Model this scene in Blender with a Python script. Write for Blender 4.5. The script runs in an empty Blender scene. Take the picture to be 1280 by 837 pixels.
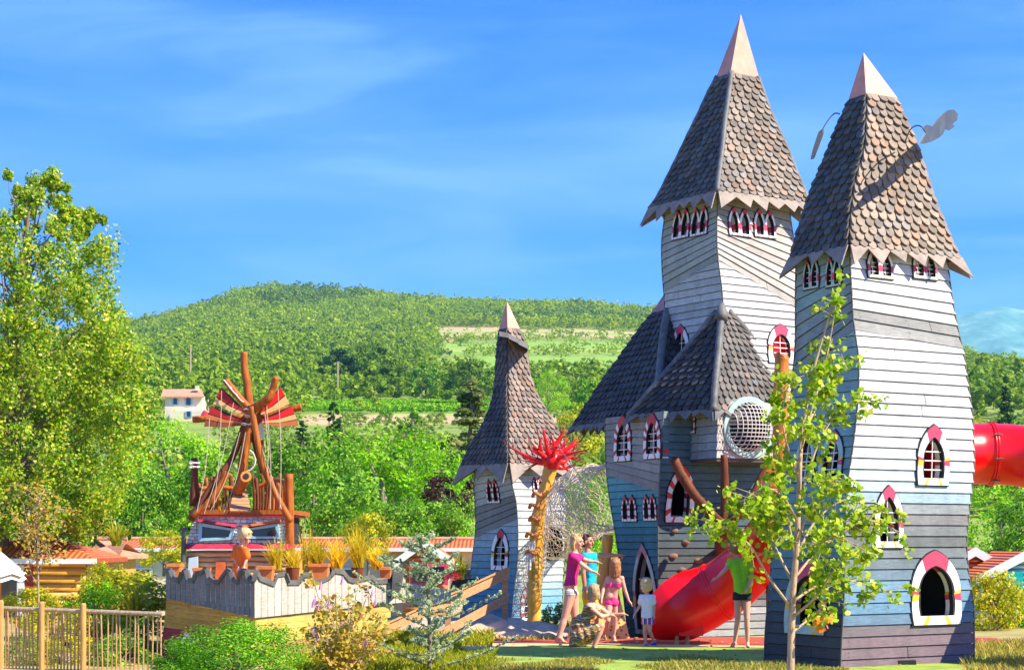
import bpy, bmesh, math, random
import numpy as np
from mathutils import Vector, Matrix, noise
random.seed(7); RNG = np.random.default_rng(7)
sc = bpy.context.scene
COL = sc.collection
F, CX, HY, CH = 2200.0, 640.0, 675.0, 1.57      # pinhole of the photograph and eye height

def P(px, py, D):
    return Vector(((px-CX)/F*D, D, CH-(py-HY)/F*D))

# ------------------------------------------------------------------ materials
def new_mat(name):
    m = bpy.data.materials.new(name); m.use_nodes = True
    nt = m.node_tree; b = nt.nodes['Principled BSDF']
    return m, nt, b
def ramp(nt, stops, fac):
    r = nt.nodes.new('ShaderNodeValToRGB'); e = r.color_ramp.elements
    while len(e) < len(stops): e.new(0.5)
    for i, (p, c) in enumerate(stops):
        e[i].position = p; e[i].color = (c[0], c[1], c[2], 1)
    nt.links.new(fac, r.inputs[0]); return r.outputs[0]
def tex_noise(nt, scale, detail=4, coord='Object', stretch=None, rough=0.6):
    tc = nt.nodes.new('ShaderNodeTexCoord'); src = tc.outputs[coord]
    if stretch:
        mp = nt.nodes.new('ShaderNodeMapping'); mp.inputs['Scale'].default_value = stretch
        nt.links.new(src, mp.inputs[0]); src = mp.outputs[0]
    n = nt.nodes.new('ShaderNodeTexNoise'); n.inputs['Scale'].default_value = scale
    n.inputs['Detail'].default_value = detail; n.inputs['Roughness'].default_value = rough
    nt.links.new(src, n.inputs['Vector']); return n.outputs['Fac']
def bump(nt, b, fac, strength=0.3, dist=0.01):
    bp = nt.nodes.new('ShaderNodeBump'); bp.inputs['Strength'].default_value = strength
    bp.inputs['Distance'].default_value = dist
    nt.links.new(fac, bp.inputs['Height']); nt.links.new(bp.outputs[0], b.inputs['Normal'])
def mult(nt, a, b_, fac=1.0):
    m = nt.nodes.new('ShaderNodeMix'); m.data_type = 'RGBA'; m.blend_type = 'MULTIPLY'
    m.inputs[0].default_value = fac
    for v, i in ((a, 6), (b_, 7)):
        if isinstance(v, tuple): m.inputs[i].default_value = (*v, 1)
        else: nt.links.new(v, m.inputs[i])
    return m.outputs[2]
def plain(name, c, rough=0.6, scale=9, var=0.25, spec=0.4, metal=0.0, bmp=0.15, stretch=None):
    m, nt, b = new_mat(name)
    n = tex_noise(nt, scale, 5, stretch=stretch)
    lo = tuple(x*(1-var) for x in c); hi = tuple(min(1, x*(1+var)) for x in c)
    nt.links.new(ramp(nt, [(0.3, lo), (0.7, hi)], n), b.inputs['Base Color'])
    b.inputs['Roughness'].default_value = rough; b.inputs['Specular IOR Level'].default_value = spec
    b.inputs['Metallic'].default_value = metal
    if bmp: bump(nt, b, n, bmp)
    return m
def attr_mat(name, rough=0.65, grain=(2.5, 2.5, 30), gs=3.0, contrast=0.35, spec=0.3, bmp=0.25, dirt=0.3):
    """colour attribute 'Col' (paint of each board / tile, some with side shade) broken up by wood grain and dirt"""
    m, nt, b = new_mat(name)
    a = nt.nodes.new('ShaderNodeAttribute'); a.attribute_name = 'Col'
    g = tex_noise(nt, gs, 6, stretch=grain)
    c1 = ramp(nt, [(0.25, (1-contrast,)*3), (0.6, (1, 1, 1)), (0.8, (1, 1, 1))], g)
    d = tex_noise(nt, 2.6, 9, stretch=(1, 1, .45), rough=.7)
    c2 = ramp(nt, [(0.3, (1-dirt, 1-dirt, 1-dirt)), (0.6, (1, 1, 1))], d)
    nt.links.new(mult(nt, mult(nt, a.outputs['Color'], c1), c2), b.inputs['Base Color'])
    b.inputs['Roughness'].default_value = rough; b.inputs['Specular IOR Level'].default_value = spec
    bump(nt, b, g, bmp)
    return m
def leaf_mat(name, cols, trans=0.35, rough=0.5, spec=0.25, patch=0.0):
    m, nt, b = new_mat(name)
    gi = nt.nodes.new('ShaderNodeNewGeometry')
    stops = [(i/(len(cols)-1) if len(cols) > 1 else 0, c) for i, c in enumerate(cols)]
    col = ramp(nt, stops, gi.outputs['Random Per Island'])
    oi = nt.nodes.new('ShaderNodeObjectInfo')
    v = ramp(nt, [(0, (0.8, 0.85, 0.8)), (1, (1.15, 1.1, 1.0))], oi.outputs['Random'])
    col = mult(nt, col, v)
    if patch:
        n = tex_noise(nt, patch, 2)
        col = mult(nt, col, ramp(nt, [(0.35, (0.62, 0.72, 0.7)), (0.62, (1.15, 1.1, 1.0))], n))
    nt.links.new(col, b.inputs['Base Color'])
    b.inputs['Roughness'].default_value = rough; b.inputs['Specular IOR Level'].default_value = spec
    t = nt.nodes.new('ShaderNodeBsdfTranslucent'); nt.links.new(col, t.inputs[0])
    mx = nt.nodes.new('ShaderNodeMixShader'); mx.inputs[0].default_value = trans
    nt.links.new(b.outputs[0], mx.inputs[1]); nt.links.new(t.outputs[0], mx.inputs[2])
    nt.links.new(mx.outputs[0], nt.nodes['Material Output'].inputs[0])
    return m

M = {}
M['paint'] = attr_mat('painted_boards', 0.6, contrast=.42, dirt=.32)
M['shingle'] = attr_mat('wood_shingles', 0.6, grain=(1, 1, 1), gs=14, contrast=0.4, dirt=0.35)
M['dark'] = plain('dark_underlay', (0.02, 0.018, 0.016), 0.9)
M['trim'] = plain('weathered_trim', (0.25, 0.195, 0.15), 0.6, 6, 0.3)
M['trimdark'] = plain('dark_trim', (0.13, 0.125, 0.12), 0.6, 6, 0.3)
M['lead'] = plain('lead_ridge', (0.13, 0.13, 0.12), 0.6, 5, 0.4)
M['copper'] = plain('pinkish_copper', (0.60, 0.27, 0.18), 0.45, 6, 0.18, bmp=0.08)
M['wwhite'] = plain('frame_white', (0.80, 0.80, 0.76), 0.4, 12, 0.08, bmp=0.05)
M['wpale'] = plain('frame_pale_green', (0.38, 0.52, 0.47), 0.5, 12, 0.2)
M['wpink'] = plain('frame_pink', (0.62, 0.06, 0.12), 0.4, 12, 0.12, bmp=0.05)
M['wred'] = plain('frame_red', (0.55, 0.03, 0.04), 0.4, 12, 0.12, bmp=0.05)
M['wyel'] = plain('frame_yellow', (0.80, 0.50, 0.04), 0.4, 12, 0.1, bmp=0.05)
M['wblack'] = plain('frame_outline', (0.02, 0.02, 0.02), 0.5)
M['redplastic'] = plain('red_plastic', (0.90, 0.001, 0.002), 0.28, 1.2, 0.06, spec=0.5, bmp=0.03)
M['log_orange'] = plain('varnished_log', (0.60, 0.20, 0.025), 0.35, 4, 0.4, stretch=(4, 4, 0.5), bmp=0.4)
M['log_yellow'] = plain('yellow_carved_log', (0.74, 0.36, 0.045), 0.4, 4, 0.35, stretch=(4, 4, 0.5), bmp=0.4)
M['log_brown'] = plain('brown_log', (0.15, 0.045, 0.018), 0.6, spec=.15, scale=4, var=0.45, stretch=(4, 4, 0.6), bmp=0.4)
M['log_red'] = plain('red_brown_log', (0.36, 0.10, 0.015), 0.55, 5, 0.45, spec=.2, stretch=(4, 4, 0.6), bmp=0.5)
M['rail_wood'] = plain('sawn_rail', (0.52, 0.27, 0.12), 0.6, 6, 0.3, stretch=(0.6, 3, 6), bmp=0.2)
M['rig'] = plain('rigging_rope', (0.50, 0.40, 0.30), 0.8, 30, 0.15)
M['rope'] = plain('white_rope', (0.72, 0.66, 0.58), 0.8, 30, 0.15)
M['net'] = plain('net_rope', (0.62, 0.52, 0.40), 0.8, 20, 0.2, bmp=0)
M['steel'] = plain('grey_metal', (0.085, 0.09, 0.09), 0.45, 5, 0.3, metal=0.2)
M['redroot'] = plain('red_painted_root', (0.92, 0.008, 0.015), 0.4, 8, 0.12, bmp=0.3)
M['darkroot'] = plain('dark_root_tip', (0.22, 0.03, 0.03), 0.5, 8, 0.4)
M['bark'] = plain('bark', (0.20, 0.15, 0.10), 0.85, 6, 0.4, stretch=(4, 4, 0.8), bmp=0.6)
M['palebark'] = plain('pale_bark', (0.42, 0.30, 0.18), 0.75, 14, 0.4, stretch=(3, 3, 1), bmp=0.5)
M['greyrail'] = plain('grey_coping', (0.12, 0.115, 0.10), 0.7, 8, 0.3)
M['tile'] = plain('orange_tile', (0.62, 0.13, 0.03), 0.7, 5, 0.3)
M['oldtile'] = plain('old_tile', (0.50, 0.26, 0.15), 0.8, 3, 0.3)
M['stucco'] = plain('cream_render', (0.75, 0.62, 0.45), 0.8, 2, 0.08)
M['logwall'] = plain('yellow_log_wall', (0.66, 0.32, 0.05), 0.5, 3, 0.25, stretch=(1, 1, 8))
M['white'] = plain('white_paint', (0.78, 0.76, 0.70), 0.5, 6, 0.06)
M['brick'] = plain('red_brick', (0.40, 0.05, 0.03), 0.8, 9, 0.3)
M['bluegrey'] = plain('pale_blue_cladding', (0.45, 0.56, 0.58), 0.6, 4, 0.1)
M['bluepaint'] = plain('light_blue_paint', (0.28, 0.50, 0.56), 0.5, 6, 0.15)
M['glass'] = plain('window_glass', (0.015, 0.02, 0.035), 0.08, 2, 0.3, spec=0.8, bmp=0)
M['crimson'] = plain('crimson_board', (0.45, 0.03, 0.06), 0.5, 8, 0.3)
M['terracotta'] = plain('terracotta', (0.60, 0.20, 0.05), 0.7, 8, 0.2)
M['rock'] = plain('pale_rock', (0.55, 0.42, 0.28), 0.9, 3, 0.35, bmp=0.8)
M['hold'] = plain('brown_hold', (0.22, 0.12, 0.08), 0.8, 8, 0.3, bmp=0.5)
M['canvas'] = plain('parasol_canvas', (0.75, 0.70, 0.58), 0.8, 4, 0.1)
M['stone_tile'] = attr_mat('stone_shingles', 0.8, grain=(1, 1, 1), gs=10, contrast=.2, dirt=.1)

# ------------------------------------------------------------------ object helpers
def link(o, parent=None):
    COL.objects.link(o)
    if parent is not None: o.parent = parent
    return o
def mesh_obj(name, verts, faces, mats, parent=None, fm=None, smooth=False, cols=None):
    """verts are in world space; when a parent is given they are moved into its frame"""
    me = bpy.data.meshes.new(name)
    if parent is not None:
        off = world_loc(parent); verts = [Vector(v)-off for v in verts]
    me.from_pydata([tuple(v) for v in verts], [], faces)
    if not isinstance(mats, (list, tuple)): mats = [mats]
    for m in mats: me.materials.append(m)
    if fm: me.polygons.foreach_set('material_index', fm)
    if smooth: me.polygons.foreach_set('use_smooth', [True]*len(me.polygons))
    if cols:
        at = me.color_attributes.new('Col', 'FLOAT_COLOR', 'CORNER')
        buf = []
        for p, c in zip(me.polygons, cols): buf += [c[0], c[1], c[2], 1.0]*p.loop_total
        at.data.foreach_set('color', buf)
    me.update()
    return link(bpy.data.objects.new(name, me), parent)
def world_loc(o):
    v = Vector((0, 0, 0))
    while o is not None: v += o.location; o = o.parent
    return v
def thing(name, label, cat, loc, group=None):
    o = bpy.data.objects.new(name, None); o.empty_display_size = 0.2; link(o)
    o.location = Vector(loc); return tag(o, label, cat, group)
def tag(o, label, cat, group=None):
    o['label'] = label; o['category'] = cat
    if group: o['group'] = group
    return o
def structure(o): o['kind'] = 'structure'; return o

class MB:
    """mesh builder"""
    def __init__(s): s.v = []; s.f = []; s.m = []; s.c = []
    def add(s, vs, fs, m=0, c=(1, 1, 1)):
        k = len(s.v); s.v += [Vector(v) for v in vs]
        for f in fs: s.f.append([i+k for i in f]); s.m.append(m); s.c.append(c)
    def hexa(s, p, m=0, c=(1, 1, 1)):
        # p: 8 points, 0-3 one side (ccw seen from outside), 4-7 the opposite side
        s.add(p, [(0, 1, 2, 3), (7, 6, 5, 4), (0, 4, 5, 1), (1, 5, 6, 2), (2, 6, 7, 3), (3, 7, 4, 0)], m, c)
    def box(s, c0, size, m=0, rot=None, c=(1, 1, 1)):
        x, y, z = size[0]/2, size[1]/2, size[2]/2
        pts = [Vector(q) for q in ((-x, -y, -z), (x, -y, -z), (x, -y, z), (-x, -y, z), (-x, y, -z), (x, y, -z), (x, y, z), (-x, y, z))]
        if rot is not None: pts = [rot @ q for q in pts]
        s.hexa([Vector(c0)+q for q in pts], m, c)
    def tube(s, pts, rad, n=8, m=0, cap=True, c=(1, 1, 1), noise_=0.0, flat=1.0):
        pts = [Vector(p) for p in pts]
        if not isinstance(rad, (list, tuple)): rad = [rad]*len(pts)
        rings = []; up = None
        for i, p in enumerate(pts):
            d = (pts[min(i+1, len(pts)-1)]-pts[max(i-1, 0)]).normalized()
            if up is None:
                a = Vector((0, 0, 1)) if abs(d.z) < 0.9 else Vector((1, 0, 0))
                up = a.cross(d).normalized()
            up = (up-d*up.dot(d)).normalized(); w = d.cross(up)
            rings.append([p+(up*math.cos(2*math.pi*k/n)*flat+w*math.sin(2*math.pi*k/n))*rad[i]*(1+noise_*random.uniform(-1, 1)) for k in range(n)])
        vs = [v for r in rings for v in r]; fs = []
        for i in range(len(pts)-1):
            for k in range(n): fs.append((i*n+k, i*n+(k+1) % n, (i+1)*n+(k+1) % n, (i+1)*n+k))
        if cap: fs.append(tuple(range(n))[::-1]); fs.append(tuple((len(pts)-1)*n+k for k in range(n)))
        s.add(vs, fs, m, c)
    def prism(s, poly, d, m=0, c=(1, 1, 1)):
        n = len(poly); poly = [Vector(p) for p in poly]; back = [p+Vector(d) for p in poly]
        fs = [tuple(range(n)), tuple(range(2*n-1, n-1, -1))]+[(i, i+n, (i+1) % n+n, (i+1) % n) for i in range(n)]
        s.add(poly+back, fs, m, c)
    def build(s, name, mats, parent=None, smooth=False, col=False, recalc=True):
        o = mesh_obj(name, s.v, s.f, mats, parent, s.m, smooth, s.c if col else None)
        if recalc:
            bm = bmesh.new(); bm.from_mesh(o.data); bmesh.ops.recalc_face_normals(bm, faces=bm.faces)
            bm.to_mesh(o.data); bm.free()
        return o
def wavy(a, b, n=6, amp=0.03):
    a = Vector(a); b = Vector(b); out = []
    for i in range(n+1):
        t = i/n; e = amp*math.sin(math.pi*t)
        out.append(a.lerp(b, t)+Vector([random.uniform(-e, e) for _ in range(3)]))
    return out
def smooth_path(pts, n=6):
    pts = [Vector(p) for p in pts]; out = []
    for i in range(len(pts)-1):
        p0 = pts[max(i-1, 0)]; p1 = pts[i]; p2 = pts[i+1]; p3 = pts[min(i+2, len(pts)-1)]
        for k in range(n):
            t = k/n
            out.append(0.5*((2*p1)+(p2-p0)*t+(2*p0-5*p1+4*p2-p3)*t*t+(3*p1-p0-3*p2+p3)*t**3))
    out.append(pts[-1]); return out

# ------------------------------------------------------------------ four-sided tower bodies
def lerp(a, b, t): return a+(b-a)*t
def interp(tab, x):
    if x <= tab[0][0]: return tab[0][1]
    for (x0, y0), (x1, y1) in zip(tab, tab[1:]):
        if x <= x1:
            t = (x-x0)/(x1-x0)
            return lerp(y0, y1, t) if not isinstance(y0, tuple) else tuple(lerp(p, q, t) for p, q in zip(y0, y1))
    return tab[-1][1]
class Quad:
    """levels (photo row, left edge, near edge, right edge), bottom first; a square plan turned by theta round a fixed axis depth"""
    def __init__(s, levels, Dc, theta):
        s.th = math.radians(theta); s.c, s.s = math.cos(s.th), math.sin(s.th)
        s.u = Vector((s.c, s.s, 0)); s.v = Vector((-s.s, s.c, 0)); s.Dc = Dc; s.lv = []
        for y, xl, xm, xr in levels:
            kl, km, kr = [(q-CX)/F for q in (xl, xm, xr)]
            A = (kr-km)/(s.c-kr*s.s); B = (km-kl)/(s.s+kl*s.c)
            dm = Dc/(1+(A*s.s+B*s.c)/2)
            s.lv.append((CH-(y-HY)/F*dm, (km*dm, dm, A*dm, B*dm)))
        s.lv.sort()
        s.z0, s.z1 = s.lv[0][0], s.lv[-1][0]
    def at(s, z):
        L = s.lv
        z = max(L[0][0], min(L[-1][0], z))
        for i in range(len(L)-1):
            if z <= L[i+1][0]+1e-9: break
        z0, a = L[i]; z1, b = L[i+1]; t = (z-z0)/max(1e-9, z1-z0)
        p = L[max(i-1, 0)]; q = L[min(i+2, len(L)-1)]
        out = []
        for k in range(4):   # Hermite with finite-difference slopes
            m0 = (b[k]-p[1][k])/max(1e-6, z1-p[0]); m1 = (q[1][k]-a[k])/max(1e-6, q[0]-z0); h = z1-z0
            t2, t3 = t*t, t*t*t
            out.append((2*t3-3*t2+1)*a[k]+(t3-2*t2+t)*h*m0+(-2*t3+3*t2)*b[k]+(t3-t2)*h*m1)
        return out
    def corner(s, k, z):
        x, y, a, b = s.at(z); m = Vector((x, y, z))
        return (m, m+s.u*a, m+s.u*a+s.v*b, m+s.v*b)[k % 4]
    # faces: 0 = right/front (near->right), 1 = back right, 2 = back left, 3 = left (left->near)
    def edge(s, face, t01, z): return s.corner(face+t01, z)
    def normal(s, face):
        return (-s.v, s.u, s.v, -s.u)[face]
    def point(s, face, t, z): return s.corner(face, z).lerp(s.corner(face+1, z), t)
    def locate(s, face, px, py):
        """(t, z) where the sight line through px,py meets the face"""
        z = CH-(py-HY)/F*s.Dc; k = (px-CX)/F
        for _ in range(8):
            e1, e2 = s.corner(face, z), s.corner(face+1, z)
            t = (k*e1.y-e1.x)/((e2.x-e1.x)-k*(e2.y-e1.y)); d = e1.y+t*(e2.y-e1.y)
            z = CH-(py-HY)/F*d
        return t, z, d
class Opening:
    def __init__(s, q, face, px, y0, y1, wpx):
        """y0 top row, y1 bottom row, wpx outer width in photo pixels as seen"""
        s.face = face
        t, z, d = q.locate(face, px, (y0+y1)/2); s.d = d
        _, zt, _ = q.locate(face, px, y0); _, zb, _ = q.locate(face, px, y1)
        tl, _, _ = q.locate(face, px-wpx/2, (y0+y1)/2); tr, _, _ = q.locate(face, px+wpx/2, (y0+y1)/2)
        e1, e2 = q.corner(face, z), q.corner(face+1, z)
        s.W = abs(tr-tl)*(e2-e1).length; s.H = zt-zb
        s.h = (e2-e1).normalized(); mid = q.point(face, t, z)
        up = q.point(face, t, zt)-q.point(face, t, zb); up -= s.h*up.dot(s.h); s.up = up.normalized()
        s.n = s.h.cross(s.up).normalized()
        if s.n.dot(q.normal(face)) < 0: s.n = -s.n
        s.H = s.H/max(0.3, s.up.z)
        s.o = mid-s.up*s.H/2
        s.frames = []
    def pt(s, x, y, out=0.0): return s.o+s.h*x+s.up*y+s.n*out
def arch_half(w, H, sp, y):
    """half width of a pointed arch of half width w, height H, springing at sp*H, at height y"""
    ys = sp*H; ah = H-ys
    if y <= ys: return w*(0.93+0.07*math.sin(math.pi*min(1, max(0, y/ys))*0.9)) if ys > 0 else w
    if y >= H: return 0
    R = (ah*ah+w*w)/(2*w); h = y-ys
    return max(0, math.sqrt(max(0, R*R-h*h))-(R-w))
def arch_pts(w, H, sp, x0=0, y0=0, n=13):
    L = [(-arch_half(w, H, sp, 0), 0)]
    ys = [sp*H*i/4 for i in range(1, 5)]+[sp*H+(1-sp)*H*(1-(1-i/n)**1.3) for i in range(1, n+1)]
    L += [(-arch_half(w, H, sp, y), y) for y in ys]
    R = [(-x, y) for x, y in L[:-1]][::-1]
    return [(x+x0, y+y0) for x, y in L+R]

def make_window(parent, q, op, style='lancet', grille=True, back=None, fw=None, body='wwhite', name='window', accents=('wpink', 'wyel')):
    """segmented gothic frame proud of the wall; sub-parts outline and grille"""
    W, H = op.W, op.H
    mats = [M[body], M['wpink'], M['wred'], M['wyel'], M[accents[0]]]
    b = MB(); o2 = MB(); gs = []; op.holes = []
    units = [(0, W/2)] if style == 'lancet' else [(-W/4, W/4*1.02), (W/4, W/4*1.02)]
    for x0, w in units:
        f = fw or (0.16*W if style == 'lancet' else 0.08*W)
        outer = arch_pts(w, H, 0.42, x0); ih = H-f*1.0-f*1.7; iw = w-f
        inner = arch_pts(iw, ih, 0.42, x0, f*1.0)
        op.holes.append((x0, iw, f*1.0, ih))
        n = len(outer); T0, T1 = 0.04, -0.13
        for i in range(n-1):
            (a, c), (e, d_) = outer[i], outer[i+1]; (a2, c2), (e2, d2) = inner[i], inner[i+1]
            fr = (c+d_)/2/H
            mi = 0
            if fr > 0.86: mi = 4
            elif accents[0] != 'wred' and style == 'lancet' and 0.30 < fr < 0.47: mi = 3 if (i % 2) else 4
            elif accents[0] == 'wred' and i % 4 < 2 and fr > .15: mi = 4
            elif accents[0] == 'wred': mi = 0
            elif style != 'lancet' and (0.2 < fr < 0.45): mi = 4
            j = 0.001*i
            b.hexa([op.pt(a, c, T0), op.pt(a2, c2, T0), op.pt(e2, d2, T0), op.pt(e, d_, T0),
                    op.pt(a, c, T1), op.pt(a2, c2, T1), op.pt(e2, d2, T1), op.pt(e, d_, T1)], mi)
        # sill
        wo, wi = outer[0][0]-x0, inner[0][0]-x0
        segs = [(-abs(wo), -abs(wo)*.62, 0), (-abs(wo)*.62, -abs(wo)*.42, 3), (-abs(wo)*.42, abs(wo)*.42, 0), (abs(wo)*.42, abs(wo)*.62, 3), (abs(wo)*.62, abs(wo), 0)]
        if accents[1] != 'wyel': segs = [(p, r, 4 if k == 3 else k) for p, r, k in segs]
        for p, r, k in segs:
            b.hexa([op.pt(x0+p, 0, T0), op.pt(x0+r, 0, T0), op.pt(x0+r*(abs(wi)/abs(wo)), f, T0), op.pt(x0+p*(abs(wi)/abs(wo)), f, T0),
                    op.pt(x0+p, 0, T1), op.pt(x0+r, 0, T1), op.pt(x0+r*(abs(wi)/abs(wo)), f, T1), op.pt(x0+p*(abs(wi)/abs(wo)), f, T1)], k)
        # dark outline: slightly larger arch, thinner
        e_ = 0.014
        big = arch_pts(w+e_, H+e_*2.2, 0.42, x0, -e_)
        for i in range(n-1):
            b0, b1 = big[i], big[i+1]; s0, s1 = outer[i], outer[i+1]
            o2.hexa([op.pt(*b0, .030), op.pt(*s0, .030), op.pt(*s1, .030), op.pt(*b1, .030), op.pt(*b0, -.01), op.pt(*s0, -.01), op.pt(*s1, -.01), op.pt(*b1, -.01)])
            # inner rim
            i0, i1 = inner[i], inner[i+1]
            sh = lambda p: (x0+(p[0]-x0)*0.90, p[1]*0.985)
            o2.hexa([op.pt(*i0, .038), op.pt(*sh(i0), .038), op.pt(*sh(i1), .038), op.pt(*i1, .038), op.pt(*i0, -.03), op.pt(*sh(i0), -.03), op.pt(*sh(i1), -.03), op.pt(*i1, -.03)])
        o2.hexa([op.pt(x0-w, -e_, .03), op.pt(x0+w, -e_, .03), op.pt(x0+w, 0, .03), op.pt(x0-w, 0, .03), op.pt(x0-w, -e_, -.01), op.pt(x0+w, -e_, -.01), op.pt(x0+w, 0, -.01), op.pt(x0-w, 0, -.01)])
        if grille:
            g = MB(); gs.append(g)
            r = 0.008 if style == 'lancet' else 0.005
            g.tube([op.pt(x0, f, 0.0), op.pt(x0, f+ih, 0.0)], r, 6)
            for k in (0.2, 0.42, 0.64):
                hw = arch_half(iw, ih, 0.42, k*ih)
                g.tube([op.pt(x0-hw, f+k*ih, .0), op.pt(x0+hw, f+k*ih, .0)], r, 6)
    wd = b.build(name, mats, parent)
    o2.build('outline', M['wblack'], wd)
    for g in gs: g.build('grille', M['wwhite'], wd)
    return wd
def hole_at(op, p):
    """is point p (on the wall) inside the opening? returns list of (lo,hi) spans along h at this height"""
    y = (p-op.o).dot(op.up); out = []
    for x0, iw, y0, ih in op.holes:
        if y0-0.01 < y < y0+ih: out.append((x0-arch_half(iw, ih, 0.42, y-y0)-0.012, x0+arch_half(iw, ih, 0.42, y-y0)+0.012))
    return out
def board_wall(q, faces, pitch, color, ops=(), dividers=None, lap=0.022, wav=0.0, zr=None):
    """clapboards round a Quad. dividers: {face:[(z at edge 0, z at edge 1), ...]} slanted section lines (bottom to top)"""
    b = MB(); z0, z1 = zr or (q.z0, q.z1)
    for f in faces:
        n = q.normal(f); fo = [o for o in ops if o.face == f]
        lines = [(z0, z0)]+list((dividers or {}).get(f, []))+[(z1, z1)]
        for si, (lo, hi) in enumerate(zip(lines, lines[1:])):
            clip = (si == 0 and len(lines) > 2)
            nb = max(1, round(((hi[0]-lo[0])+(hi[1]-lo[1]))/2/pitch))
            if clip: nb = max(1, math.ceil((max(hi)-lo[0])/pitch))
            for i in range(nb):
                ta, tb = i/nb, (i+1)/nb
                A = [lerp(lo[0], hi[0], ta), lerp(lo[1], hi[1], ta)]; B = [lerp(lo[0], hi[0], tb), lerp(lo[1], hi[1], tb)]
                if clip:
                    sl_ = 0.018*random.uniform(-1, 1)
                    A = [lo[0]+pitch*i]*2; B = [lo[0]+pitch*(i+1)]*2
                elif si > 0 and i == 0: A = [A[0]-.012, A[1]-.012]
                col = color(f, (A[0]+A[1]+B[0]+B[1])/4, si)
                kk = random.uniform(0.82, 1.1); col = tuple(min(1, c*kk) for c in col)
                strips = [(0, 1)]
                zmin, zmax = min(A), max(B)
                cross = clip and zmax > min(hi)
                if cross: strips = [(k/8, (k+1)/8) for k in range(8)]
                for o in fo:
                    if zmax > o.o.z-0.03 and zmin < (o.o+o.up*o.H).z+0.03:
                        ns = max(4, int(pitch/0.02)); strips = [(k/ns, (k+1)/ns) for k in range(ns)]; break
                for s0, s1 in strips:
                    last = (s1 >= 0.999)
                    g1 = s1-(0.065*0.12/pitch if last else 0)
                    za, zb = [lerp(A[k], B[k], s0) for k in (0, 1)], [lerp(A[k], B[k], g1) for k in (0, 1)]
                    zbf = [lerp(A[k], B[k], s1) for k in (0, 1)]
                    spans = [(0.0, 1.0)]
                    zm = [(za[k]+zbf[k])/2 for k in (0, 1)]
                    e1, e2 = q.corner(f, zm[0]), q.corner(f+1, zm[1]); L = (e2-e1).length
                    for o in fo:
                        mid = e1.lerp(e2, 0.5); dirn = (e2-e1).normalized()
                        tc = ((o.o+o.up*o.H/2)-e1).dot(o.h)/max(1e-6, dirn.dot(o.h))/L
                        pc = e1.lerp(e2, tc)
                        for lo_, hi_ in hole_at(o, pc):
                            c0 = (o.o-e1).dot(o.h)+((pc-o.o).dot(o.up))*o.up.dot(o.h)
                            a_, b_ = (c0+lo_)/dirn.dot(o.h)/L, (c0+hi_)/dirn.dot(o.h)/L
                            ns_ = []
                            for p_, r_ in spans:
                                if b_ <= p_ or a_ >= r_: ns_.append((p_, r_)); continue
                                if a_ > p_: ns_.append((p_, a_))
                                if b_ < r_: ns_.append((b_, r_))
                            spans = ns_
                    if cross:
                        zc = (za[0]+zbf[0])/2; tc_ = (zc-hi[0])/(hi[1]-hi[0])
                        if hi[1] > hi[0]: spans = [(max(p_, tc_), r_) for p_, r_ in spans if r_ > tc_]
                        else: spans = [(p_, min(r_, tc_)) for p_, r_ in spans if p_ < tc_]
                        spans = [(max(0, p_), min(1, r_)) for p_, r_ in spans if min(1, r_)-max(0, p_) > .002]
                    ob = lap*(1-s0)+0.004*s0; ot = lap*(1-s1)+0.004*s1
                    if strips == [(0, 1)] and spans == [(0.0, 1.0)] and random.random() < .38:
                        tj = random.uniform(.25, .75); spans = [(0.0, tj-.0025), (tj+.0025, 1.0)]
                    col0 = col
                    for p_, r_ in spans:
                        if p_ > 0 and strips == [(0, 1)]: kj = random.uniform(.86, 1.12); col = tuple(min(1, v*kj) for v in col0)
                        def pp(t, zz, o_):
                            e1_, e2_ = q.corner(f, zz[0]), q.corner(f+1, zz[1])
                            tt = t
                            base = e1_.lerp(e2_, tt)+n*o_
                            d_ = (e2_-e1_).normalized()
                            if t <= 0: base -= d_*(o_*0.9)
                            if t >= 1: base += d_*(o_*0.9)
                            return base
                        # board
                        b.hexa([pp(p_, za, ob), pp(r_, za, ob), pp(r_, zb, ot), pp(p_, zb, ot),
                                pp(p_, za, ob-.016), pp(r_, za, ob-.016), pp(r_, zb, ot-.012), pp(p_, zb, ot-.012)], 0, col)
                        if strips == [(0, 1)] and f in (0, 3):
                            for tn in (.05, .5, .95):
                                for fz in (.22, .62):
                                    zz = [lerp(za[k], zb[k], fz) for k in (0, 1)]; pn = pp(tn+random.uniform(-.01, .01), zz, lerp(ob, ot, fz)+.001)
                                    ex = (e2-e1).normalized()*.005; ey = Vector((0, 0, .005))
                                    b.add([pn-ex-ey, pn+ex-ey, pn+ex+ey, pn-ex+ey], [(0, 1, 2, 3)], 0, tuple(v*.35 for v in col))
                        # backing
                        b.hexa([pp(p_, za, -.014), pp(r_, za, -.014), pp(r_, zbf, -.014), pp(p_, zbf, -.014),
                                pp(p_, za, -.03), pp(r_, za, -.03), pp(r_, zbf, -.03), pp(p_, zbf, -.03)], 1, (0.02, 0.02, 0.02))
    return b
def corner_strips(q, corners, z0, z1, r=0.018, step=0.2):
    b = MB()
    for k in corners:
        n = int((z1-z0)/step)+1; cen = lambda z: (q.corner(0, z)+q.corner(2, z))/2
        pts = []
        for i in range(n+1):
            z = lerp(z0, z1, i/n); c = q.corner(k, z); d = (c-cen(z)).normalized(); pts.append(c+d*0.016)
        b.tube(pts, r, 6)
    return b

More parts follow.
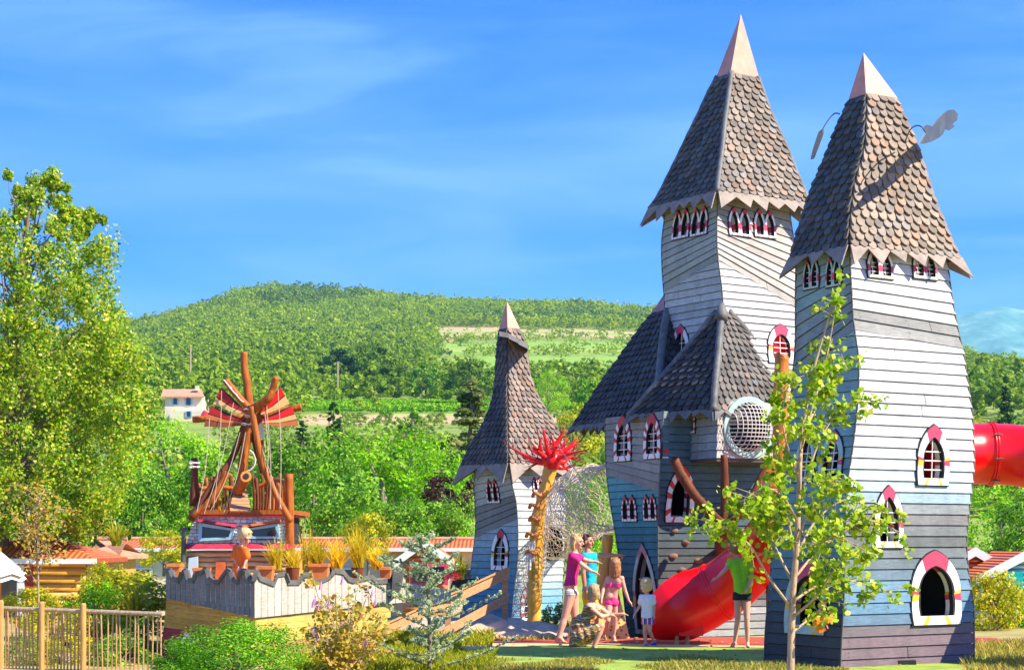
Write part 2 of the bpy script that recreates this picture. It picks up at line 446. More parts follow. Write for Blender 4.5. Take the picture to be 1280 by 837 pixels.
def shingle_roof(parent, q, faces, rowh, tabw, base, name='roof', spread=0.42, ridge=None, ridge_r=0.07, sag=0):
    b = MB()
    # underlay
    nz = 14
    for f in range(4):
        n = q.normal(f)
        for i in range(nz):
            za, zb = lerp(q.z0, q.z1, i/nz), lerp(q.z0, q.z1, (i+1)/nz)
            b.add([q.corner(f, za), q.corner(f+1, za), q.corner(f+1, zb), q.corner(f, zb)], [(0, 1, 2, 3)], 1)
    # rows spaced by slope length of the near edge
    zs = [lerp(q.z0, q.z1, i/200) for i in range(201)]
    for f in faces:
        cum = [0]
        for a, c in zip(zs, zs[1:]): cum.append(cum[-1]+(q.point(f, .5, c)-q.point(f, .5, a)).length)
        total = cum[-1]; rows = max(3, round(total/rowh))
        def zat(sl):
            sl = max(0, min(total, sl))
            for i in range(200):
                if cum[i+1] >= sl: return lerp(zs[i], zs[i+1], (sl-cum[i])/max(1e-9, cum[i+1]-cum[i]))
            return zs[-1]
        for r in range(rows):
            sl = total*r/rows; zb, zt = zat(sl-0.02), zat(sl+total/rows*1.55)
            e1, e2 = q.corner(f, zb), q.corner(f+1, zb); w = (e2-e1).length
            e3, e4 = q.corner(f, zt), q.corner(f+1, zt)
            nt_ = max(2, round(w/tabw)); off = 0.5*(r % 2)
            upv = (q.point(f, .5, min(q.z1, zb+.05))-q.point(f, .5, zb-0.0)); upv = upv.normalized() if upv.length > 1e-6 else Vector((0, 0, 1))
            n = (e2-e1).normalized().cross(upv).normalized()
            if n.dot(q.normal(f)) < 0: n = -n
            for k in range(-1, nt_+1):
                a, c = (k+off+0.045)/nt_, (k+1+off-0.045)/nt_
                a, c = max(0, a), min(1, c)
                if c-a < 0.35/nt_: continue
                jz = random.uniform(-0.1, .1)*rowh; tl = random.uniform(-.004, .004)
                rad = (c-a)/2
                half = min(0.5*w*(c-a), rowh*0.9)
                poly = [(c, 1.0), (a, 1.0)]
                for s_ in range(0, 7):
                    ang = math.pi*s_/6
                    poly.append(((a+c)/2-rad*math.cos(ang), (0.46-0.46*math.sin(ang))))
                front, back = [], []
                for t, h in poly:
                    lo_ = e1.lerp(e2, t); hi_ = e3.lerp(e4, t)
                    p = lo_.lerp(hi_, h)+upv*jz*(1-h)
                    o_ = lerp(0.052, 0.002, h)+tl
                    front.append(p+n*o_); back.append(p+n*(o_-.026))
                k_ = random.uniform(1-spread, 1+spread*.6)
                col = base(f, zb)
                if random.random() < .12: col = (col[0]*1.2, col[1]*0.97, col[2]*0.85)
                elif random.random() < .15: col = (col[0]*0.85, col[1]*0.95, col[2]*1.1)
                col = tuple(x*k_ for x in col)
                m = len(front); fs = [tuple(range(m))]+[(i, i+m, (i+1) % m+m, (i+1) % m) for i in range(1, m)]
                b.add(front+back, fs, 0, col)
    ro = b.build(name, [M['shingle'], M['dark']], parent, col=True, recalc=False)
    if ridge:
        for k in ridge:
            rb = MB(); nseg = 9
            rb.tube([q.corner(k, lerp(q.z0, q.z1, i/27)) for i in range(28)], [ridge_r*(1+(.10 if i % 3 == 0 else 0)) for i in range(28)], 12)
            rb.build('ridge_cap', M['lead'], ro, smooth=True)
    return ro
def roof_cap(roof, q, tip, over=1.06, mat='copper'):
    z = q.z1; cs = [q.corner(k, z) for k in range(4)]; c = sum(cs, Vector())/4
    cs = [c+(p-c)*over for p in cs]; low = [p+Vector((0, 0, -.05)) for p in cs]
    b = MB(); b.add(low+cs+[Vector(tip)], [(0, 1, 5, 4), (1, 2, 6, 5), (2, 3, 7, 6), (3, 0, 4, 7), (4, 5, 8), (5, 6, 8), (6, 7, 8), (7, 4, 8)])
    return b.build('roof_cap', M[mat], roof)
def eave_trim(roof, q, teeth, mats, depth=(.16, .3), band=0.05, corner_len=0.35, flare=0.35, seed=1):
    """a saw-toothed board along each eave"""
    rr = random.Random(seed)
    b = MB(); z = q.z0
    cen = (q.corner(0, z)+q.corner(2, z))/2
    for f in range(4):
        e1, e2 = q.corner(f, z), q.corner(f+1, z); n = q.normal(f); L = (e2-e1).length
        n_t = max(2, round(L/teeth)); d = (e2-e1)/L
        dn = (Vector((0, 0, -1))+n*flare).normalized()
        xs = [0.0]+sorted((i+rr.uniform(-.25, .25))/n_t for i in range(1, n_t))+[1.0]
        for i in range(len(xs)-1):
            a, c = xs[i], xs[i+1]
            dl = rr.uniform(*depth); tip = a+(c-a)*rr.uniform(.3, .7)
            pts = [(a, 0), (a, band), (tip, dl), (c, band), (c, 0)]
            if i == 0: pts = [(a, 0), (a-0.03, corner_len), (c, band), (c, 0)]
            if i == len(xs)-2: pts = [(a, 0), (a, band), (c+0.03, corner_len), (c, 0)]
            poly = [e1+(e2-e1)*t+dn*h+n*0.03+Vector((0, 0, .03)) for t, h in pts]
            b.prism(poly, -n*0.018, 0)
    return b.build('eave_trim', mats, roof)

# ================================================================== THE CASTLES
def rz(px, py, q): return None
def pal(stops):
    def f(face, z, si=0):
        for i in range(len(stops)-1):
            (z0, c0), (z1, c1) = stops[i], stops[i+1]
            if z0 <= z <= z1:
                t = (z-z0)/(z1-z0); return tuple(lerp(a, b_, t) for a, b_ in zip(c0, c1))
        return stops[0][1] if z < stops[0][0] else stops[-1][1]
    return f
WHT = (0.70, 0.69, 0.66); GRY = (0.28, 0.28, 0.26); LBL = (0.42, 0.60, 0.66); BLU = (0.13, 0.27, 0.42); PUR = (0.20, 0.14, 0.165)
TEAL = (0.06, 0.22, 0.28); DTE = (0.035, 0.075, 0.09); LGR = (0.42, 0.45, 0.42)

# ---- near tower -----------------------------------------------------------
NT = thing('play_tower', 'tall white leaning tower nearest the viewer, with a bat-wing ornament on its roof', 'tower', (4.55, 22.6, 0))
qn = Quad([(838, 957, 1051, 1216), (800, 958, 1052.5, 1216), (759, 961, 1055, 1215), (726, 964, 1056, 1210), (692, 966, 1056, 1207), (659, 968, 1057, 1207.5),
           (626, 972, 1057.5, 1211), (600, 976, 1060, 1214), (576, 980, 1064, 1216), (531, 987, 1070, 1215), (499, 990, 1073, 1212.5), (463, 992, 1074, 1207),
           (431, 995, 1072, 1203), (406, 996, 1067.5, 1197), (363, 996, 1065, 1189), (325, 996.5, 1063, 1184), (296, 998, 1062, 1180)], 22.6, 31)
zy = lambda q, f, px, py: q.locate(f, px, py)[1]
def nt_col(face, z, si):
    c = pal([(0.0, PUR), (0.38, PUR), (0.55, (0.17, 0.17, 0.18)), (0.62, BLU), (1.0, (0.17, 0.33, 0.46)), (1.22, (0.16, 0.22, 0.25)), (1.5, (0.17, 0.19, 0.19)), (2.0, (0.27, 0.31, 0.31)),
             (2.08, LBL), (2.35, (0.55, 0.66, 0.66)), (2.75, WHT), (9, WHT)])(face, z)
    if face == 3: c = pal([(0, (0.07, 0.07, 0.075)), (0.6, (0.085, 0.09, 0.09)), (1.1, (0.12, 0.22, 0.25)), (2.0, (0.22, 0.38, 0.36)), (9, (0.50, 0.62, 0.54))])(face, z)  # left face: board colours darkened and blued for shade
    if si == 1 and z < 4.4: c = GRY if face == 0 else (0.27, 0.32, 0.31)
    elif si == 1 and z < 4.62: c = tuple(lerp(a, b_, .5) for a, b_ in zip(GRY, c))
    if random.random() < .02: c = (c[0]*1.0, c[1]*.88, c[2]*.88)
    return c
nw = [(0, 1098, 314, 348, 31, 'double', True), (0, 1154, 316, 349, 29, 'double', True), (3, 1016, 325, 361, 19, 'double', True), (3, 1044, 321, 358, 19, 'double', True),
      (0, 1165, 531, 606, 40, 'lancet', True), (0, 1109, 607, 684, 36, 'lancet', True), (0, 1168, 688, 780, 62, 'lancet', False),
      (3, 1042, 538, 602, 28, 'lancet', True), (3, 1009, 540, 602, 24, 'lancet', True), (3, 1010, 700, 792, 52, 'lancet', False)]
nops = []
for f, x, y0, y1, w, st, gr in nw:
    o = Opening(qn, f, x, y0, y1, w); nops.append(o)
    make_window(NT, qn, o, st, gr, fw=(0.11 if w > 50 else None), body='wwhite' if f == 0 else 'wpale')
divs = {0: [(zy(qn, 0, 1068, 411), zy(qn, 0, 1202, 434))], 3: [(zy(qn, 3, 997, 472), zy(qn, 3, 1067, 411))]}
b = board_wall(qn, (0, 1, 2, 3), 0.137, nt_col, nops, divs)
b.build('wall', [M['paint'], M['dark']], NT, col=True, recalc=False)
qnr = Quad([(309, 988, 1061.5, 1201), (284, 994, 1061.5, 1189), (262, 1001, 1063.5, 1180), (244, 1006.6, 1065.5, 1172), (226, 1013, 1068, 1165), (190, 1028, 1079, 1153), (155, 1043, 1082, 1139), (130, 1055, 1083, 1127), (116, 1063, 1083, 1120)], 22.6, 31)
def tan_base(f, z): return (0.31, 0.235, 0.17) if f in (0, 1) else (0.115, 0.115, 0.10)  # shade put into the colour: left and back-left slopes darker
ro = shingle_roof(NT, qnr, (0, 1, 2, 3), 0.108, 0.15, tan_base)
tp = P(1079.4, 66, 22.6); roof_cap(ro, qnr, tp)
eave_trim(ro, qnr, 0.32, M['trim'], (.15, .27), .03, .30, .5, 3)
corner_strips(qn, (0, 1, 3), 0.0, qn.z1-.05, 0.012).build('corner_strip', M['greyrail'], NT)
# bat-like wing ornaments on rods
def wing(pts_px, D, rod, name='wing', dk=0.0):
    b = MB(); poly = [P(x, y, D+(x-pts_px[0][0])*dk) for x, y in pts_px]; b.prism(poly, Vector((0.02, .012, 0)))
    w = b.build(name, M['steel'], NT)
    r = MB(); r.tube(smooth_path([P(*p) for p in rod], 5), 0.009, 6); r.build('rod', M['steel'], w)
wing([(1148, 179), (1156, 166), (1152, 160), (1158, 156), (1164, 158), (1170, 150), (1177, 143), (1184, 138), (1191, 137), (1196, 142), (1195, 150), (1189, 155), (1192, 158), (1185, 163), (1180, 161), (1177, 168), (1172, 172), (1163, 177), (1152, 180)], 21.4, [(1131, 178, 22.2), (1138, 162, 21.9), (1147, 157, 21.6), (1154, 160, 21.55)], dk=.024)
wing([(1013, 199), (1016, 186), (1023, 165), (1028, 161), (1028, 167), (1022, 183), (1016, 198)], 22.5, [(1050, 143, 22.6), (1043, 142, 22.6), (1034, 152, 22.55), (1027, 164, 22.5)])
# tube slide to the right, out of the wall
def ring_flange(b, p, d, r, w=.05, m=0):
    b.tube([Vector(p)-Vector(d)*w/2, Vector(p)+Vector(d)*w/2], r, 28, m)
b = MB()
path = smooth_path([P(1180, 571, 23.2), P(1222, 567, 23.4), P(1285, 571, 23.3), P(1345, 592, 22.8), P(1385, 640, 22.0), P(1400, 720, 21.2), P(1390, 775, 20.3)], 8)
b.tube(path, 0.405, 36, 0, cap=False)
b.tube(path, 0.385, 36, 0, cap=False)
for t in (7, 8):
    pass
d = (path[11]-path[9]).normalized(); ring_flange(b, path[10], d, .425, .02); ring_flange(b, path[10]+d*.035, d, .425, .02)
d = (path[22]-path[20]).normalized(); ring_flange(b, path[21], d, .43, .05)
sl = b.build('tube_slide', M['redplastic'], NT, smooth=False)
for p in sl.data.polygons: p.use_smooth = len(p.vertices) == 4
for k in range(8):
    a = 2*math.pi*k/8+.2; bb = MB(); bb.tube([path[10]+Vector((-.03, math.cos(a)*.428, math.sin(a)*.428)), path[10]+Vector((.08, math.cos(a)*.432, math.sin(a)*.432))], .011, 6)
    bb.build('bolt', M['steel'], sl)
# tube inside the tower, seen through its windows
b = MB(); b.tube([P(1177, 505, 22.74), P(1172, 635, 22.74)], 0.20, 24); b.build('inner_tube', M['redplastic'], NT, smooth=True)
b = MB()
for k, z in enumerate((1.45, 2.9)):
    cs = [qn.corner(k_, z) for k_ in range(4)]; cc = sum(cs, Vector())/4; cs = [cc+(c-cc)*.93 for c in cs]
    b.prism(cs, (0, 0, .04))
b.build('floor_deck', M['log_brown'], NT)
# wooden bars added to stand in for slits of light in the low window
b = MB()
for k in range(7):
    b.tube([P(1140, 700+k*11, 23.4), P(1200, 700+k*11, 23.2)], .014, 6)
b.build('light_slit_bar', M['rail_wood'], NT)
b = MB(); b.box((4.9, 22.0, 0.03), (.25, .25, .1)); b.build('foot_block', M['wblack'], NT)

# ---- main castle ----------------------------------------------------------
CA = thing('play_castle', 'crooked teal and white main castle with the highest spire and a netted bay', 'castle', (3.1, 29.0, 0))
# lower body
qb = Quad([(806, 787, 825, 966), (795, 786, 825, 966), (750, 781, 824, 966), (700, 775, 823, 966), (650, 768, 823, 966), (620, 763, 824, 966), (580, 759, 826, 968), (520, 757.5, 829, 972), (513, 757.5, 830, 975)], 29.0, 28)
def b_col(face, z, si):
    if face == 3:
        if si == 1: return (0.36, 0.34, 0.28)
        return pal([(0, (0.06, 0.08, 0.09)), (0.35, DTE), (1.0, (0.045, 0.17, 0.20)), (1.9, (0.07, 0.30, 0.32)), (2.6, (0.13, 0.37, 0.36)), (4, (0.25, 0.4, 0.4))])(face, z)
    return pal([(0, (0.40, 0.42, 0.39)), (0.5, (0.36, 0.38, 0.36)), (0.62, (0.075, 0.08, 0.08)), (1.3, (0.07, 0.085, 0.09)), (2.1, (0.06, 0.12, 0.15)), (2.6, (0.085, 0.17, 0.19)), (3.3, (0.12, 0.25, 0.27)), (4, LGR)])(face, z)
bw = [(3, 780, 519, 576, 21, 'lancet', True, 'wwhite', 'wred'), (3, 817, 517, 573, 21, 'lancet', True, 'wwhite', 'wred'), (3, 788, 619, 651, 18, 'double', False, 'wwhite', 'wred'), (3, 814, 618, 650, 16, 'double', False, 'wwhite', 'wred'),
      (3, 807.5, 679, 792, 29, 'lancet', False, 'wpale', 'trimpink'), (0, 850, 581, 652, 35, 'lancet', False, 'wwhite', 'wred')]
M['trimpink'] = plain('faded_pink', (0.42, 0.20, 0.18), 0.6, 8, 0.2)
bops = []
for f, x, y0, y1, w, st, gr, body, acc in bw:
    o = Opening(qb, f, x, y0, y1, w); bops.append(o)
    make_window(CA, qb, o, st, gr, body=body, fw=(0.07 if y1 == 792 else None), accents=(acc, acc))
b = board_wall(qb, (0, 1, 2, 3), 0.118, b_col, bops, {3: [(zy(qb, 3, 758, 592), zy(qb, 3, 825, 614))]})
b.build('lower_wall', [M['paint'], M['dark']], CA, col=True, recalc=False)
corner_strips(qb, (0, 3), 0.0, qb.z1, .012).build('corner_strip', M['greyrail'], CA)
# tall tower
qa = Quad([(530, 829, 906, 998), (462, 830, 905.5, 998), (412, 833, 904.5, 997), (383, 832.5, 904, 997), (365, 832, 903, 996.5), (351, 831, 901.4, 996), (326, 829, 898, 995.5), (304, 828.3, 896.5, 994), (287, 828.3, 896.2, 991), (262, 831, 897, 987), (232, 835, 898, 984)], 29.0, 33)
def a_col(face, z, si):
    if face in (3, 2): return (0.44, 0.49, 0.42) if si == 1 else (0.50, 0.56, 0.54)  # left-hand faces carry shade in their board colour
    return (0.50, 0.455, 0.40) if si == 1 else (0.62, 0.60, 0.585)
aw = [(0, 923, 261, 295, 27, 'double', False), (0, 954.5, 263, 297, 26, 'double', False), (3, 853, 263, 298, 20, 'double', False), (3, 876, 260, 294, 20, 'double', False),
      (3, 852, 406, 458, 22, 'lancet', True), (0, 975, 406, 454, 33, 'lancet', True)]
aops = []
for f, x, y0, y1, w, st, gr in aw:
    o = Opening(qa, f, x, y0, y1, w); aops.append(o); make_window(CA, qa, o, st, gr, accents=('wpink', 'wpink'))
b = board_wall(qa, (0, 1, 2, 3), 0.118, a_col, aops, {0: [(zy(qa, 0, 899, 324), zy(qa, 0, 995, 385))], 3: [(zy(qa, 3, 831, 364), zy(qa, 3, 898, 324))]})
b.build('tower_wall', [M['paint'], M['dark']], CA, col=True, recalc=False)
corner_strips(qa, (0, 1, 3), qa.z0, qa.z1-.05, .012).build('corner_strip', M['greyrail'], CA)
b = MB(); t_, z_, d_ = qa.locate(0, 975, 432); e = P(975, 432, d_+.13); b.box(e, (0.5, .03, .8), rot=Matrix.Rotation(qa.th, 3, 'Z')); b.build('red_panel', M['redplastic'], CA)
qar = Quad([(240, 812, 896.5, 1011), (228, 822, 897.5, 1007), (214, 830, 899, 1001), (199, 838, 901, 994), (174, 851.5, 904, 984), (152, 863, 906, 973), (130, 875, 909, 962), (109, 885.6, 912, 954), (90, 897, 914, 947)], 29.0, 33)
def a_base(f, z): return (0.27, 0.215, 0.165) if f in (0, 1) else (0.14, 0.135, 0.115)  # right-hand slopes in a lit tone, left-hand ones coloured as shaded
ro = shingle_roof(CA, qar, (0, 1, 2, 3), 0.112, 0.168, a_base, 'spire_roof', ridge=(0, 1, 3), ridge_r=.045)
roof_cap(ro, qar, P(926, 17.7, 29.0))
eave_trim(ro, qar, 0.30, M['trim'], (.20, .33), .09, .34, .45, 5)
# left wing roof
qbr = Quad([(522, 715, 822, 915), (473, 747, 824, 900), (440, 772, 827, 885), (408, 797, 831, 870), (386, 816, 835, 858)], 29.5, 28)
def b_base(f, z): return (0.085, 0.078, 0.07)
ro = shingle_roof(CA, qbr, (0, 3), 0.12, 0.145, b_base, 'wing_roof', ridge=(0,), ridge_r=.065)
roof_cap(ro, qbr, P(842, 350, 29.5), mat='trimpink')
eave_trim(ro, qbr, 0.16, M['trimdark'], (.12, .2), .05, .16, .3, 8)
# bay roof
def quadD(levels, th):
    """levels with their own axis depth"""
    base = Quad([l[:4] for l in levels], levels[0][4], th); lv = []
    for y, a, b_, c, D in levels:
        lv.append(Quad([(y, a, b_, c), (y-1, a, b_, c)], D, th).lv[0] if False else Quad([(y, a, b_, c)], D, th).lv[0])
    base.lv = sorted(lv); base.z0, base.z1 = base.lv[0][0], base.lv[-1][0]; return base
qcr = quadD([(513, 786, 892, 1006, 28.65), (480, 815, 894, 992, 28.52), (450, 842, 897, 969, 28.38), (420, 869, 899.5, 943, 28.2), (400, 886, 901, 924, 28.03), (388, 896, 902, 911, 27.95)], 46)
def c_base(f, z): return (0.165, 0.145, 0.125) if f == 0 else (0.085, 0.078, 0.07)  # right slope coloured as sunlit, the others as shaded
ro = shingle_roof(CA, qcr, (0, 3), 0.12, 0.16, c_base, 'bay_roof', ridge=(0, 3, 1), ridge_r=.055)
b = MB(); b.tube([P(903, 378, 27.85), P(902, 392, 27.82), P(901, 400, 27.8)], [.03, .10, .11], 12); b.build('ridge_end', M['lead'], ro, smooth=True)
eave_trim(ro, qcr, 0.22, M['trimdark'], (.10, .2), .04, .2, .3, 11)
# hanging bay
qo = Quad([(572, 833, 896, 990), (560, 833, 896.5, 990), (535, 833, 897, 992), (500, 834, 897.5, 994)], 28.35, 28)
oops = [Opening(qo, 3, 861, 511, 542, 19)]
make_window(CA, qo, oops[0], 'double', False, accents=('wred', 'wred'))
def o_col(face, z, si): return (0.62, 0.56, 0.50) if face == 0 else (0.36, 0.42, 0.40)  # sunlit tone on the right face, shaded tone on the rest
ring_o = Opening(qo, 0, 935, 500, 568, 66); ring_o.frames = []
RR = 0.40
class Ring(Opening):
    pass
def ring_hole(op, R):
    # round hole described through the same interface
    op.round = R
ring_o.holes = []
_old = hole_at
def hole_at(op, p):
    if getattr(op, 'round', None):
        y = (p-op.o).dot(op.up)-op.H/2
        if abs(y) < op.round:
            w = math.sqrt(op.round**2-y*y); return [(-w, w)]
        return []
    return _old(op, p)
ring_hole(ring_o, RR)
b = board_wall(qo, (0, 1, 2, 3), 0.13, o_col, oops+[ring_o])
cs = [qo.corner(k, qo.z0) for k in range(4)]; b.prism([c+Vector((0, 0, -.05)) for c in cs], (0, 0, .05), 0, (.12, .10, .08))
cs = [qo.corner(k, qo.z1-.05) for k in range(4)]; b.prism(cs, (0, 0, .04), 1)
b.build('bay_wall', [M['paint'], M['dark']], CA, col=True, recalc=False)
# net over the round opening: ring, ropes, bulging basket
def circle_on(op, R, out, n=36):
    return [op.pt(R*math.cos(2*math.pi*k/n), op.H/2+R*math.sin(2*math.pi*k/n), out) for k in range(n+1)]
b = MB(); inner, outer = circle_on(ring_o, RR-.01, .05), circle_on(ring_o, RR+.085, .05)
for i in range(36):
    b.hexa([outer[i], outer[i+1], inner[i+1], inner[i]]+[p-ring_o.n*.09 for p in (outer[i], outer[i+1], inner[i+1], inner[i])])
rg = b.build('ring_frame', M['wpale'], CA)
b = MB()
def bulge(x, y, R=RR, hgt=.30):
    r2 = (x*x+y*y)/(R*R); return .05+hgt*math.sqrt(max(0, 1-r2))
nn = 13
for k in range(1, nn):
    c = -RR+2*RR*k/nn; w = math.sqrt(RR*RR-c*c)
    for sw in (0, 1):
        pts = []
        for i in range(13):
            a = -w+2*w*i/12; x, y = (a, c) if sw else (c, a)
            pts.append(ring_o.pt(x, ring_o.H/2+y, bulge(x, y)))
        b.tube(pts, .0075, 5)
b.build('net', M['rope'], rg)
# rope lattice on the bay face round the ring
b = MB(); Lr = (qo.corner(1, 3.2)-qo.corner(0, 3.2)).length
for k in range(34):
    for sgn in (1, -1):
        x = -0.75+k*.055
        a = ring_o.pt(x-.0, 0.0, .035); c = ring_o.pt(x+sgn*.25, .8, .035)
        segs = []
        for i in range(13):
            p = a.lerp(c, i/12); dx = (p-ring_o.o).dot(ring_o.h); dy = (p-ring_o.o).dot(ring_o.up)-ring_o.H/2
            ok = dx*dx+dy*dy > (RR+.09)**2 and abs(dx) < .62 and -.40 < dy < .40
            if ok: segs.append(p)
            else:
                if len(segs) > 1: b.tube(segs, .005, 4)
                segs = []
        if len(segs) > 1: b.tube(segs, .005, 4)
b.build('rope_lattice', M['rope'], CA)
# log props under the bay
def log(parent, pts, r, mat, name, n=10, amp=.02, sub=5):
    b = MB(); pts = smooth_path([P(*p) for p in pts], sub)
    rr_ = r if isinstance(r, (list, tuple)) else [r, r]
    rad = [lerp(rr_[0], rr_[1], i/(len(pts)-1))*(1+random.uniform(-.06, .06)) for i in range(len(pts))]
    b.tube(pts, rad, n, 0, noise_=.04)
    return b.build(name, M[mat], parent, smooth=True)
log(CA, [(843, 574, 27.6), (857, 602, 27.4), (880, 632, 27.3), (903, 653, 27.2)], (.075, .085), 'log_brown', 'prop_log')
log(CA, [(905, 568, 27.2), (906, 610, 27.2), (905, 658, 27.2)], (.055, .065), 'log_brown', 'prop_log')
log(CA, [(908, 655, 27.2), (925, 640, 27.1), (945, 612, 27.1), (962, 575, 27.3)], (.085, .06), 'log_brown', 'prop_log')
log(CA, [(904, 650, 27.2), (903, 668, 27.4), (902, 690, 28.4)], (.10, .12), 'log_brown', 'prop_log')
# climbing holds
for x, y, f in ((843, 663, 0), (857, 678, 0), (842, 695, 0), (852, 712, 0), (868, 650, 0), (872, 700, 0)):
    t, z, d = qb.locate(0, x, y); p = P(x, y, d-.03)
    bm = bmesh.new(); bmesh.ops.create_icosphere(bm, subdivisions=2, radius=.075)
    for v in bm.verts: v.co = Vector((v.co.x*1.0, v.co.y*.6, v.co.z*.62))*(1+.35*noise.noise(v.co*9+Vector((x, y, 0)))); v.co += p
    me_v = [v.co.copy() for v in bm.verts]; me_f = [[v.index for v in fc.verts] for fc in bm.faces]; bm.free()
    mesh_obj('climbing_hold', me_v, me_f, M['hold'], CA)
# red post under the castle's right end and the low lighter side wall
log(CA, [(961, 650, 26.3), (961, 805, 26.3)], (.045, .045), 'redpost' if 'redpost' in M else 'log_brown', 'red_post', amp=0)

# ---- small tower ----------------------------------------------------------
ST = thing('small_tower', 'small leaning pale blue tower with witch-hat shingle roof at the castle\'s far left', 'tower', (0.1, 34.5, 0))
qs = Quad([(790, 574, 637, 700), (773, 576.6, 638.6, 701), (731, 588, 643, 703), (708, 590, 646, 704), (675, 594, 647.5, 705), (650, 595.8, 647, 706), (625, 595, 645, 706), (600, 593.5, 639, 705), (575, 594, 636, 703)], 34.5, 38)
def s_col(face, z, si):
    if face in (2, 3):  # left-hand faces: shade mixed into the paint colours
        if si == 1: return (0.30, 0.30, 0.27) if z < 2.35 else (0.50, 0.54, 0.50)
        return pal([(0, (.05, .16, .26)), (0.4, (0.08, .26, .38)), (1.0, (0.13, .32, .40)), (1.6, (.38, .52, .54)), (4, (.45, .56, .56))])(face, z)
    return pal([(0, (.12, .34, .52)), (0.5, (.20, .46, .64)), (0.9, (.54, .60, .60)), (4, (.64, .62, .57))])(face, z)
sw = [(3, 617, 599, 628, 15, 'double', False, 'wwhite', 'wred'), (3, 626.5, 661, 712, 21, 'lancet', True, 'wwhite', 'crimson'), (0, 671, 597, 614, 12, 'double', False, 'wwhite', 'wred'), (0, 662, 728, 777, 24, 'lancet', True, 'wwhite', 'wred')]
sops = []
for f, x, y0, y1, w, st, gr, body, acc in sw:
    o = Opening(qs, f, x, y0, y1, w); sops.append(o); make_window(ST, qs, o, st, gr, body=body, accents=(acc, acc))
rs = Opening(qs, 0, 688, 650, 706, 30); rs.holes = []; rs.round = .31
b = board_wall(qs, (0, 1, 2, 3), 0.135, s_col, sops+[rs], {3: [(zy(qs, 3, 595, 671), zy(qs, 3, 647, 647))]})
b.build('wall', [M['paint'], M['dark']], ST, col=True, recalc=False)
corner_strips(qs, (0, 1, 3), 0.0, qs.z1, .012).build('corner_strip', M['greyrail'], ST)
qsr = Quad([(580, 576, 636, 715), (555, 587, 635.5, 706), (532, 601.6, 635, 696), (509, 611.7, 634.8, 682), (486, 618, 634.6, 669), (460, 619.7, 634.6, 661), (432, 621.7, 634.6, 658), (409, 624.6, 634.6, 649)], 34.5, 38)
def s_base(f, z): return (0.27, 0.20, 0.155) if f in (0, 1) else (0.12, 0.105, 0.09)  # slopes away from the sun get a darker, shaded colour
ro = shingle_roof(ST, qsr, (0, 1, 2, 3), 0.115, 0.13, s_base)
roof_cap(ro, qsr, P(633.5, 376, 34.5))
eave_trim(ro, qsr, 0.5, M['trim'], (.25, .42), .08, .42, .4, 4)
b = MB()
for (x0, y0), (x1, y1) in zip([(624, 415), (636, 418), (648, 425), (660, 432)], [(636, 418), (648, 425), (660, 432), (660, 434)]):
    b.hexa([P(x0, y0+5, 33.95), P(x1, y1+4, 33.95), P(x1, y1-2, 34.0), P(x0, y0-1, 34.0), P(x0, y0+5, 34.5), P(x1, y1+4, 34.5), P(x1, y1-2, 34.5), P(x0, y0-1, 34.5)])
b.build('tilted_brim', M['trimdark'], ro)
# net tunnel from the round hole of the small tower to the castle
NTN = thing('net_tunnel', 'hanging rope net tunnel between the small tower and the main castle', 'net tunnel', P(725, 640, 32))
ctr = [rs.pt(0, rs.H/2, .03), P(704, 668, 33.0), P(716, 645, 32.5), P(732, 628, 32.0), P(750, 624, 31.4), P(768, 622, 30.8)]
rads = [.31, .42, .60, .66, .62, .52]
cp = smooth_path(ctr, 7); rp = [interp([(i*7, r) for i, r in enumerate(rads)], k) for k in range(len(cp))]
b = MB(); up = Vector((0, 0, 1)); rings = []
NS = 34
for i, c in enumerate(cp):
    d = (cp[min(i+1, len(cp)-1)]-cp[max(0, i-1)]).normalized(); w = d.cross(up).normalized(); u2 = w.cross(d)
    rings.append([c+(w*math.cos(2*math.pi*k/NS)+u2*math.sin(2*math.pi*k/NS))*rp[i]*(1+.05*math.sin(k*1.7+i)) for k in range(NS)])
for s in (1, -1):
    for k0 in range(NS):
        for q_ in (0,):
            pts = [rings[i][int(k0+s*i*.8) % NS].lerp(rings[i][(int(k0+s*i*.8)+s) % NS], (i*.8) % 1) for i in range(len(cp))]
            b.tube(pts, .0062, 4, cap=False)
for i in range(0, len(cp), 2): b.tube(rings[i]+[rings[i][0]], .0062, 4, cap=False)
b.build('net', M['net'], NTN)
b = MB(); b.tube(rings[0]+[rings[0][0]], .03, 8, cap=False); b.build('hoop', M['steel'], NTN)
b = MB(); b.tube([P(735, 592, 31), P(765, 572, 30.5)], .008, 5); b.tube([P(700, 560, 31), P(728, 600, 31)], .008, 5); b.tube([P(745, 607, 31), P(766, 598, 30.5)], .008, 5)
b.build('stay_rope', M['rope'], NTN)
# climbing net slope at the small tower
CN = thing('climbing_net', 'rope mesh climbing net slanting up behind the carved post', 'climbing net', P(668, 770, 32.6))
b = MB(); A_, B_, C_, D_ = P(640, 770, 32.6), P(672, 770, 32.5), P(690, 640, 33.2), P(655, 690, 33.2)
for k in range(15):
    t = k/14
    b.tube([A_.lerp(B_, t), D_.lerp(C_, min(1, t+.25))], .006, 4); b.tube([A_.lerp(D_, t), B_.lerp(C_, max(0, t-.2))], .006, 4)
b.build('mesh', M['net'], CN)

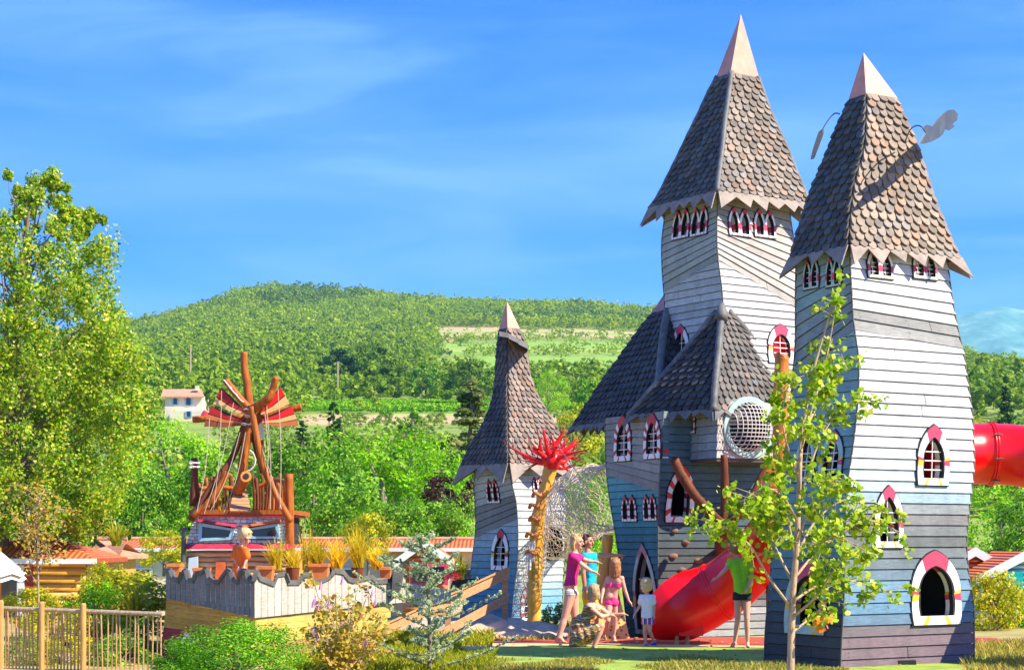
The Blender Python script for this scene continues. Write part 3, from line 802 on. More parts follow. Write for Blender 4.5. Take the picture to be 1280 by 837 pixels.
# ---- carved post with red roots ------------------------------------------
CP = thing('carved_post', 'yellow carved tree-trunk post with upturned bright red roots in front of the small tower', 'carved post', P(668, 786, 32.3))
b = MB(); pts = smooth_path([P(669, 787, 32.3), P(668, 760, 32.3), P(668, 725, 32.3), P(670, 700, 32.3), P(671, 668, 32.3), P(673, 645, 32.3), P(680, 618, 32.3), P(686, 594, 32.3), P(689, 578, 32.3)], 6)
rad = [lerp(.135, .115, i/(len(pts)-1))*(1+.08*math.sin(i*.9)) for i in range(len(pts))]
b.tube(pts, rad, 16, noise_=.05); tr = b.build('post', M['log_yellow'], CP, smooth=True)
for x, y in ((664, 690), (664, 668), (668, 648), (668, 632), (672, 618)):
    b = MB(); c = P(x, y, 32.15); b.tube(smooth_path([c+Vector((-.09, .05, -.03)), c+Vector((-.05, -.05, .03)), c+Vector((.05, -.07, -.02)), c+Vector((.10, .03, .04))], 4), [.035]*13, 8)
    b.build('carved_figure', M['terracotta'], tr, smooth=True)
b = MB(); b.tube([P(666, 678, 32.14), P(663, 690, 32.13), P(662, 712, 32.14)], .03, 6)
for k in range(5): b.tube(wavy(P(660+k*2, 676, 32.13), P(658+k*2.4, 702, 32.13), 4, .02), .012, 5)
b.build('rope_coil', M['rope'], tr)
b = MB(); rt = MB(); rr = random.Random(4)
base = P(690, 580, 32.3)
b.tube([base+Vector((0, 0, -.1)), base+Vector((.0, 0, .1)), base+Vector((0, 0, .22))], [.13, .19, .12], 12, noise_=.15)
ends = [(664, 556), (668, 574), (650, 572), (626, 556), (672, 545), (677, 532), (690, 545), (700, 548), (708, 534), (712, 545), (722, 556), (727, 545), (730, 552), (718, 570), (728, 573), (722, 584), (712, 590), (684, 548), (656, 560), (697, 556), (704, 560), (660, 584), (734, 562)]
for ex, ey in ends:
    st = base+Vector((rr.uniform(-.08, .08), rr.uniform(-.08, .08), rr.uniform(-.02, .18)))
    ex, ey = lerp(692, ex, .86), lerp(568, ey, .92); e_ = P(ex, ey, 32.3+rr.uniform(-.45, .45)); mid = st.lerp(e_, .5)+Vector((rr.uniform(-.06, .06), rr.uniform(-.08, .08), rr.uniform(-.08, .03)))
    path_ = smooth_path([st, mid, e_], 5); thick = rr.uniform(.06, .10)
    rd = [lerp(thick, .012, (i/10)**.7) for i in range(11)]
    b.tube(path_, rd, 8, noise_=.12)
    for q_ in range(3):
        i0 = rr.randint(5, 9); p0 = path_[i0]; dd = (path_[10]-path_[6]).normalized()+Vector((rr.uniform(-.9, .9), rr.uniform(-.9, .9), rr.uniform(-.7, .9)))
        b.tube([p0, p0+dd*rr.uniform(.06, .12), p0+dd*rr.uniform(.14, .24)+Vector((0, 0, .03))], [.014, .009, .004], 5, 1)
rb = b.build('root_ball', [M['redroot'], M['darkroot']], CP, smooth=True)

# ---- orange tall post behind young tree ----------------------------------
TP = thing('tall_post', 'smooth orange varnished log post standing behind the young tree', 'post', P(976, 804, 25.6))
log(TP, [(974, 806, 25.2), (975, 700, 25.2), (975, 600, 25.2), (976, 520, 25.2), (977, 455, 25.2), (978, 446, 25.2)], (.115, .105), 'log_orange', 'post', n=16)
b = MB(); b.tube([P(977.5, 447, 25.2), P(978, 443.5, 25.2), P(978, 442.6, 25.2)], [.10, .08, .03], 14); b.build('rounded_top', M['log_orange'], TP, smooth=True)
b = MB(); b.prism([P(955, 575, 25.1), P(986, 575, 25.1), P(970, 640, 25.1)], (0, .05, 0)); b.build('bracket', M['log_orange'], TP)

# ---- red tube slide of the castle ---------------------------------------
SL = thing('slide', 'shiny red tube slide ending in a wide open chute on the turf', 'slide', P(850, 800, 26.4))
path = smooth_path([P(992, 640, 24.9), P(966, 672, 25.8), P(938, 706, 26.5), P(908, 732, 26.8), P(880, 747, 26.9), P(845, 759, 26.9), P(803, 776, 26.9)], 8)
def shell(path, rad, n=30, th=.02):
    b = MB(); b.tube(path, rad, n, cap=False); b.tube(path, [r-th for r in rad], n, cap=False); return b
rad = [interp([(0, .40), (16, .43), (28, .46), (33, .50), (38, .54), (41, .54), (44, .46), (46, .36), (48, .20)], i) for i in range(len(path))]
b = shell(path, rad)
o = b.build('chute', M['redplastic'], SL, smooth=True, recalc=False)
bm = bmesh.new(); bm.from_mesh(o.data); off = world_loc(SL)
bmesh.ops.bisect_plane(bm, geom=bm.verts[:]+bm.edges[:]+bm.faces[:], plane_co=P(835, 745, 26.85)-off, plane_no=Vector((-.55, .62, .45)).normalized(), clear_outer=True)
bmesh.ops.bisect_plane(bm, geom=bm.verts[:]+bm.edges[:]+bm.faces[:], plane_co=Vector((0, 0, .06))-Vector((0, 0, off.z)), plane_no=Vector((0, 0, -1)), clear_outer=True)
bm.to_mesh(o.data); bm.free()
b = MB(); i = 24
for i in (12, 27):
    d = (path[i+1]-path[i-1]).normalized(); ring_flange(b, path[i], d, rad[i]+.02, .03); ring_flange(b, path[i]+d*.04, d, rad[i]+.02, .03)
fl = b.build('joint_flange', M['redplastic'], SL)
for x in (846, 859):
    b = MB(); b.tube([P(x, 808, 26.5), P(x, 794, 26.6)], .032, 10); b.build('support_leg', M['rail_wood'], SL)
b = MB(); b.box(P(862, 784, 26.75), (.36, .5, .22)); b.build('exit_box', M['redplastic'], SL)

# ---- leaning painted post behind people ----------------------------------
LP = thing('leaning_post', 'yellow leaning post with speckled flared foot behind the pointing man', 'post', P(760, 800, 28.4))
log(LP, [(760, 668, 28.7), (758, 690, 28.7), (753, 730, 28.6), (749, 770, 28.5), (748, 800, 28.5)], (.085, .11), 'log_yellow', 'post', n=14)
b = MB(); b.add([P(735, 800, 28.1), P(788, 800, 28.1), P(772, 735, 28.4), P(752, 735, 28.4), P(735, 800, 28.6), P(788, 800, 28.6), P(772, 735, 28.6), P(752, 735, 28.6)], [(0, 1, 2, 3), (7, 6, 5, 4), (0, 4, 5, 1), (1, 5, 6, 2), (2, 6, 7, 3), (3, 7, 4, 0)])
m_, nt_, b_ = new_mat('speckled_yellow'); vn = nt_.nodes.new('ShaderNodeTexVoronoi'); vn.inputs['Scale'].default_value = 16; tc_ = nt_.nodes.new('ShaderNodeTexCoord'); nt_.links.new(tc_.outputs['Object'], vn.inputs[0])
nt_.links.new(ramp(nt_, [(0.0, (.25, .05, .02)), (.28, (.3, .07, .03)), (.34, (.8, .5, .14)), (1, (.8, .5, .2))], vn.outputs['Distance']), b_.inputs['Base Color'])
b.build('flared_foot', m_, LP)

# ================================================================== GROUND, HILLS, TREES
def lint(xs, ys, x): return float(np.interp(x, xs, ys))
CR_U = [-1200, -300, 0, 120, 170, 230, 300, 350, 420, 500, 560, 620, 700, 780, 820, 900, 1000, 1100, 1200, 1240, 1280, 1400, 1700, 2600]
CR_Y = [470, 450, 428, 414, 404, 388, 367, 361, 365, 375, 382, 383, 384, 388, 390, 398, 408, 420, 440, 455, 472, 500, 540, 580]
# ground line (photo row) against distance, as seen near the photo's middle
GD = [60, 90, 130, 180, 240, 300, 380, 520, 700, 900, 1000]
GY = [730, 665, 620, 580, 545, 520, 497, 466, 438, 416, 408]
def ground_row(u, D):
    cy = lint(CR_U, CR_Y, u)
    if D <= 1000:
        y = lint(GD, GY, D)
        k = min(1, max(0, (D-200)/800)); y += k*k*max(0, cy-385)*1.0
        return max(y, cy+8)
    if D <= 1250: return max(cy, lerp(max(408+max(0, cy-385), cy+8), cy, (D-1000)/250))
    return cy
def terrain_z(x, y):
    r = math.hypot(x, y)
    if y <= 5 or r < 30: return 0.0
    D = y; u = CX+F*x/max(y, 1e-3); lim = 1900
    u_c = max(-1200, min(2600, u))
    edge = 1.0
    if y < 20: return 0.0
    def hi(D_):
        return CH-(ground_row(u_c, D_)-HY)/F*D_
    if D < 37: z = 0.0
    elif D < 46: z = lerp(0, -1.4, (D-37)/9)
    elif D < 60: z = -1.4
    elif D < 1250: z = max(-1.4, hi(D))
    else:
        z = lerp(hi(1250), 20, min(1, (D-1250)/900))
    fade = 1-min(1, max(0, (abs(u-CX)-2300)/2500))
    return z*fade if z > 0 else z
def field_col(u, D, x, y):
    """0 woodland floor, 1 bare earth field, 2 vines or grass"""
    n = noise.noise(Vector((x*.01, y*.01, 0)))
    gr = ground_row(u, D)
    if D < 37: return 'near'
    if 276 < D < 308 and 380 < u < 760: return 'dirt'
    if 312 <= D < 345 and 370 < u < 760: return 'vine'
    if 540 < D < 960 and 545 < u < 860:
        k = (D-540)/420*10+n*1.3
        return ('grass', 'vine', 'wood', 'vine', 'grass', 'vine', 'wood', 'dirt', 'vine', 'dirt')[int(k) % 10]
    if 880 < D < 985 and 500 < u < 640: return 'dirt'
    if 760 < D < 800 and 460 < u < 590: return 'dirt'
    if 560 < D < 600 and (200 < u < 300): return 'vine'
    if D > 300 and n > .45: return 'dirt'
    return 'wood'
FC = {'near': (0.42, 0.34, 0.12), 'dirt': (0.60, 0.40, 0.24), 'vine': (0.26, 0.44, 0.04), 'grass': (0.42, 0.46, 0.10), 'wood': (0.24, 0.32, 0.04)}
rr_ = [0.0, 6, 12, 18, 24, 30, 34, 37, 40, 44, 50, 60]
while rr_[-1] < 1300: rr_.append(rr_[-1]*1.035)
while rr_[-1] < 3400: rr_.append(rr_[-1]*1.12)
us = list(np.linspace(-1100, 2400, 220))
azs = [math.atan((u-CX)/F) for u in us]
azs = sorted(set(azs+[a for a in np.linspace(-math.pi, math.pi, 73)[:-1] if not (azs[0]-.02 < a < azs[-1]+.02)]))
V, Fc, C = [], [], []
NA = len(azs)
for r in rr_:
    for a in azs:
        x, y = r*math.sin(a), r*math.cos(a)
        if azs[0] < -9: pass
        V.append((x, y, terrain_z(x, y)))
        u = CX+F*x/y if y > 1 else -9999
        c = FC[field_col(u, y, x, y)] if y > 1 else FC['near']
        C.append((*c, 1))
for i in range(len(rr_)-1):
    for j in range(NA):
        k = (j+1) % NA
        Fc.append((i*NA+j, i*NA+k, (i+1)*NA+k, (i+1)*NA+j) if i else (j, NA+k, NA+j))
# first ring is one point repeated; merge
me = bpy.data.meshes.new('ground'); me.from_pydata(V, [], Fc)
at = me.color_attributes.new('Col', 'FLOAT_COLOR', 'POINT'); at.data.foreach_set('color', [q for c in C for q in c])
bm = bmesh.new(); bm.from_mesh(me); bmesh.ops.remove_doubles(bm, verts=bm.verts, dist=.001); bmesh.ops.recalc_face_normals(bm, faces=bm.faces)
if sum(f.normal.z for f in bm.faces) < 0: bmesh.ops.reverse_faces(bm, faces=bm.faces)
bm.to_mesh(me); bm.free()
me.polygons.foreach_set('use_smooth', [True]*len(me.polygons))
gm, gnt, gb = new_mat('ground_soil'); a_ = gnt.nodes.new('ShaderNodeAttribute'); a_.attribute_name = 'Col'
n_ = tex_noise(gnt, 1.6, 8); n2_ = tex_noise(gnt, .12, 6)
gnt.links.new(mult(gnt, mult(gnt, a_.outputs[0], ramp(gnt, [(.3, (.55, .6, .5)), (.65, (1.15, 1.1, 1.0))], n_)), ramp(gnt, [(.35, (.75, .85, .7)), (.6, (1.1, 1.05, 1))], n2_)), gb.inputs['Base Color'])
gb.inputs['Roughness'].default_value = .95; bump(gnt, gb, n_, .5, .05)
me.materials.append(gm); go = link(bpy.data.objects.new('ground', me)); structure(go)

def sheet(name, pts, z, mat, sub=0):
    b = MB(); b.add([(p[0], p[1], z) for p in pts], [tuple(range(len(pts)))]); o = b.build(name, mat, recalc=False)
    if o.data.polygons[0].normal.z < 0: o.data.flip_normals()
    return structure(o)
def gp(px, py):   # ground point for a photo position
    D = CH*F/(py-HY); return ((px-CX)/F*D, D)
M['turf'] = plain('artificial_turf', (0.26, 0.36, 0.04), 0.9, 3, 0.35, bmp=.5)
M['rubber'] = plain('red_rubber', (0.40, 0.07, 0.035), 0.8, 40, 0.3, bmp=.3)
M['sandp'] = plain('sandy_path', (0.62, 0.47, 0.20), 0.9, 5, 0.25, bmp=.4)
turf_edge = [gp(540, 822), gp(600, 811), gp(690, 808), gp(800, 809), gp(960, 811), gp(1215, 812), gp(1290, 818), (9.5, 21.0), (6, 20.6), (1.5, 20.8), (-.6, 21.6)]
sheet('rubber_pad', [gp(560, 800), gp(590, 797), gp(820, 796), gp(1240, 797), gp(1290, 805), gp(1300, 809), gp(960, 810), gp(700, 806), gp(580, 808)], .010, M['rubber'])
sheet('path', [gp(520, 812), gp(600, 805), gp(700, 804.5), gp(960, 808), gp(1300, 808), gp(1300, 813), gp(960, 812), gp(700, 809), gp(600, 813)], .018, M['sandp'])
sheet('turf', turf_edge, .026, M['turf'])
# earth mound below the small tower
b = MB()
bm = bmesh.new(); bmesh.ops.create_grid(bm, x_segments=60, y_segments=16, size=1)
for v in bm.verts:
    x, y = v.co.x, v.co.y; e = max(0, 1-x*x)*max(0, 1-y*y); px_ = P(590, 790, 29.5)
    v.co = Vector((px_.x+x*2.1, px_.y+y*1.5, e*.30*(1+.6*noise.noise(Vector((x*4, y*3, 0))))-.03+.05*noise.noise(Vector((x*14, y*9, 3)))))
vv = [v.co.copy() for v in bm.verts]; ff = [[v.index for v in f.verts] for f in bm.faces]; bm.free()
structure(mesh_obj('earth_mound', vv, ff, M['rock'], smooth=True))
def boulder(x, y, D, s, label):
    bm = bmesh.new(); bmesh.ops.create_icosphere(bm, subdivisions=4, radius=1); p = P(x, y, D)
    for v in bm.verts:
        q = v.co.copy(); k = 1+.35*noise.noise(q*1.5+Vector((x, 0, 0)))+.12*noise.noise(q*5)
        v.co = Vector((q.x*s[0]*k, q.y*s[1]*k, q.z*s[2]*k))
    o = mesh_obj('boulder', [v.co.copy() for v in bm.verts], [[v.index for v in f.verts] for f in bm.faces], M['rock'], smooth=True); bm.free()
    o.location = p; tag(o, label, 'rock'); return o
boulder(646, 784, 31.6, (.32, .25, .15), 'pale rounded boulder beside the foot of the carved post')
boulder(560, 788, 29.0, (.30, .2, .12), 'long pale rock on the earth bank under the wooden handrail')

# distant blue mountain
b = MB(); U = list(range(940, 1900, 12)); nv = 30
MU = [940, 1000, 1100, 1195, 1215, 1235, 1252, 1266, 1280, 1340, 1420, 1600, 1900]; MY = [452, 425, 405, 394, 390, 386, 383, 385, 388, 384, 398, 440, 500]
vs = []
for i, u in enumerate(U):
    ty = lint(MU, MY, u)
    for j in range(nv):
        t = j/(nv-1); D = lerp(4900, 3300, t); row = lerp(ty, 677, t**1.15)+(noise.noise(Vector((u*.03, t*6, 0)))*9*min(1, t*4) + noise.noise(Vector((u*.11, t*14, 5)))*3.0*min(1, t*4))
        vs.append(P(u, row, D))
fs = [(i*nv+j, (i+1)*nv+j, (i+1)*nv+j+1, i*nv+j+1) for i in range(len(U)-1) for j in range(nv-1)]
mm, mnt, mb_ = new_mat('mountain_wood'); nn_ = tex_noise(mnt, .012, 10, rough=.7)
mnt.links.new(ramp(mnt, [(.38, (.06, .20, .16)), (.55, (.12, .30, .24)), (.66, (.30, .42, .36)), (.72, (.6, .62, .6))], nn_), mb_.inputs['Base Color']); mb_.inputs['Roughness'].default_value = 1  # wood tones lightened towards blue-green, haze put into the colour
mo = mesh_obj('mountain', vs, fs, mm, smooth=True); structure(mo)

# ---------------------------------------------------------------- foliage
def quads_mesh(name, V, mats, n=4, mi=None):
    """V: (N, n, 3) array of leaf polygons"""
    N = V.shape[0]; me = bpy.data.meshes.new(name)
    me.vertices.add(N*n); me.vertices.foreach_set('co', V.reshape(-1).astype(np.float32))
    me.loops.add(N*n); me.loops.foreach_set('vertex_index', np.arange(N*n, dtype=np.int32))
    me.polygons.add(N); me.polygons.foreach_set('loop_start', np.arange(0, N*n, n, dtype=np.int32))
    if not isinstance(mats, (list, tuple)): mats = [mats]
    for m in mats: me.materials.append(m)
    if mi is not None: me.polygons.foreach_set('material_index', mi.astype(np.int32))
    me.update(calc_edges=True); me.validate(); return me
LEAF = np.array([(-.5, 0), (-.12, .32), (.5, 0), (-.12, -.32)])
OVAL = np.array([(-.5, 0), (-.25, .30), (.12, .34), (.5, 0), (.12, -.34), (-.25, -.30)])
def leaves(C, size, nrm, shape=LEAF, rng=RNG, jitter=.5, droop=0.0):
    N = len(C); n = nrm+rng.normal(0, jitter, (N, 3)); n /= np.linalg.norm(n, axis=1)[:, None]+1e-9
    r = rng.normal(0, 1, (N, 3)); r[:, 2] -= droop; a = np.cross(n, r); a /= np.linalg.norm(a, axis=1)[:, None]+1e-9
    b = np.cross(n, a); s = size*rng.uniform(.6, 1.3, (N, 1))
    out = np.stack([C+a*s*p[0]+b*s*p[1] for p in shape], 1); return out
def unit(N, rng=RNG):
    v = rng.normal(0, 1, (N, 3)); return v/np.linalg.norm(v, axis=1)[:, None]
def crown(kind, n, leaf, seed, clumps=40):
    """leaf cloud in a unit-high box (z 0..1), radius about .5; returns leaves and clump centres"""
    rng = np.random.default_rng(seed); cc = []; rad = []
    while len(cc) < clumps:
        v = unit(1, rng)[0]*rng.uniform(.45, 1.0)**.5
        if kind == 'broad': p = np.array([v[0]*.46, v[1]*.46, .5+v[2]*.46]); r = rng.uniform(.07, .15)
        elif kind == 'tall': p = np.array([v[0]*.30*(1-.25*v[2]), v[1]*.30*(1-.25*v[2]), .5+v[2]*.48]); r = rng.uniform(.05, .10)
        elif kind == 'pine':
            if v[2] < -.25: continue
            p = np.array([v[0]*.48, v[1]*.48, .45+v[2]*.45]); r = rng.uniform(.08, .16)
        elif kind == 'cypress':
            z = rng.uniform(0, 1); w = .12*(1-z)**.6*(z+.15)**.3*1.6; a = rng.uniform(0, 6.28); p = np.array([math.cos(a)*w, math.sin(a)*w, z*.97]); r = .035+.02*(1-z)
        elif kind == 'conic':
            z = rng.uniform(0.02, .96); w = .30*(1-z)**.85*rng.uniform(.25, 1); a = rng.uniform(0, 6.28); p = np.array([math.cos(a)*w, math.sin(a)*w, z]); r = .03+.05*(1-z)
        elif kind == 'bush':
            if v[2] < -.5: continue
            p = np.array([v[0]*.5, v[1]*.5, .42+v[2]*.45]); r = rng.uniform(.10, .18)
        cc.append(p); rad.append(r)
    cc = np.array(cc); rad = np.array(rad); idx = rng.integers(0, len(cc), n); d = unit(n, rng)
    rr = rad[idx]*rng.uniform(.25, 1.05, n)**.5
    fl = np.array([1, 1, .32 if kind in ('conic',) else (.6 if kind == 'pine' else .8)])
    C = cc[idx]+d*rr[:, None]*fl
    if kind == 'conic': C[:, 2] -= .25*np.linalg.norm(C[:, :2], axis=1)*.5
    out = d*.8+(C-np.array([0, 0, .45]))*1.2+np.array([0, 0, .25])
    return leaves(C, leaf, out, LEAF, rng, .45), cc
def trunk_mb(cc, r0, h0, zt, nl, rng, spread=1.0):
    b = MB(); top = Vector((0, 0, zt)); k0 = Vector((0, 0, -h0))
    pts = wavy(k0, top, 6, .015); b.tube(pts, [lerp(r0, r0*.25, i/6) for i in range(7)], 8)
    for i in rng.choice(len(cc), min(nl, len(cc)), replace=False):
        p = Vector(cc[i]); s = Vector((0, 0, max(0.0, p.z*.55-.05)))
        b.tube(wavy(s, p, 4, .02), [r0*.4, r0*.3, r0*.22, r0*.15, r0*.08], 5)
    return b
GREENS = {
 'glossy': [(.05, .19, .005), (.13, .36, .008), (.26, .52, .015), (.46, .68, .08)],
 'bright': [(.16, .44, .002), (.27, .60, .003), (.38, .72, .006), (.52, .78, .01)],
 'fresh': [(.05, .24, .004), (.12, .40, .006), (.22, .52, .01), (.38, .62, .02)],
 'yellow': [(.30, .40, .006), (.50, .56, .01), (.72, .66, .015), (.80, .52, .02)],
 'poplar': [(.12, .30, .006), (.24, .46, .008), (.40, .60, .012), (.58, .56, .02), (.78, .76, .22)],
 'pine': [(.05, .13, .008), (.13, .25, .012), (.24, .38, .02)],
 'olive': [(.16, .28, .03), (.28, .42, .05), (.42, .54, .09)],
 'dark': [(.012, .055, .010), (.03, .11, .015), (.06, .18, .025)],
 'cedar': [(.16, .20, .05), (.26, .30, .07), (.38, .40, .12)],
 'purple': [(.05, .012, .02), (.11, .02, .035), (.17, .05, .05)],
 'blue': [(.30, .42, .24), (.50, .62, .40), (.78, .80, .55)],
}
LM = {k: leaf_mat('leaf_'+k, v, .42, patch=2.0) for k, v in GREENS.items()}
PROTO = {}
def proto(kind, mat, n, leaf, clumps, seed):
    key = (kind, mat, seed)
    if key in PROTO: return PROTO[key]
    L, cc = crown(kind, n, leaf, seed, clumps)
    me = quads_mesh('crown', L, LM[mat])
    rng = np.random.default_rng(seed+5)
    t = trunk_mb(cc, {'cypress': .02, 'conic': .018}.get(kind, .035), .45 if kind != 'bush' else .08, .85 if kind in ('conic', 'cypress', 'tall') else .62, 14, rng)
    tm = bpy.data.meshes.new('trunk'); tm.from_pydata([tuple(v) for v in t.v], [], t.f); tm.materials.append(M['bark'])
    PROTO[key] = (me, tm); return PROTO[key]
def tree(name, label, cat, px, ytop, ybot, wpx, D, kind, mat, n=2600, leaf=.045, clumps=42, seed=1, group=None, zbase=None, wk=1.0):
    """crown spans photo rows ytop..ybot and is wpx wide at distance D"""
    cm, tm = proto(kind, mat, n, leaf, clumps, seed)
    h = (ybot-ytop)/F*D; w_ = wpx/F*D
    nat = {'broad': .98, 'tall': .66, 'pine': 1.05, 'cypress': .30, 'conic': .60, 'bush': 1.05}[kind]
    base = P(px, ybot, D); gz = terrain_z(base.x, base.y)
    root = thing(name, label, cat, (base.x, base.y, gz), group)
    sx = w_/nat
    c = bpy.data.objects.new('crown', cm); link(c, root); c.location = (0, 0, base.z-gz); c.scale = (sx, sx, h); 
    t = bpy.data.objects.new('trunk', tm); link(t, root); t.location = c.location
    hh = base.z-gz+.3
    t.scale = (sx, sx, h)
    rz_ = random.uniform(0, 6.28); c.rotation_euler.z = rz_; t.rotation_euler.z = rz_
    if hh > .45*h+.01 and kind != 'bush':
        b = MB(); b.tube([(base.x, base.y, gz-.3), (base.x, base.y, base.z-.3*h)], [.045*sx, .036*sx], 8); b.build('trunk_base', M['bark'], root)
    return root

# far woodland that reads as one mass
def forest(name, spec, mat, nq, leafk, seed):
    rng = np.random.default_rng(seed); out = []
    temps = []
    for k in range(6):
        L, _ = crown('pine' if k % 2 else 'broad', nq, leafk, 100+k+seed, 9); temps.append(L)
    for x, y, s, z, hz_ in spec:
        T = temps[rng.integers(0, 6)]; a = rng.uniform(0, 6.28); ca, sa = math.cos(a), math.sin(a)
        R = np.array([[ca, -sa, 0], [sa, ca, 0], [0, 0, 1]]); q = T@R.T
        out.append(q*np.array([s, s, s*hz_])+np.array([x, y, z]))
    me = quads_mesh(name, np.concatenate(out), mat); o = link(bpy.data.objects.new(name, me)); o['kind'] = 'stuff'; return o
rng = np.random.default_rng(3); far, mid = [], []
tries = 0
while tries < 27000:
    tries += 1
    u = rng.uniform(-150, 1420); D = (rng.uniform(0, 1)*(1290**2-290**2)+290**2)**.5
    if 830 < u < 990: continue
    x = (u-CX)/F*D; k = field_col(u, D, x, D)
    if k != 'wood' and not (rng.uniform() < (.05 if D < 620 or k == 'dirt' else .20)): continue
    nz_ = noise.noise(Vector((x*.02, D*.02, 4)))
    if D < 600 and rng.uniform() > .55: continue
    if 545 < u < 860 and 440 < D < 960 and rng.uniform() > .45: continue
    z = terrain_z(x, D); s = (.62 if 545 < u < 860 and 440 < D < 960 else 1)*rng.uniform(5.2, 9.0)*(1.0+.35*nz_)*(1.0 if D > 600 else 1.05)
    (far if D > 620 else mid).append((x, D, s, z-.6, rng.uniform(.8, 1.15)))
print('forest', len(far), len(mid))
wl = leaf_mat('leaf_wood_far', [(.22, .36, .010), (.38, .53, .015), (.54, .64, .02)], .5, patch=.05)
wl2 = leaf_mat('leaf_wood_mid', [(.18, .32, .012), (.34, .50, .02), (.52, .62, .04)], .45, patch=.10)
far = far[:17000]
wl3 = leaf_mat('leaf_wood_dark', [(.10, .20, .02), (.18, .30, .03), (.28, .40, .04)], .4, patch=.08)
dk = [t for t in far if noise.noise(Vector((t[0]*.012, t[1]*.008, 9))) > .18 or rng.uniform() < .07]; ds = set(id(t) for t in dk)
forest('hill_forest', [t for t in far if id(t) not in ds], wl, 80, .165, 1)
forest('dark_hill_pines', dk, wl3, 80, .165, 7)
forest('lower_woodland', mid, wl2, 240, .115, 2)
# scrub belt between 110 and 290 m
scr = []
for _ in range(2600):
    u = rng.uniform(-150, 1420); D = rng.uniform(105, 300)
    if 830 < u < 990: continue
    x = (u-CX)/F*D; k = field_col(u, D, x, D)
    if k == 'vine': continue
    if k == 'dirt' and rng.uniform() > .30: continue
    if 170 < D and 180 < u < 275 and D < 292 : continue
    if D > 215 and 370 < u < 770 and rng.uniform() < (.45 if D < 270 else .2): continue
    scr.append((x, D, rng.uniform(2.2, 5.5)*(1 if D < 150 else .6), terrain_z(x, D)-.4, rng.uniform(.7, 1.1)))
forest('scrub_belt', scr, LM['olive'], 260, .11, 3)
# vine rows
vr = []
for k in range(9):
    D = 314+k*4
    for u in np.arange(372, 758, 1.3):
        x = (u-CX)/F*D+rng.uniform(-.2, .2); vr.append((x, D, 1.5, terrain_z(x, D), 1.0))
forest('vineyard', vr, LM['bright'], 22, .30, 4)

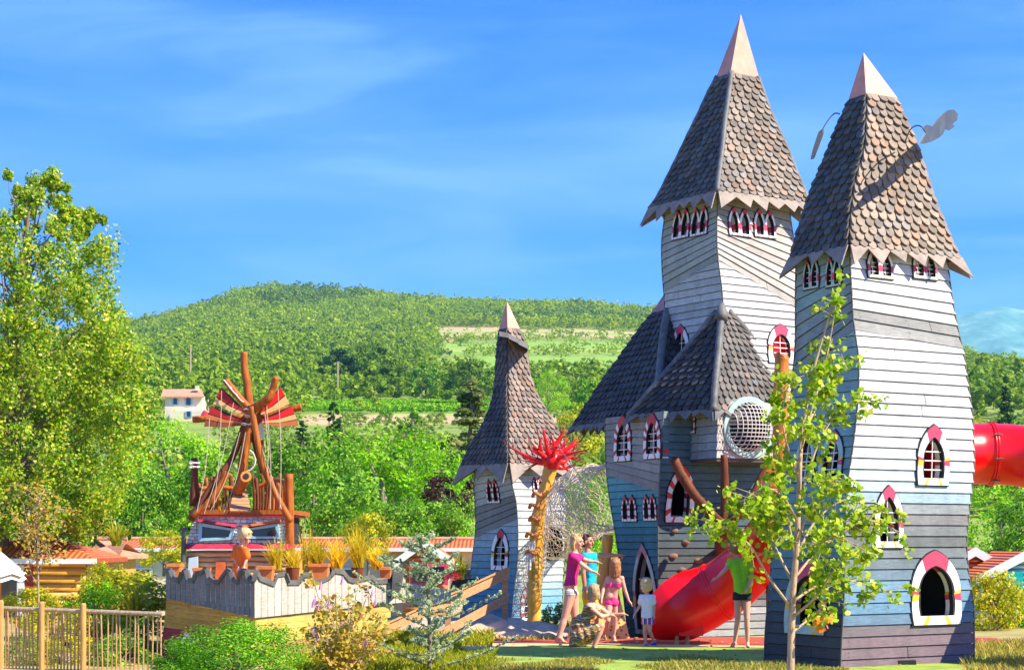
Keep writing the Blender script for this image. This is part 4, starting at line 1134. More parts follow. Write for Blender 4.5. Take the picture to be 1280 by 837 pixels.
TREES = [
 # name, label, cat, px, ytop, ybot, w, D, kind, mat, n, leaf, clumps, seed
 ('broadleaf_tree', 'feathery bright green tree at the right edge of the big poplar, below the pale house', 'tree', 212, 512, 668, 150, 66, 'broad', 'bright', 9000, .026, 80, 11),
 ('broadleaf_tree', 'feathery bright green tree at the centre, between the cypress and the small tower', 'tree', 478, 528, 668, 190, 74, 'broad', 'bright', 9000, .026, 80, 12),
 ('broadleaf_tree', 'low bright green tree below the cedar, left of the small tower roof', 'tree', 540, 540, 670, 110, 78, 'broad', 'bright', 9000, .026, 80, 11),
 ('laurel_tree', 'dark glossy leaved tree left of the play ship deck', 'tree', 178, 578, 690, 110, 60, 'broad', 'glossy', 8500, .031, 70, 21),
 ('laurel_tree', 'dark glossy leaved tree just behind the play ship mast', 'tree', 262, 560, 692, 130, 61, 'broad', 'glossy', 8500, .031, 70, 22),
 ('laurel_tree', 'tall glossy leaved tree right of the play ship', 'tree', 392, 540, 692, 140, 62, 'broad', 'glossy', 8500, .031, 70, 21),
 ('laurel_tree', 'rounded glossy green tree behind the ornamental grasses', 'tree', 456, 595, 692, 120, 58, 'broad', 'glossy', 8500, .031, 70, 22),
 ('laurel_tree', 'glossy green tree behind the white gable of the chalet porch', 'tree', 528, 612, 694, 110, 57, 'broad', 'glossy', 8500, .031, 70, 23),
 ('laurel_tree', 'small bright glossy tree against the left wall of the small tower', 'tree', 585, 618, 694, 80, 56, 'broad', 'glossy', 8500, .031, 70, 21),
 ('laurel_tree', 'shaded glossy tree low behind the big poplar trunk', 'tree', 120, 590, 692, 130, 60, 'broad', 'glossy', 8500, .031, 70, 23),
 ('purple_plum', 'purple leaved plum tree beside the small tower', 'tree', 563, 590, 655, 78, 60, 'broad', 'purple', 3000, .05, 34, 31),
 ('cypress', 'narrow dark cypress above the right side of the play ship', 'tree', 417, 500, 580, 24, 120, 'cypress', 'dark', 2600, .035, 60, 41),
 ('conifer_tree', 'broad dark conifer just left of the narrow cypress', 'tree', 378, 520, 600, 44, 115, 'conic', 'dark', 2600, .05, 60, 42),
 ('broadleaf_tree', 'round dark green tree on the edge of the bare field', 'tree', 515, 506, 575, 42, 125, 'tall', 'glossy', 2600, .045, 34, 43),
 ('cedar', 'pale yellowish cedar with open branches left of the small tower roof', 'tree', 588, 470, 600, 120, 84, 'conic', 'cedar', 4200, .040, 90, 44),
 ('stone_pine', 'largest umbrella pine of the dark clump on the lower slope', 'tree', 468, 424, 492, 72, 390, 'pine', 'pine', 2600, .06, 34, 51),
 ('stone_pine', 'left pine of the dark clump, next to the utility pole', 'tree', 424, 428, 490, 56, 395, 'pine', 'dark', 2600, .06, 34, 52),
 ('stone_pine', 'small yellowish pine at the right foot of the dark clump', 'tree', 500, 450, 498, 44, 385, 'pine', 'pine', 2600, .06, 34, 53),
 ('broadleaf_tree', 'rounded green tree between the pine clump and the small tower roof', 'tree', 532, 452, 505, 50, 350, 'broad', 'glossy', 2600, .06, 34, 54),
 ('stone_pine', 'tall light green pine immediately left of the copper-tipped small roof', 'tree', 590, 442, 508, 66, 330, 'pine', 'pine', 2600, .06, 34, 51),
 ('broadleaf_tree', 'bright round tree immediately right of the small roof', 'tree', 685, 460, 520, 56, 300, 'broad', 'bright', 9000, .026, 80, 12),
 ('broadleaf_tree', 'green tree half hidden behind the castle\'s left eave', 'tree', 742, 470, 560, 64, 150, 'broad', 'glossy', 2600, .06, 34, 54),
 ('broadleaf_tree', 'loose yellowish tree above the red roots', 'tree', 716, 505, 600, 76, 110, 'broad', 'yellow', 2600, .045, 34, 61),
 ('broadleaf_tree', 'yellow-green tree seen through the net tunnel', 'tree', 738, 585, 668, 96, 66, 'broad', 'bright', 9000, .026, 80, 11),
 ('olive_tree', 'round grey-green bush on the bare field, right of the cypress', 'tree', 446, 512, 530, 26, 282, 'bush', 'olive', 2600, .07, 30, 55),
 ('olive_tree', 'leafy dark bush at the middle of the bare field', 'tree', 482, 508, 531, 20, 280, 'bush', 'glossy', 2600, .07, 30, 56),
 ('olive_tree', 'pale round bush on the bare field beside the cedar', 'tree', 546, 512, 531, 24, 281, 'bush', 'olive', 2600, .07, 30, 55),
 ('fir_tree', 'tall fir standing out of the wood above the right red tube', 'tree', 1257, 466, 560, 40, 150, 'conic', 'dark', 3200, .04, 90, 71),
 ('hedge_tree', 'thick yellow-green tree below the right red tube', 'tree', 1250, 590, 694, 150, 58, 'broad', 'bright', 9000, .026, 80, 12),
 ('hedge_tree', 'glossy green tree at the right frame edge under the red tube', 'tree', 1300, 598, 700, 120, 52, 'broad', 'glossy', 8500, .031, 70, 22),
 ('broadleaf_tree', 'yellowish tree on the slope left of the fir', 'tree', 1226, 520, 600, 60, 140, 'broad', 'yellow', 2600, .045, 34, 61),
 ('broadleaf_tree', 'green tree on the slope at the right frame edge, behind the fir', 'tree', 1290, 520, 610, 90, 145, 'broad', 'glossy', 2600, .06, 34, 54),
]
for t in TREES:
    name, label, cat, px, y0, y1, w_, D, kind, mat, n, leaf, cl_, seed = t
    if 50 < D < 80 and y1 > 660: y1 += 52; w_ *= 1.15
    tree(name, label, cat, px, y0, y1, w_, D, kind, mat, n, leaf, cl_, seed)
# shrubs near the camp
SHR = [
 ('shrub', 'large yellow-green bush behind the picket fence', 165, 700, 800, 150, 27, 'yellow', 4200, .045, 44, 81),
 ('shrub', 'green bush behind the picket fence beside the big yellow bush', 118, 715, 810, 90, 26, 'bright', 4200, .04, 44, 82),
 ('shrub', 'small bush at the window of the first chalet', 40, 725, 790, 80, 28, 'yellow', 4200, .045, 44, 81),
 ('shrub', 'thin yellow bush in front of the long white chalet, right of the play ship', 460, 630, 712, 66, 50, 'yellow', 4200, .045, 44, 81),
 ('shrub', 'yellow bush in front of the long white chalet, left of the play ship', 205, 655, 715, 70, 50, 'yellow', 4200, .045, 44, 82),
 ('shrub', 'yellow-green bush right of the nearest tower foot', 1243, 700, 805, 100, 31, 'yellow', 4200, .045, 44, 81),
 ('shrub', 'green bush at the right frame edge beside the pale blue chalet', 1278, 720, 800, 80, 32, 'bright', 4200, .04, 44, 82),
 ('shrub', 'tall loose yellow bush before the second chalet', 135, 690, 790, 70, 31, 'yellow', 4200, .045, 44, 81),
 ('shrub', 'dark green bush low behind the pickets near the ship bow', 178, 765, 830, 70, 23.5, 'glossy', 3400, .055, 34, 86),
 ('shrub', 'golden bush low behind the left fence posts', 70, 750, 830, 110, 25, 'yellow', 4200, .045, 44, 82),
 ('shrub', 'low green plants at the bottom left behind the pickets', 30, 785, 850, 90, 22.4, 'olive', 4200, .04, 40, 87),
 ('shrub', 'low yellow plants behind the pickets between the second and third posts', 78, 790, 850, 80, 22.3, 'yellow', 4200, .045, 44, 82),
 ('shrub', 'leafy plants behind the last pickets before the ship bow', 150, 788, 850, 100, 22.4, 'glossy', 3400, .055, 34, 86),
 ('shrub', 'small weedy bush between the carved post and the woman in magenta', 694, 745, 792, 42, 30, 'olive', 1500, .07, 24, 83),
 ('shrub', 'dense fresh green shrub in the foreground before the play ship hull', 296, 762, 868, 190, 19.5, 'fresh', 19000, .022, 110, 84),
 ('shrub', 'small green shrub at the left foot of the play ship hull', 232, 800, 860, 90, 19.8, 'fresh', 9000, .032, 60, 85),
]
for name, label, px, y0, y1, w_, D, mat, n, leaf, cl_, seed in SHR:
    tree(name, label, 'shrub', px, y0, y1, w_, D, 'bush', mat, n, leaf, cl_, seed)

# the big poplar at the left
def poplar():
    D = 38; rng = np.random.default_rng(5)
    root = thing('poplar', 'huge yellow-green poplar filling the left edge of the view', 'tree', (P(20, 0, D).x, D, -.5))
    prof = [(210, 30, 22), (240, 45, 54), (270, 40, 88), (300, 32, 108), (350, 10, 148), (400, 0, 175), (440, 0, 190), (500, -10, 205), (560, -10, 190), (610, 0, 165), (660, 10, 120)]
    cc, rad = [], []
    while len(cc) < 620:
        y = 216+(660-216)*rng.uniform(0, 1)**.72; cx = np.interp(y, [p[0] for p in prof], [p[1] for p in prof]); w = np.interp(y, [p[0] for p in prof], [p[2] for p in prof])
        a = rng.uniform(0, 6.28); r = rng.uniform(.25, 1)**.5
        px = cx+w*r*math.cos(a)-0; dd = w/F*D*r*math.sin(a)*.8
        if px < -160: continue
        p = P(px, y, D); cc.append((p.x, D+dd, p.z)); rad.append(rng.uniform(.18, .42)*(0.5 if y < 300 else 1))
    cc = np.array(cc); rad = np.array(rad); n = 115000; idx = rng.integers(0, len(cc), n); d = unit(n, rng)
    C = cc[idx]+d*(rad[idx]*rng.uniform(.1, 1.15, n)**.6)[:, None]*np.array([1, 1, 1.25])
    L = leaves(C, .074, d*.6+np.array([.2, -.3, .3]), OVAL, rng, .7, 0)
    L -= np.array(root.location)
    me = quads_mesh('crown', L, LM['poplar'], 6); link(bpy.data.objects.new('crown', me), root)
    b = MB(); base = Vector((P(-12, 0, D).x, D, -1)); top = P(38, 235, D)
    pts = wavy(base, top, 10, .12); b.tube(pts, [lerp(.28, .02, i/10) for i in range(11)], 10)
    for i in rng.choice(len(cc), 130, replace=False):
        p = Vector(cc[i]); k = min(.95, max(.12, (p.z+1)/(top.z+1)-.16)); s = base.lerp(top, k)
        b.tube(wavy(s, p, 4, .08), [.05*(1-k)+.012, .04*(1-k)+.01, .02, .012, .006], 5)
    b.build('trunk', M['bark'], root)
poplar()

# ================================================================== PLAY SHIP
SH = thing('play_ship', 'wooden play ship with wavy-topped plank hull, crooked cabin and striped red sails', 'play ship', (-3.6, 22.5, 0))
Cn, Lf, Rt = (318, 21.8), (207, 22.8), (507, 24.6)     # (photo column, distance)
def hullD(px):
    return lerp(Lf[1], Cn[1], (px-207)/111) if px < 318 else lerp(Cn[1], Rt[1], (px-318)/189)
CREN = [(207, 712), (213, 712), (216, 721), (223, 726), (227, 714), (232, 712), (235, 724), (241, 725), (244, 716), (252, 714), (254, 711), (258, 711), (261, 722), (267, 726), (272, 726), (277, 719), (283, 711),
        (288, 714), (290, 723), (295, 727), (298, 722), (301, 712), (308, 712), (311, 725), (317, 726), (320, 712), (325, 722), (343, 729), (348, 717), (356, 716), (360, 727), (375, 727), (378, 718), (388, 717), (393, 727), (405, 724), (414, 720),
        (418, 712), (429, 714), (436, 723), (442, 725), (465, 720), (471, 726), (487, 725), (494, 712), (504, 712), (507, 720)]
cx_, cy_ = [c[0] for c in CREN], [c[1] for c in CREN]
by_ = lambda px: lerp(747, 772, (px-207)/111) if px < 318 else lerp(772, 752, (px-318)/189)
b = MB(); x = 207.0
while x < 506.5:
    wpx = 6.2 if x < 318 else 8.4
    x2 = min(x+wpx, 507)
    if x < 318 < x2: x2 = 318
    xs = sorted({x+.35, x2-.35}|{c for c in cx_ if x+.5 < c < x2-.5})
    g = random.uniform(.85, 1.1); col = tuple(v*g for v in ((0.23, 0.23, 0.21) if x < 318 else (0.64, 0.57, 0.48)))  # left side coloured dark as in shade, right side as lit
    for a, c in zip(xs, xs[1:]):
        f = [P(a, by_(a), hullD(a)), P(c, by_(c), hullD(c)), P(c, lint(cx_, cy_, c)+2, hullD(c)), P(a, lint(cx_, cy_, a)+2, hullD(a))]
        b.hexa(f+[p+Vector((.0, .035, 0)) for p in f], 0, col)
    x = x2
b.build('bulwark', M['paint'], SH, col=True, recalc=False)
b = MB()
for (x0, y0), (x1, y1) in zip(CREN, CREN[1:]):
    d0, d1 = hullD(x0), hullD(x1)
    f = [P(x0, y0+3.5, d0-.035), P(x1, y1+3.5, d1-.035), P(x1, y1-2.2, d1-.035), P(x0, y0-2.2, d0-.035)]
    if abs(x1-x0) < 5 and abs(y1-y0) > 5:   # steep pieces get width sideways
        s = 2.6; f = [P(x0-s, y0, d0-.036), P(x0+s, y0, d0-.036), P(x1+s, y1, d1-.036), P(x1-s, y1, d1-.036)]
        if y1 > y0: f = [P(x1-s, y1, d1-.036), P(x1+s, y1, d1-.036), P(x0+s, y0, d0-.036), P(x0-s, y0, d0-.036)]
    b.hexa(f+[p+Vector((0, .13, 0)) for p in f])
b.build('coping', M['greyrail'], SH)
# lower hull: horizontal planks, yellow over red
b = MB()
YEL = (0.72, 0.36, 0.045); RED = (0.50, 0.035, 0.05)
for side in (0, 1):
    for k in range(15):
        y0 = 746+k*7.6; y1 = y0+7.1
        if side == 0:
            xa0, xa1 = 207-(y0-746)*.10, 207-(y1-746)*.10; xb = 318; Da, Db = 22.8, 21.83
            pts = [(xa1, y1, Da), (xb, y1+14, Db), (xb, y0+14, Db), (xa0, y0, Da)]
            lim = 756
        else:
            xb0 = 500-(y0-746)*.55; xb1 = 500-(y1-746)*.55
            xb0 = max(340, 500-(y0-746)*.55); segs_ = [lerp(318, xb0, q_/8) for q_ in range(9)]
            g = random.uniform(.85, 1.12); c = (0.74, .50, .12) if k < 6 else (.50, .30, .10); yy = lambda x_, y_: y_+lerp(14, -6, (x_-318)/182)
            for xa_, xc_ in zip(segs_, segs_[1:]):
                f = [P(xa_, yy(xa_, y1), hullD(xa_)), P(xc_, yy(xc_, y1), hullD(xc_)), P(xc_, yy(xc_, y0), hullD(xc_)), P(xa_, yy(xa_, y0), hullD(xa_))]
                f = [p+Vector((0, .075, 0)) for p in f]; b.hexa(f+[p+Vector((0, .06, 0)) for p in f], 0, tuple(v*g for v in c))
            continue
        f = [P(*p)+Vector((0, .075, 0)) for p in pts]
        g = random.uniform(.85, 1.12); c = YEL if k < 5 else RED
        if side: c = (0.74, .50, .12) if k < 6 else (.50, .30, .10)
        b.hexa(f+[p+Vector((0, .06, 0)) for p in f], 0, tuple(v*g for v in c))
b.build('hull', M['paint'], SH, col=True, recalc=False)
# little gothic port in the red bow
b = MB()
b.prism([P(224, 808, 22.3), P(233, 784, 22.3), P(243, 808, 22.3), P(238, 808, 22.3), P(233, 795, 22.3), P(228, 808, 22.3)], (0, .1, 0)); pw = b.build('port_window', M['wwhite'], SH)
b = MB(); b.prism([P(228, 793, 22.28), P(233, 782, 22.28), P(239, 794, 22.28), P(233, 788, 22.28)], (0, .1, 0)); b.build('port_peak', M['wred'], pw)
b = MB(); b.prism([P(228, 812, 22.34), P(233, 794, 22.34), P(239, 812, 22.34)], (0, .05, 0)); b.build('port_pane', M['dark'], pw)
# deck
b = MB(); b.add([P(210, 742, 22.9), P(318, 748, 21.95), P(505, 738, 24.7), P(470, 728, 27.2), P(230, 728, 27.2)], [(0, 1, 2, 3, 4)]); b.build('deck', M['rail_wood'], SH)
# cabin
DC = 24.6
b = MB()
def panel(b, pts, D, th, m=0, c=(1, 1, 1), D2=None):
    f = [P(x, y, D) for x, y in pts]; b.prism(f, (0, th, 0), m, c)
panel(b, [(232, 745), (362, 745), (361, 688), (233, 688)], DC+.02, 1.6)
cb = b.build('cabin', M['logwall'], SH)
b = MB()
for k in range(8):
    y = 692+k*6.5; b.tube(wavy(P(233-k*.2, y, DC), P(362+k*.2, y+random.uniform(-1, 1), DC), 8, .02), .036, 8, c=(0.60, .38, .17) if k % 2 else (.72, .50, .26), noise_=.05)
b.build('log_cladding', M['paint'], cb, smooth=True, col=True)
b = MB(); panel(b, [(233, 680), (361, 680), (356, 645), (244, 645)], DC+.03, 1.6); b.build('upper_wall', M['dark'], cb)
b = MB(); rr = random.Random(9)
wl_ = [(248.5, 652.6), (293, 660.7), (290, 674), (247.5, 676)]; wr_ = [(304, 661), (348, 653.6), (350, 673), (314, 673)]
y = 645
while y < 680:
    hgt = 4.2; x = 243-(y-645)*.31; xe = 357+(y-645)*.13
    while x < xe:
        wd = rr.uniform(5, 9); x2 = min(x+wd-.6, xe); cxm = (x+x2)/2
        if not ((250 < cxm < 290 and 656 < y+2 < 675) or (306 < cxm < 348 and 656 < y+2 < 673)):
            g = rr.uniform(.7, 1.0); c = (.94*g, .84*g, .68*g)
            j = rr.uniform(-.6, .6)
            f = [P(x, y+hgt-.5+j, DC-.01), P(x2, y+hgt-.5-j, DC-.01), P(x2, y, DC+.015), P(x, y, DC+.015)]
            b.hexa(f+[p+Vector((0, .04, 0)) for p in f], 0, c)
        x += wd
    y += hgt
b.build('stone_shingles', M['stone_tile'], cb, col=True, recalc=False)
for w_, brow, bm_ in ((wl_, [(247, 649.5), (294.5, 656.5)], 'crimson'), (wr_, [(303, 657.5), (350, 650)], 'tile')):
    b = MB(); c = (sum(p[0] for p in w_)/4, sum(p[1] for p in w_)/4)
    inn = [(c[0]+(x-c[0])*.80, c[1]+(y-c[1])*.62) for x, y in w_]
    for i in range(4):
        j = (i+1) % 4; f = [P(*w_[i], DC-.07), P(*w_[j], DC-.07), P(*inn[j], DC-.07), P(*inn[i], DC-.07)]
        b.hexa(f+[p+Vector((0, .14, 0)) for p in f])
    fr = b.build('cabin_window', M['bluepaint'], cb)
    b = MB(); b.prism([P(*p, DC-.02) for p in inn], (0, .03, 0)); b.build('pane', M['glass'], fr)
    b = MB(); (x0, y0), (x1, y1) = brow; f = [P(x0, y0+1.8, DC-.14), P(x1, y1+1.8, DC-.14), P(x1, y1-1.2, DC-.12), P(x0, y0-1.2, DC-.12)]
    b.hexa(f+[p+Vector((0, .16, 0)) for p in f]); b.build('window_hood', M[bm_], fr)
b = MB(); f = [P(230, 686, DC-.16), P(364, 686, DC-.16), P(362, 679.5, DC-.06), P(232, 679.5, DC-.06)]; b.hexa(f+[p+Vector((0, .2, 0)) for p in f]); b.build('crimson_band', M['crimson'], cb)
b = MB(); f = [P(238, 645.5, DC-.04), P(362, 645.5, DC-.04), P(362, 643, DC-.04), P(238, 643, DC-.04)]; b.hexa(f+[p+Vector((0, 1.9, 0)) for p in f]); b.build('roof_edge', M['crimson'], cb)
b = MB(); f = [P(236, 642.6, DC-.05), P(366, 642.6, DC-.05), P(366, 637, DC-.05), P(236, 637, DC-.05)]; b.hexa(f+[p+Vector((0, 2.1, 0)) for p in f]); b.build('platform', M['log_red'], SH)
b = MB(); b.tube([P(229, 702, DC-.1), P(230, 660, DC-.1)], .035, 12); b.tube([P(227, 661, DC-.1), P(236, 660, DC+.1)], .018, 8); b.build('stove_pipe', M['steel'], SH)
b = MB(); f = [P(233, 735, DC-.15), P(247, 735, DC-.15), P(247, 695, DC-.15), P(236, 697, DC-.15)]; b.hexa(f+[p+Vector((0, .05, 0)) for p in f]); b.build('small_door', M['bluegrey'], cb)
b = MB(); f = [P(268, 745, DC-.1), P(282, 745, DC-.1), P(281, 702, DC-.1), P(270, 702, DC-.1)]; b.hexa(f+[p+Vector((0, .04, 0)) for p in f]); b.build('door_post', M['tile'], cb)
# upright plank railings round the platform
rr = random.Random(12); pl = [(242, 592), (252, 597), (262, 598), (270, 602), (277, 606), (283, 602), (290, 600)]
for side in (0, 1):
    for k in range(14):
        x = (243+k*4.3) if side == 0 else (318+k*3.4); D = DC+1.2 if 1 < k < 12 else DC+.3
        top = 590+rr.uniform(-3, 12)+(0 if k in (0, 13) else 4); tilt = rr.uniform(-3, 3)
        b = MB(); w_ = rr.uniform(1.6, 2.8)
        pts = smooth_path([P(x, 640, D), P(x+tilt*.4+1.2, 620, D), P(x+tilt, top, D)], 3)
        b.tube(pts, [w_/F*D*rr.uniform(.85, 1.1) for _ in pts], 7, noise_=.1)
        b.build('railing_plank', M['log_red'] if rr.random() < .4 else M['log_brown'], SH, smooth=True)
def slog(pts, r, name, mat='log_red', D=DC, sub=5, n=10):
    return log(SH, [(p[0], p[1], p[2] if len(p) > 2 else D) for p in pts], r, mat, name, n=n, sub=sub)
slog([(241, 632, DC+.2), (243, 600, DC+.2), (243, 572, DC+.2)], (.055, .045), 'corner_post', 'log_brown')
slog([(362, 700, DC+.0), (362, 645, DC), (361, 592, DC)], (.065, .06), 'corner_post')
slog([(242, 612, DC+.5), (275, 608, DC+.9), (300, 612, DC+1.2)], .03, 'rail'); slog([(322, 608, DC+1), (345, 600, DC+.9), (363, 604, DC+.2)], .03, 'rail')
slog([(238, 650, DC-.2), (262, 612, DC-.1), (290, 572, DC), (306, 530, DC), (310, 515, DC)], (.052, .045), 'leg_log', 'log_brown')
slog([(241, 645, DC-.25), (265, 622, DC-.25), (285, 590, DC-.2)], (.04, .05), 'leg_log')
slog([(364, 652, DC-.2), (345, 618, DC-.2), (328, 580, DC-.2), (320, 540, DC-.2), (314, 508, DC-.2)], (.048, .042), 'leg_log')
slog([(330, 590, DC+.1), (321, 560, DC+.1), (315, 530, DC+.1)], .05, 'leg_log', 'log_brown')
slog([(302, 600, DC), (304, 575, DC), (309, 548, DC), (311, 520, DC), (308, 512, DC)], (.07, .06), 'mast_foot')
slog([(305, 440, DC+.2), (305.5, 460, DC+.2), (309, 480, DC+.2), (312, 515, DC+.2)], (.05, .062), 'mast')
slog([(282, 475, DC-.1), (295, 492, DC-.1), (311, 510, DC-.05)], (.050, .054), 'upper_spar')
slog([(345, 471, DC-.3), (341, 486, DC-.25), (336, 497, DC-.25), (318, 510, DC-.15), (310, 517, DC)], (.045, .068), 'upper_spar')
slog([(241, 524, DC+.2), (262, 523, DC+.2), (305, 521, DC+.2)], (.05, .05), 'side_spar'); slog([(377, 508, DC+.1), (358, 513, DC+.1), (315, 525, DC+.1)], (.05, .05), 'side_spar')
c_ = slog([(298, 612, DC-.3), (304, 602, DC-.5), (307, 596, DC-.7)], (.08, .062), 'cannon')
b = MB(); b.tube([P(307, 596.5, DC-.68), P(307.6, 595, DC-.74)], [.075, .075], 16); b.tube([P(307.6, 595, DC-.742), P(307.7, 594.8, DC-.75)], [.042, .042], 12, 1); b.build('muzzle_ring', [M['log_orange'], M['dark']], c_)
# sails: fans of stained strips
def sail(apex, rim, cols, D, name='sail'):
    ax, ay = apex; b = MB(); mats = [M['sred'], M['scream'], M['sbrown'], M['sbright'], M['sorange'], M['wblack']]
    n = len(cols)
    for k, ci in enumerate(cols):
        (x0, y0), (x1, y1) = rim[k], rim[k+1]
        g = .06; p0 = (lerp(x0, x1, g), lerp(y0, y1, g)); p1 = (lerp(x0, x1, 1-g), lerp(y0, y1, 1-g))
        a0 = (ax, ay+k*2.2); a1 = (ax, ay+k*2.2+1.9)
        m0 = (lerp(a0[0], p0[0], .5), lerp(a0[1], p0[1], .5)+2.0); m1 = (lerp(a1[0], p1[0], .5), lerp(a1[1], p1[1], .5)+2.0)
        b.prism([P(*q_, D-.01) for q_ in (a0, a1, m1, p1, p0, m0)], (0, .03, 0), ci)
    b.prism([P(*q_, D+.024) for q_ in [(ax, ay-1)]+[(ax, ay+n*2.2)]+[(x, y) for x, y in rim[::-1]]], (0, .012, 0), 5)
    return b.build(name, mats, SH)
for k, c in (('sred', (.40, .012, .010)), ('scream', (.72, .45, .16)), ('sbrown', (.26, .07, .02)), ('sbright', (.80, .012, .012)), ('sorange', (.55, .16, .04)), ('swhite', (.72, .66, .55))):
    M[k] = plain('sail_'+{'sred': 'dark_red', 'scream': 'cream', 'sbrown': 'brown', 'sbright': 'bright_red', 'sorange': 'orange', 'swhite': 'white'}[k], c, .6, 8, .15)
sail((307, 514), [(277, 484), (270, 496), (266, 505)], [0, 1], DC-.09)
sail((304, 525), [(264, 507), (260, 517), (257, 524), (255, 533)], [0, 4, 2], DC-.09)
sail((326, 514), [(350, 483), (356, 494), (362, 505)], [3, 1], DC-.12)
sail((328, 524), [(364, 507), (368, 517), (371, 524), (373, 532)], [3, 1, 4], DC-.12)
b = MB()
for k, (a, c, m) in enumerate(((0, .34, 2), (.34, .72, 1), (.72, 1, 2))):
    pa = lambda t, s: (lerp(318, 320, t)+s*10, lerp(520, 565, t)-s*14*(1-t))
    b.prism([P(*pa(a, 0), DC-.02), P(*pa(c-.02, 0), DC-.02), P(*pa(c-.02, 1), DC-.02), P(*pa(a, 1), DC-.02)], (0, .03, 0), m)
b.build('sail', [M['sred'], M['swhite'], M['sbrown']], SH)
for x0, y0, x1, y1 in ((277, 488, 266, 640), (292, 503, 255, 642), (262, 523, 246, 640), (347, 478, 350, 635), (333, 505, 338, 636), (300, 540, 262, 640), (307, 540, 280, 640), (322, 545, 352, 636), (331, 515, 334, 590)):
    b = MB(); p0, p1 = P(x0, y0, DC-.2), P(x1, y1, DC-.35); m_ = p0.lerp(p1, .5)+Vector((.03, 0, -.06)); b.tube(smooth_path([p0, m_, p1], 4), .0048, 5); b.build('rigging_rope', M['rig'], SH)
for cx0, cy0, a in ((285, 480, .6), (291, 488, .6), (299, 497, .6), (341, 478, -.7), (340, 486, -.7), (312, 512, 0), (313, 520, 0), (243, 583, 0), (243, 578, 0), (309, 530, 0)):
    b = MB(); c0 = P(cx0, cy0, DC-.12); pts = [c0+Vector((.075*math.cos(t)*math.cos(a), .075*math.sin(t), .10*math.cos(t)*math.sin(-a)*1.0+.01*math.sin(2*t))) for t in np.linspace(0, 2*math.pi, 14)]
    b.tube(pts, .009, 5, cap=False); b.build('lashing', M['rope'], SH)
b = MB(); c0 = P(304, 575, DC+.25); b.tube([c0+Vector((.17*math.cos(t), 0, .17*math.sin(t))) for t in np.linspace(0, 2*math.pi, 28)], .014, 6, cap=False)
b.build('rope_ring', M['rope'], SH)
b = MB()
for k in range(7):
    t0, t1 = k/7, (k+.85)/7; f = [P(lerp(287, 293, t0), lerp(638, 608, t0), DC-.1+t0*.6), P(lerp(314, 307, t0), lerp(638, 608, t0), DC-.1+t0*.6), P(lerp(314, 307, t1), lerp(638, 608, t1), DC-.1+t1*.6), P(lerp(287, 293, t1), lerp(638, 608, t1), DC-.1+t1*.6)]
    b.hexa(f+[p+Vector((0, .03, -.02)) for p in f])
b.build('plank_slope', M['rail_wood'], SH)
# far bulwark piece and the curved stern
b = MB(); x = 508
for k in range(7):
    g = random.uniform(.85, 1.05); f = [P(x, 757-k*.5, 24.8+k*.1), P(x+7.6, 757-k*.5, 24.8+k*.1), P(x+7.6, 730+k*1.2, 24.8+k*.1), P(x, 728+k*1.2, 24.8+k*.1)]
    b.hexa(f+[p+Vector((0, .04, 0)) for p in f], 0, (.66*g, .64*g, .58*g)); x += 8
b.build('stern_planks', M['paint'], SH, col=True, recalc=False)
b = MB(); f = [P(489, 748, 24.2), P(499, 740, 24.2), P(504, 716, 24.2), P(491, 714, 24.2)]; b.hexa(f+[p+Vector((0, .3, 0)) for p in f]); b.build('stern_curl', M['greyrail'], SH)
# planters and grasses on the deck
def planter(x, ytop, w, h, D, label, mat='terracotta', round_=False):
    root = thing('planter', label, 'planter', P(x, ytop+h, D), 'planters along the ship deck'); b = MB()
    if round_: b.tube([P(x, ytop+h, D), P(x, ytop+1.5, D), P(x, ytop, D)], [w*.40/F*D, w*.5/F*D, w*.54/F*D], 18)
    else:
        hw, hb = w/2/F*D, w*.42/F*D; z1, z0 = P(x, ytop, D), P(x, ytop+h, D)
        b.hexa([z0+Vector((-hb, -.1, 0)), z0+Vector((hb, -.1, 0)), z1+Vector((hw, -.13, 0)), z1+Vector((-hw, -.13, 0)), z0+Vector((-hb, .12, 0)), z0+Vector((hb, .12, 0)), z1+Vector((hw, .15, 0)), z1+Vector((-hw, .15, 0))])
        b.hexa([z1+Vector((-hw*1.05, -.15, -.03)), z1+Vector((hw*1.05, -.15, -.03)), z1+Vector((hw*1.05, -.15, .01)), z1+Vector((-hw*1.05, -.15, .01)), z1+Vector((-hw*1.05, .17, -.03)), z1+Vector((hw*1.05, .17, -.03)), z1+Vector((hw*1.05, .17, .01)), z1+Vector((-hw*1.05, .17, .01))])
    b.build('pot', M[mat], root); return root
def grass_plant(name, label, x, y0, h, spread, D, n, mat, parent=None, seed=1, droop=.5, wdt=.012, group=None):
    rng = random.Random(seed); base = P(x, y0, D); H = h*.86/F*D; S = spread/F*D
    root = thing(name, label, 'plant', base, group); V = []
    for _ in range(n):
        a = rng.uniform(0, 6.28); lean = rng.uniform(.05, 1)**.8; hh = H*rng.uniform(.55, 1.05); p = base+Vector((rng.uniform(-.06, .06), rng.uniform(-.06, .06), 0)); w = wdt*rng.uniform(.6, 1.2)
        side = Vector((math.sin(a), -math.cos(a), 0)); prev = (p, w)
        for s in range(1, 5):
            t = s/4; q_ = p+Vector((math.cos(a)*S*lean*t**1.4, math.sin(a)*S*lean*t**1.4, hh*(t-droop*lean*t**3*.8))); ww = w*(1-t*.92)
            V.append([prev[0]-side*prev[1], prev[0]+side*prev[1], q_+side*ww, q_-side*ww]); prev = (q_, ww)
    A = np.array([[tuple(v-base) for v in q_] for q_ in V]); me = quads_mesh('blades', A, LM[mat]); link(bpy.data.objects.new('blades', me), root)
    return root
LM['straw'] = leaf_mat('leaf_straw', [(.80, .50, .02), (.90, .66, .04), (.80, .66, .04), (.58, .60, .04)], .5)
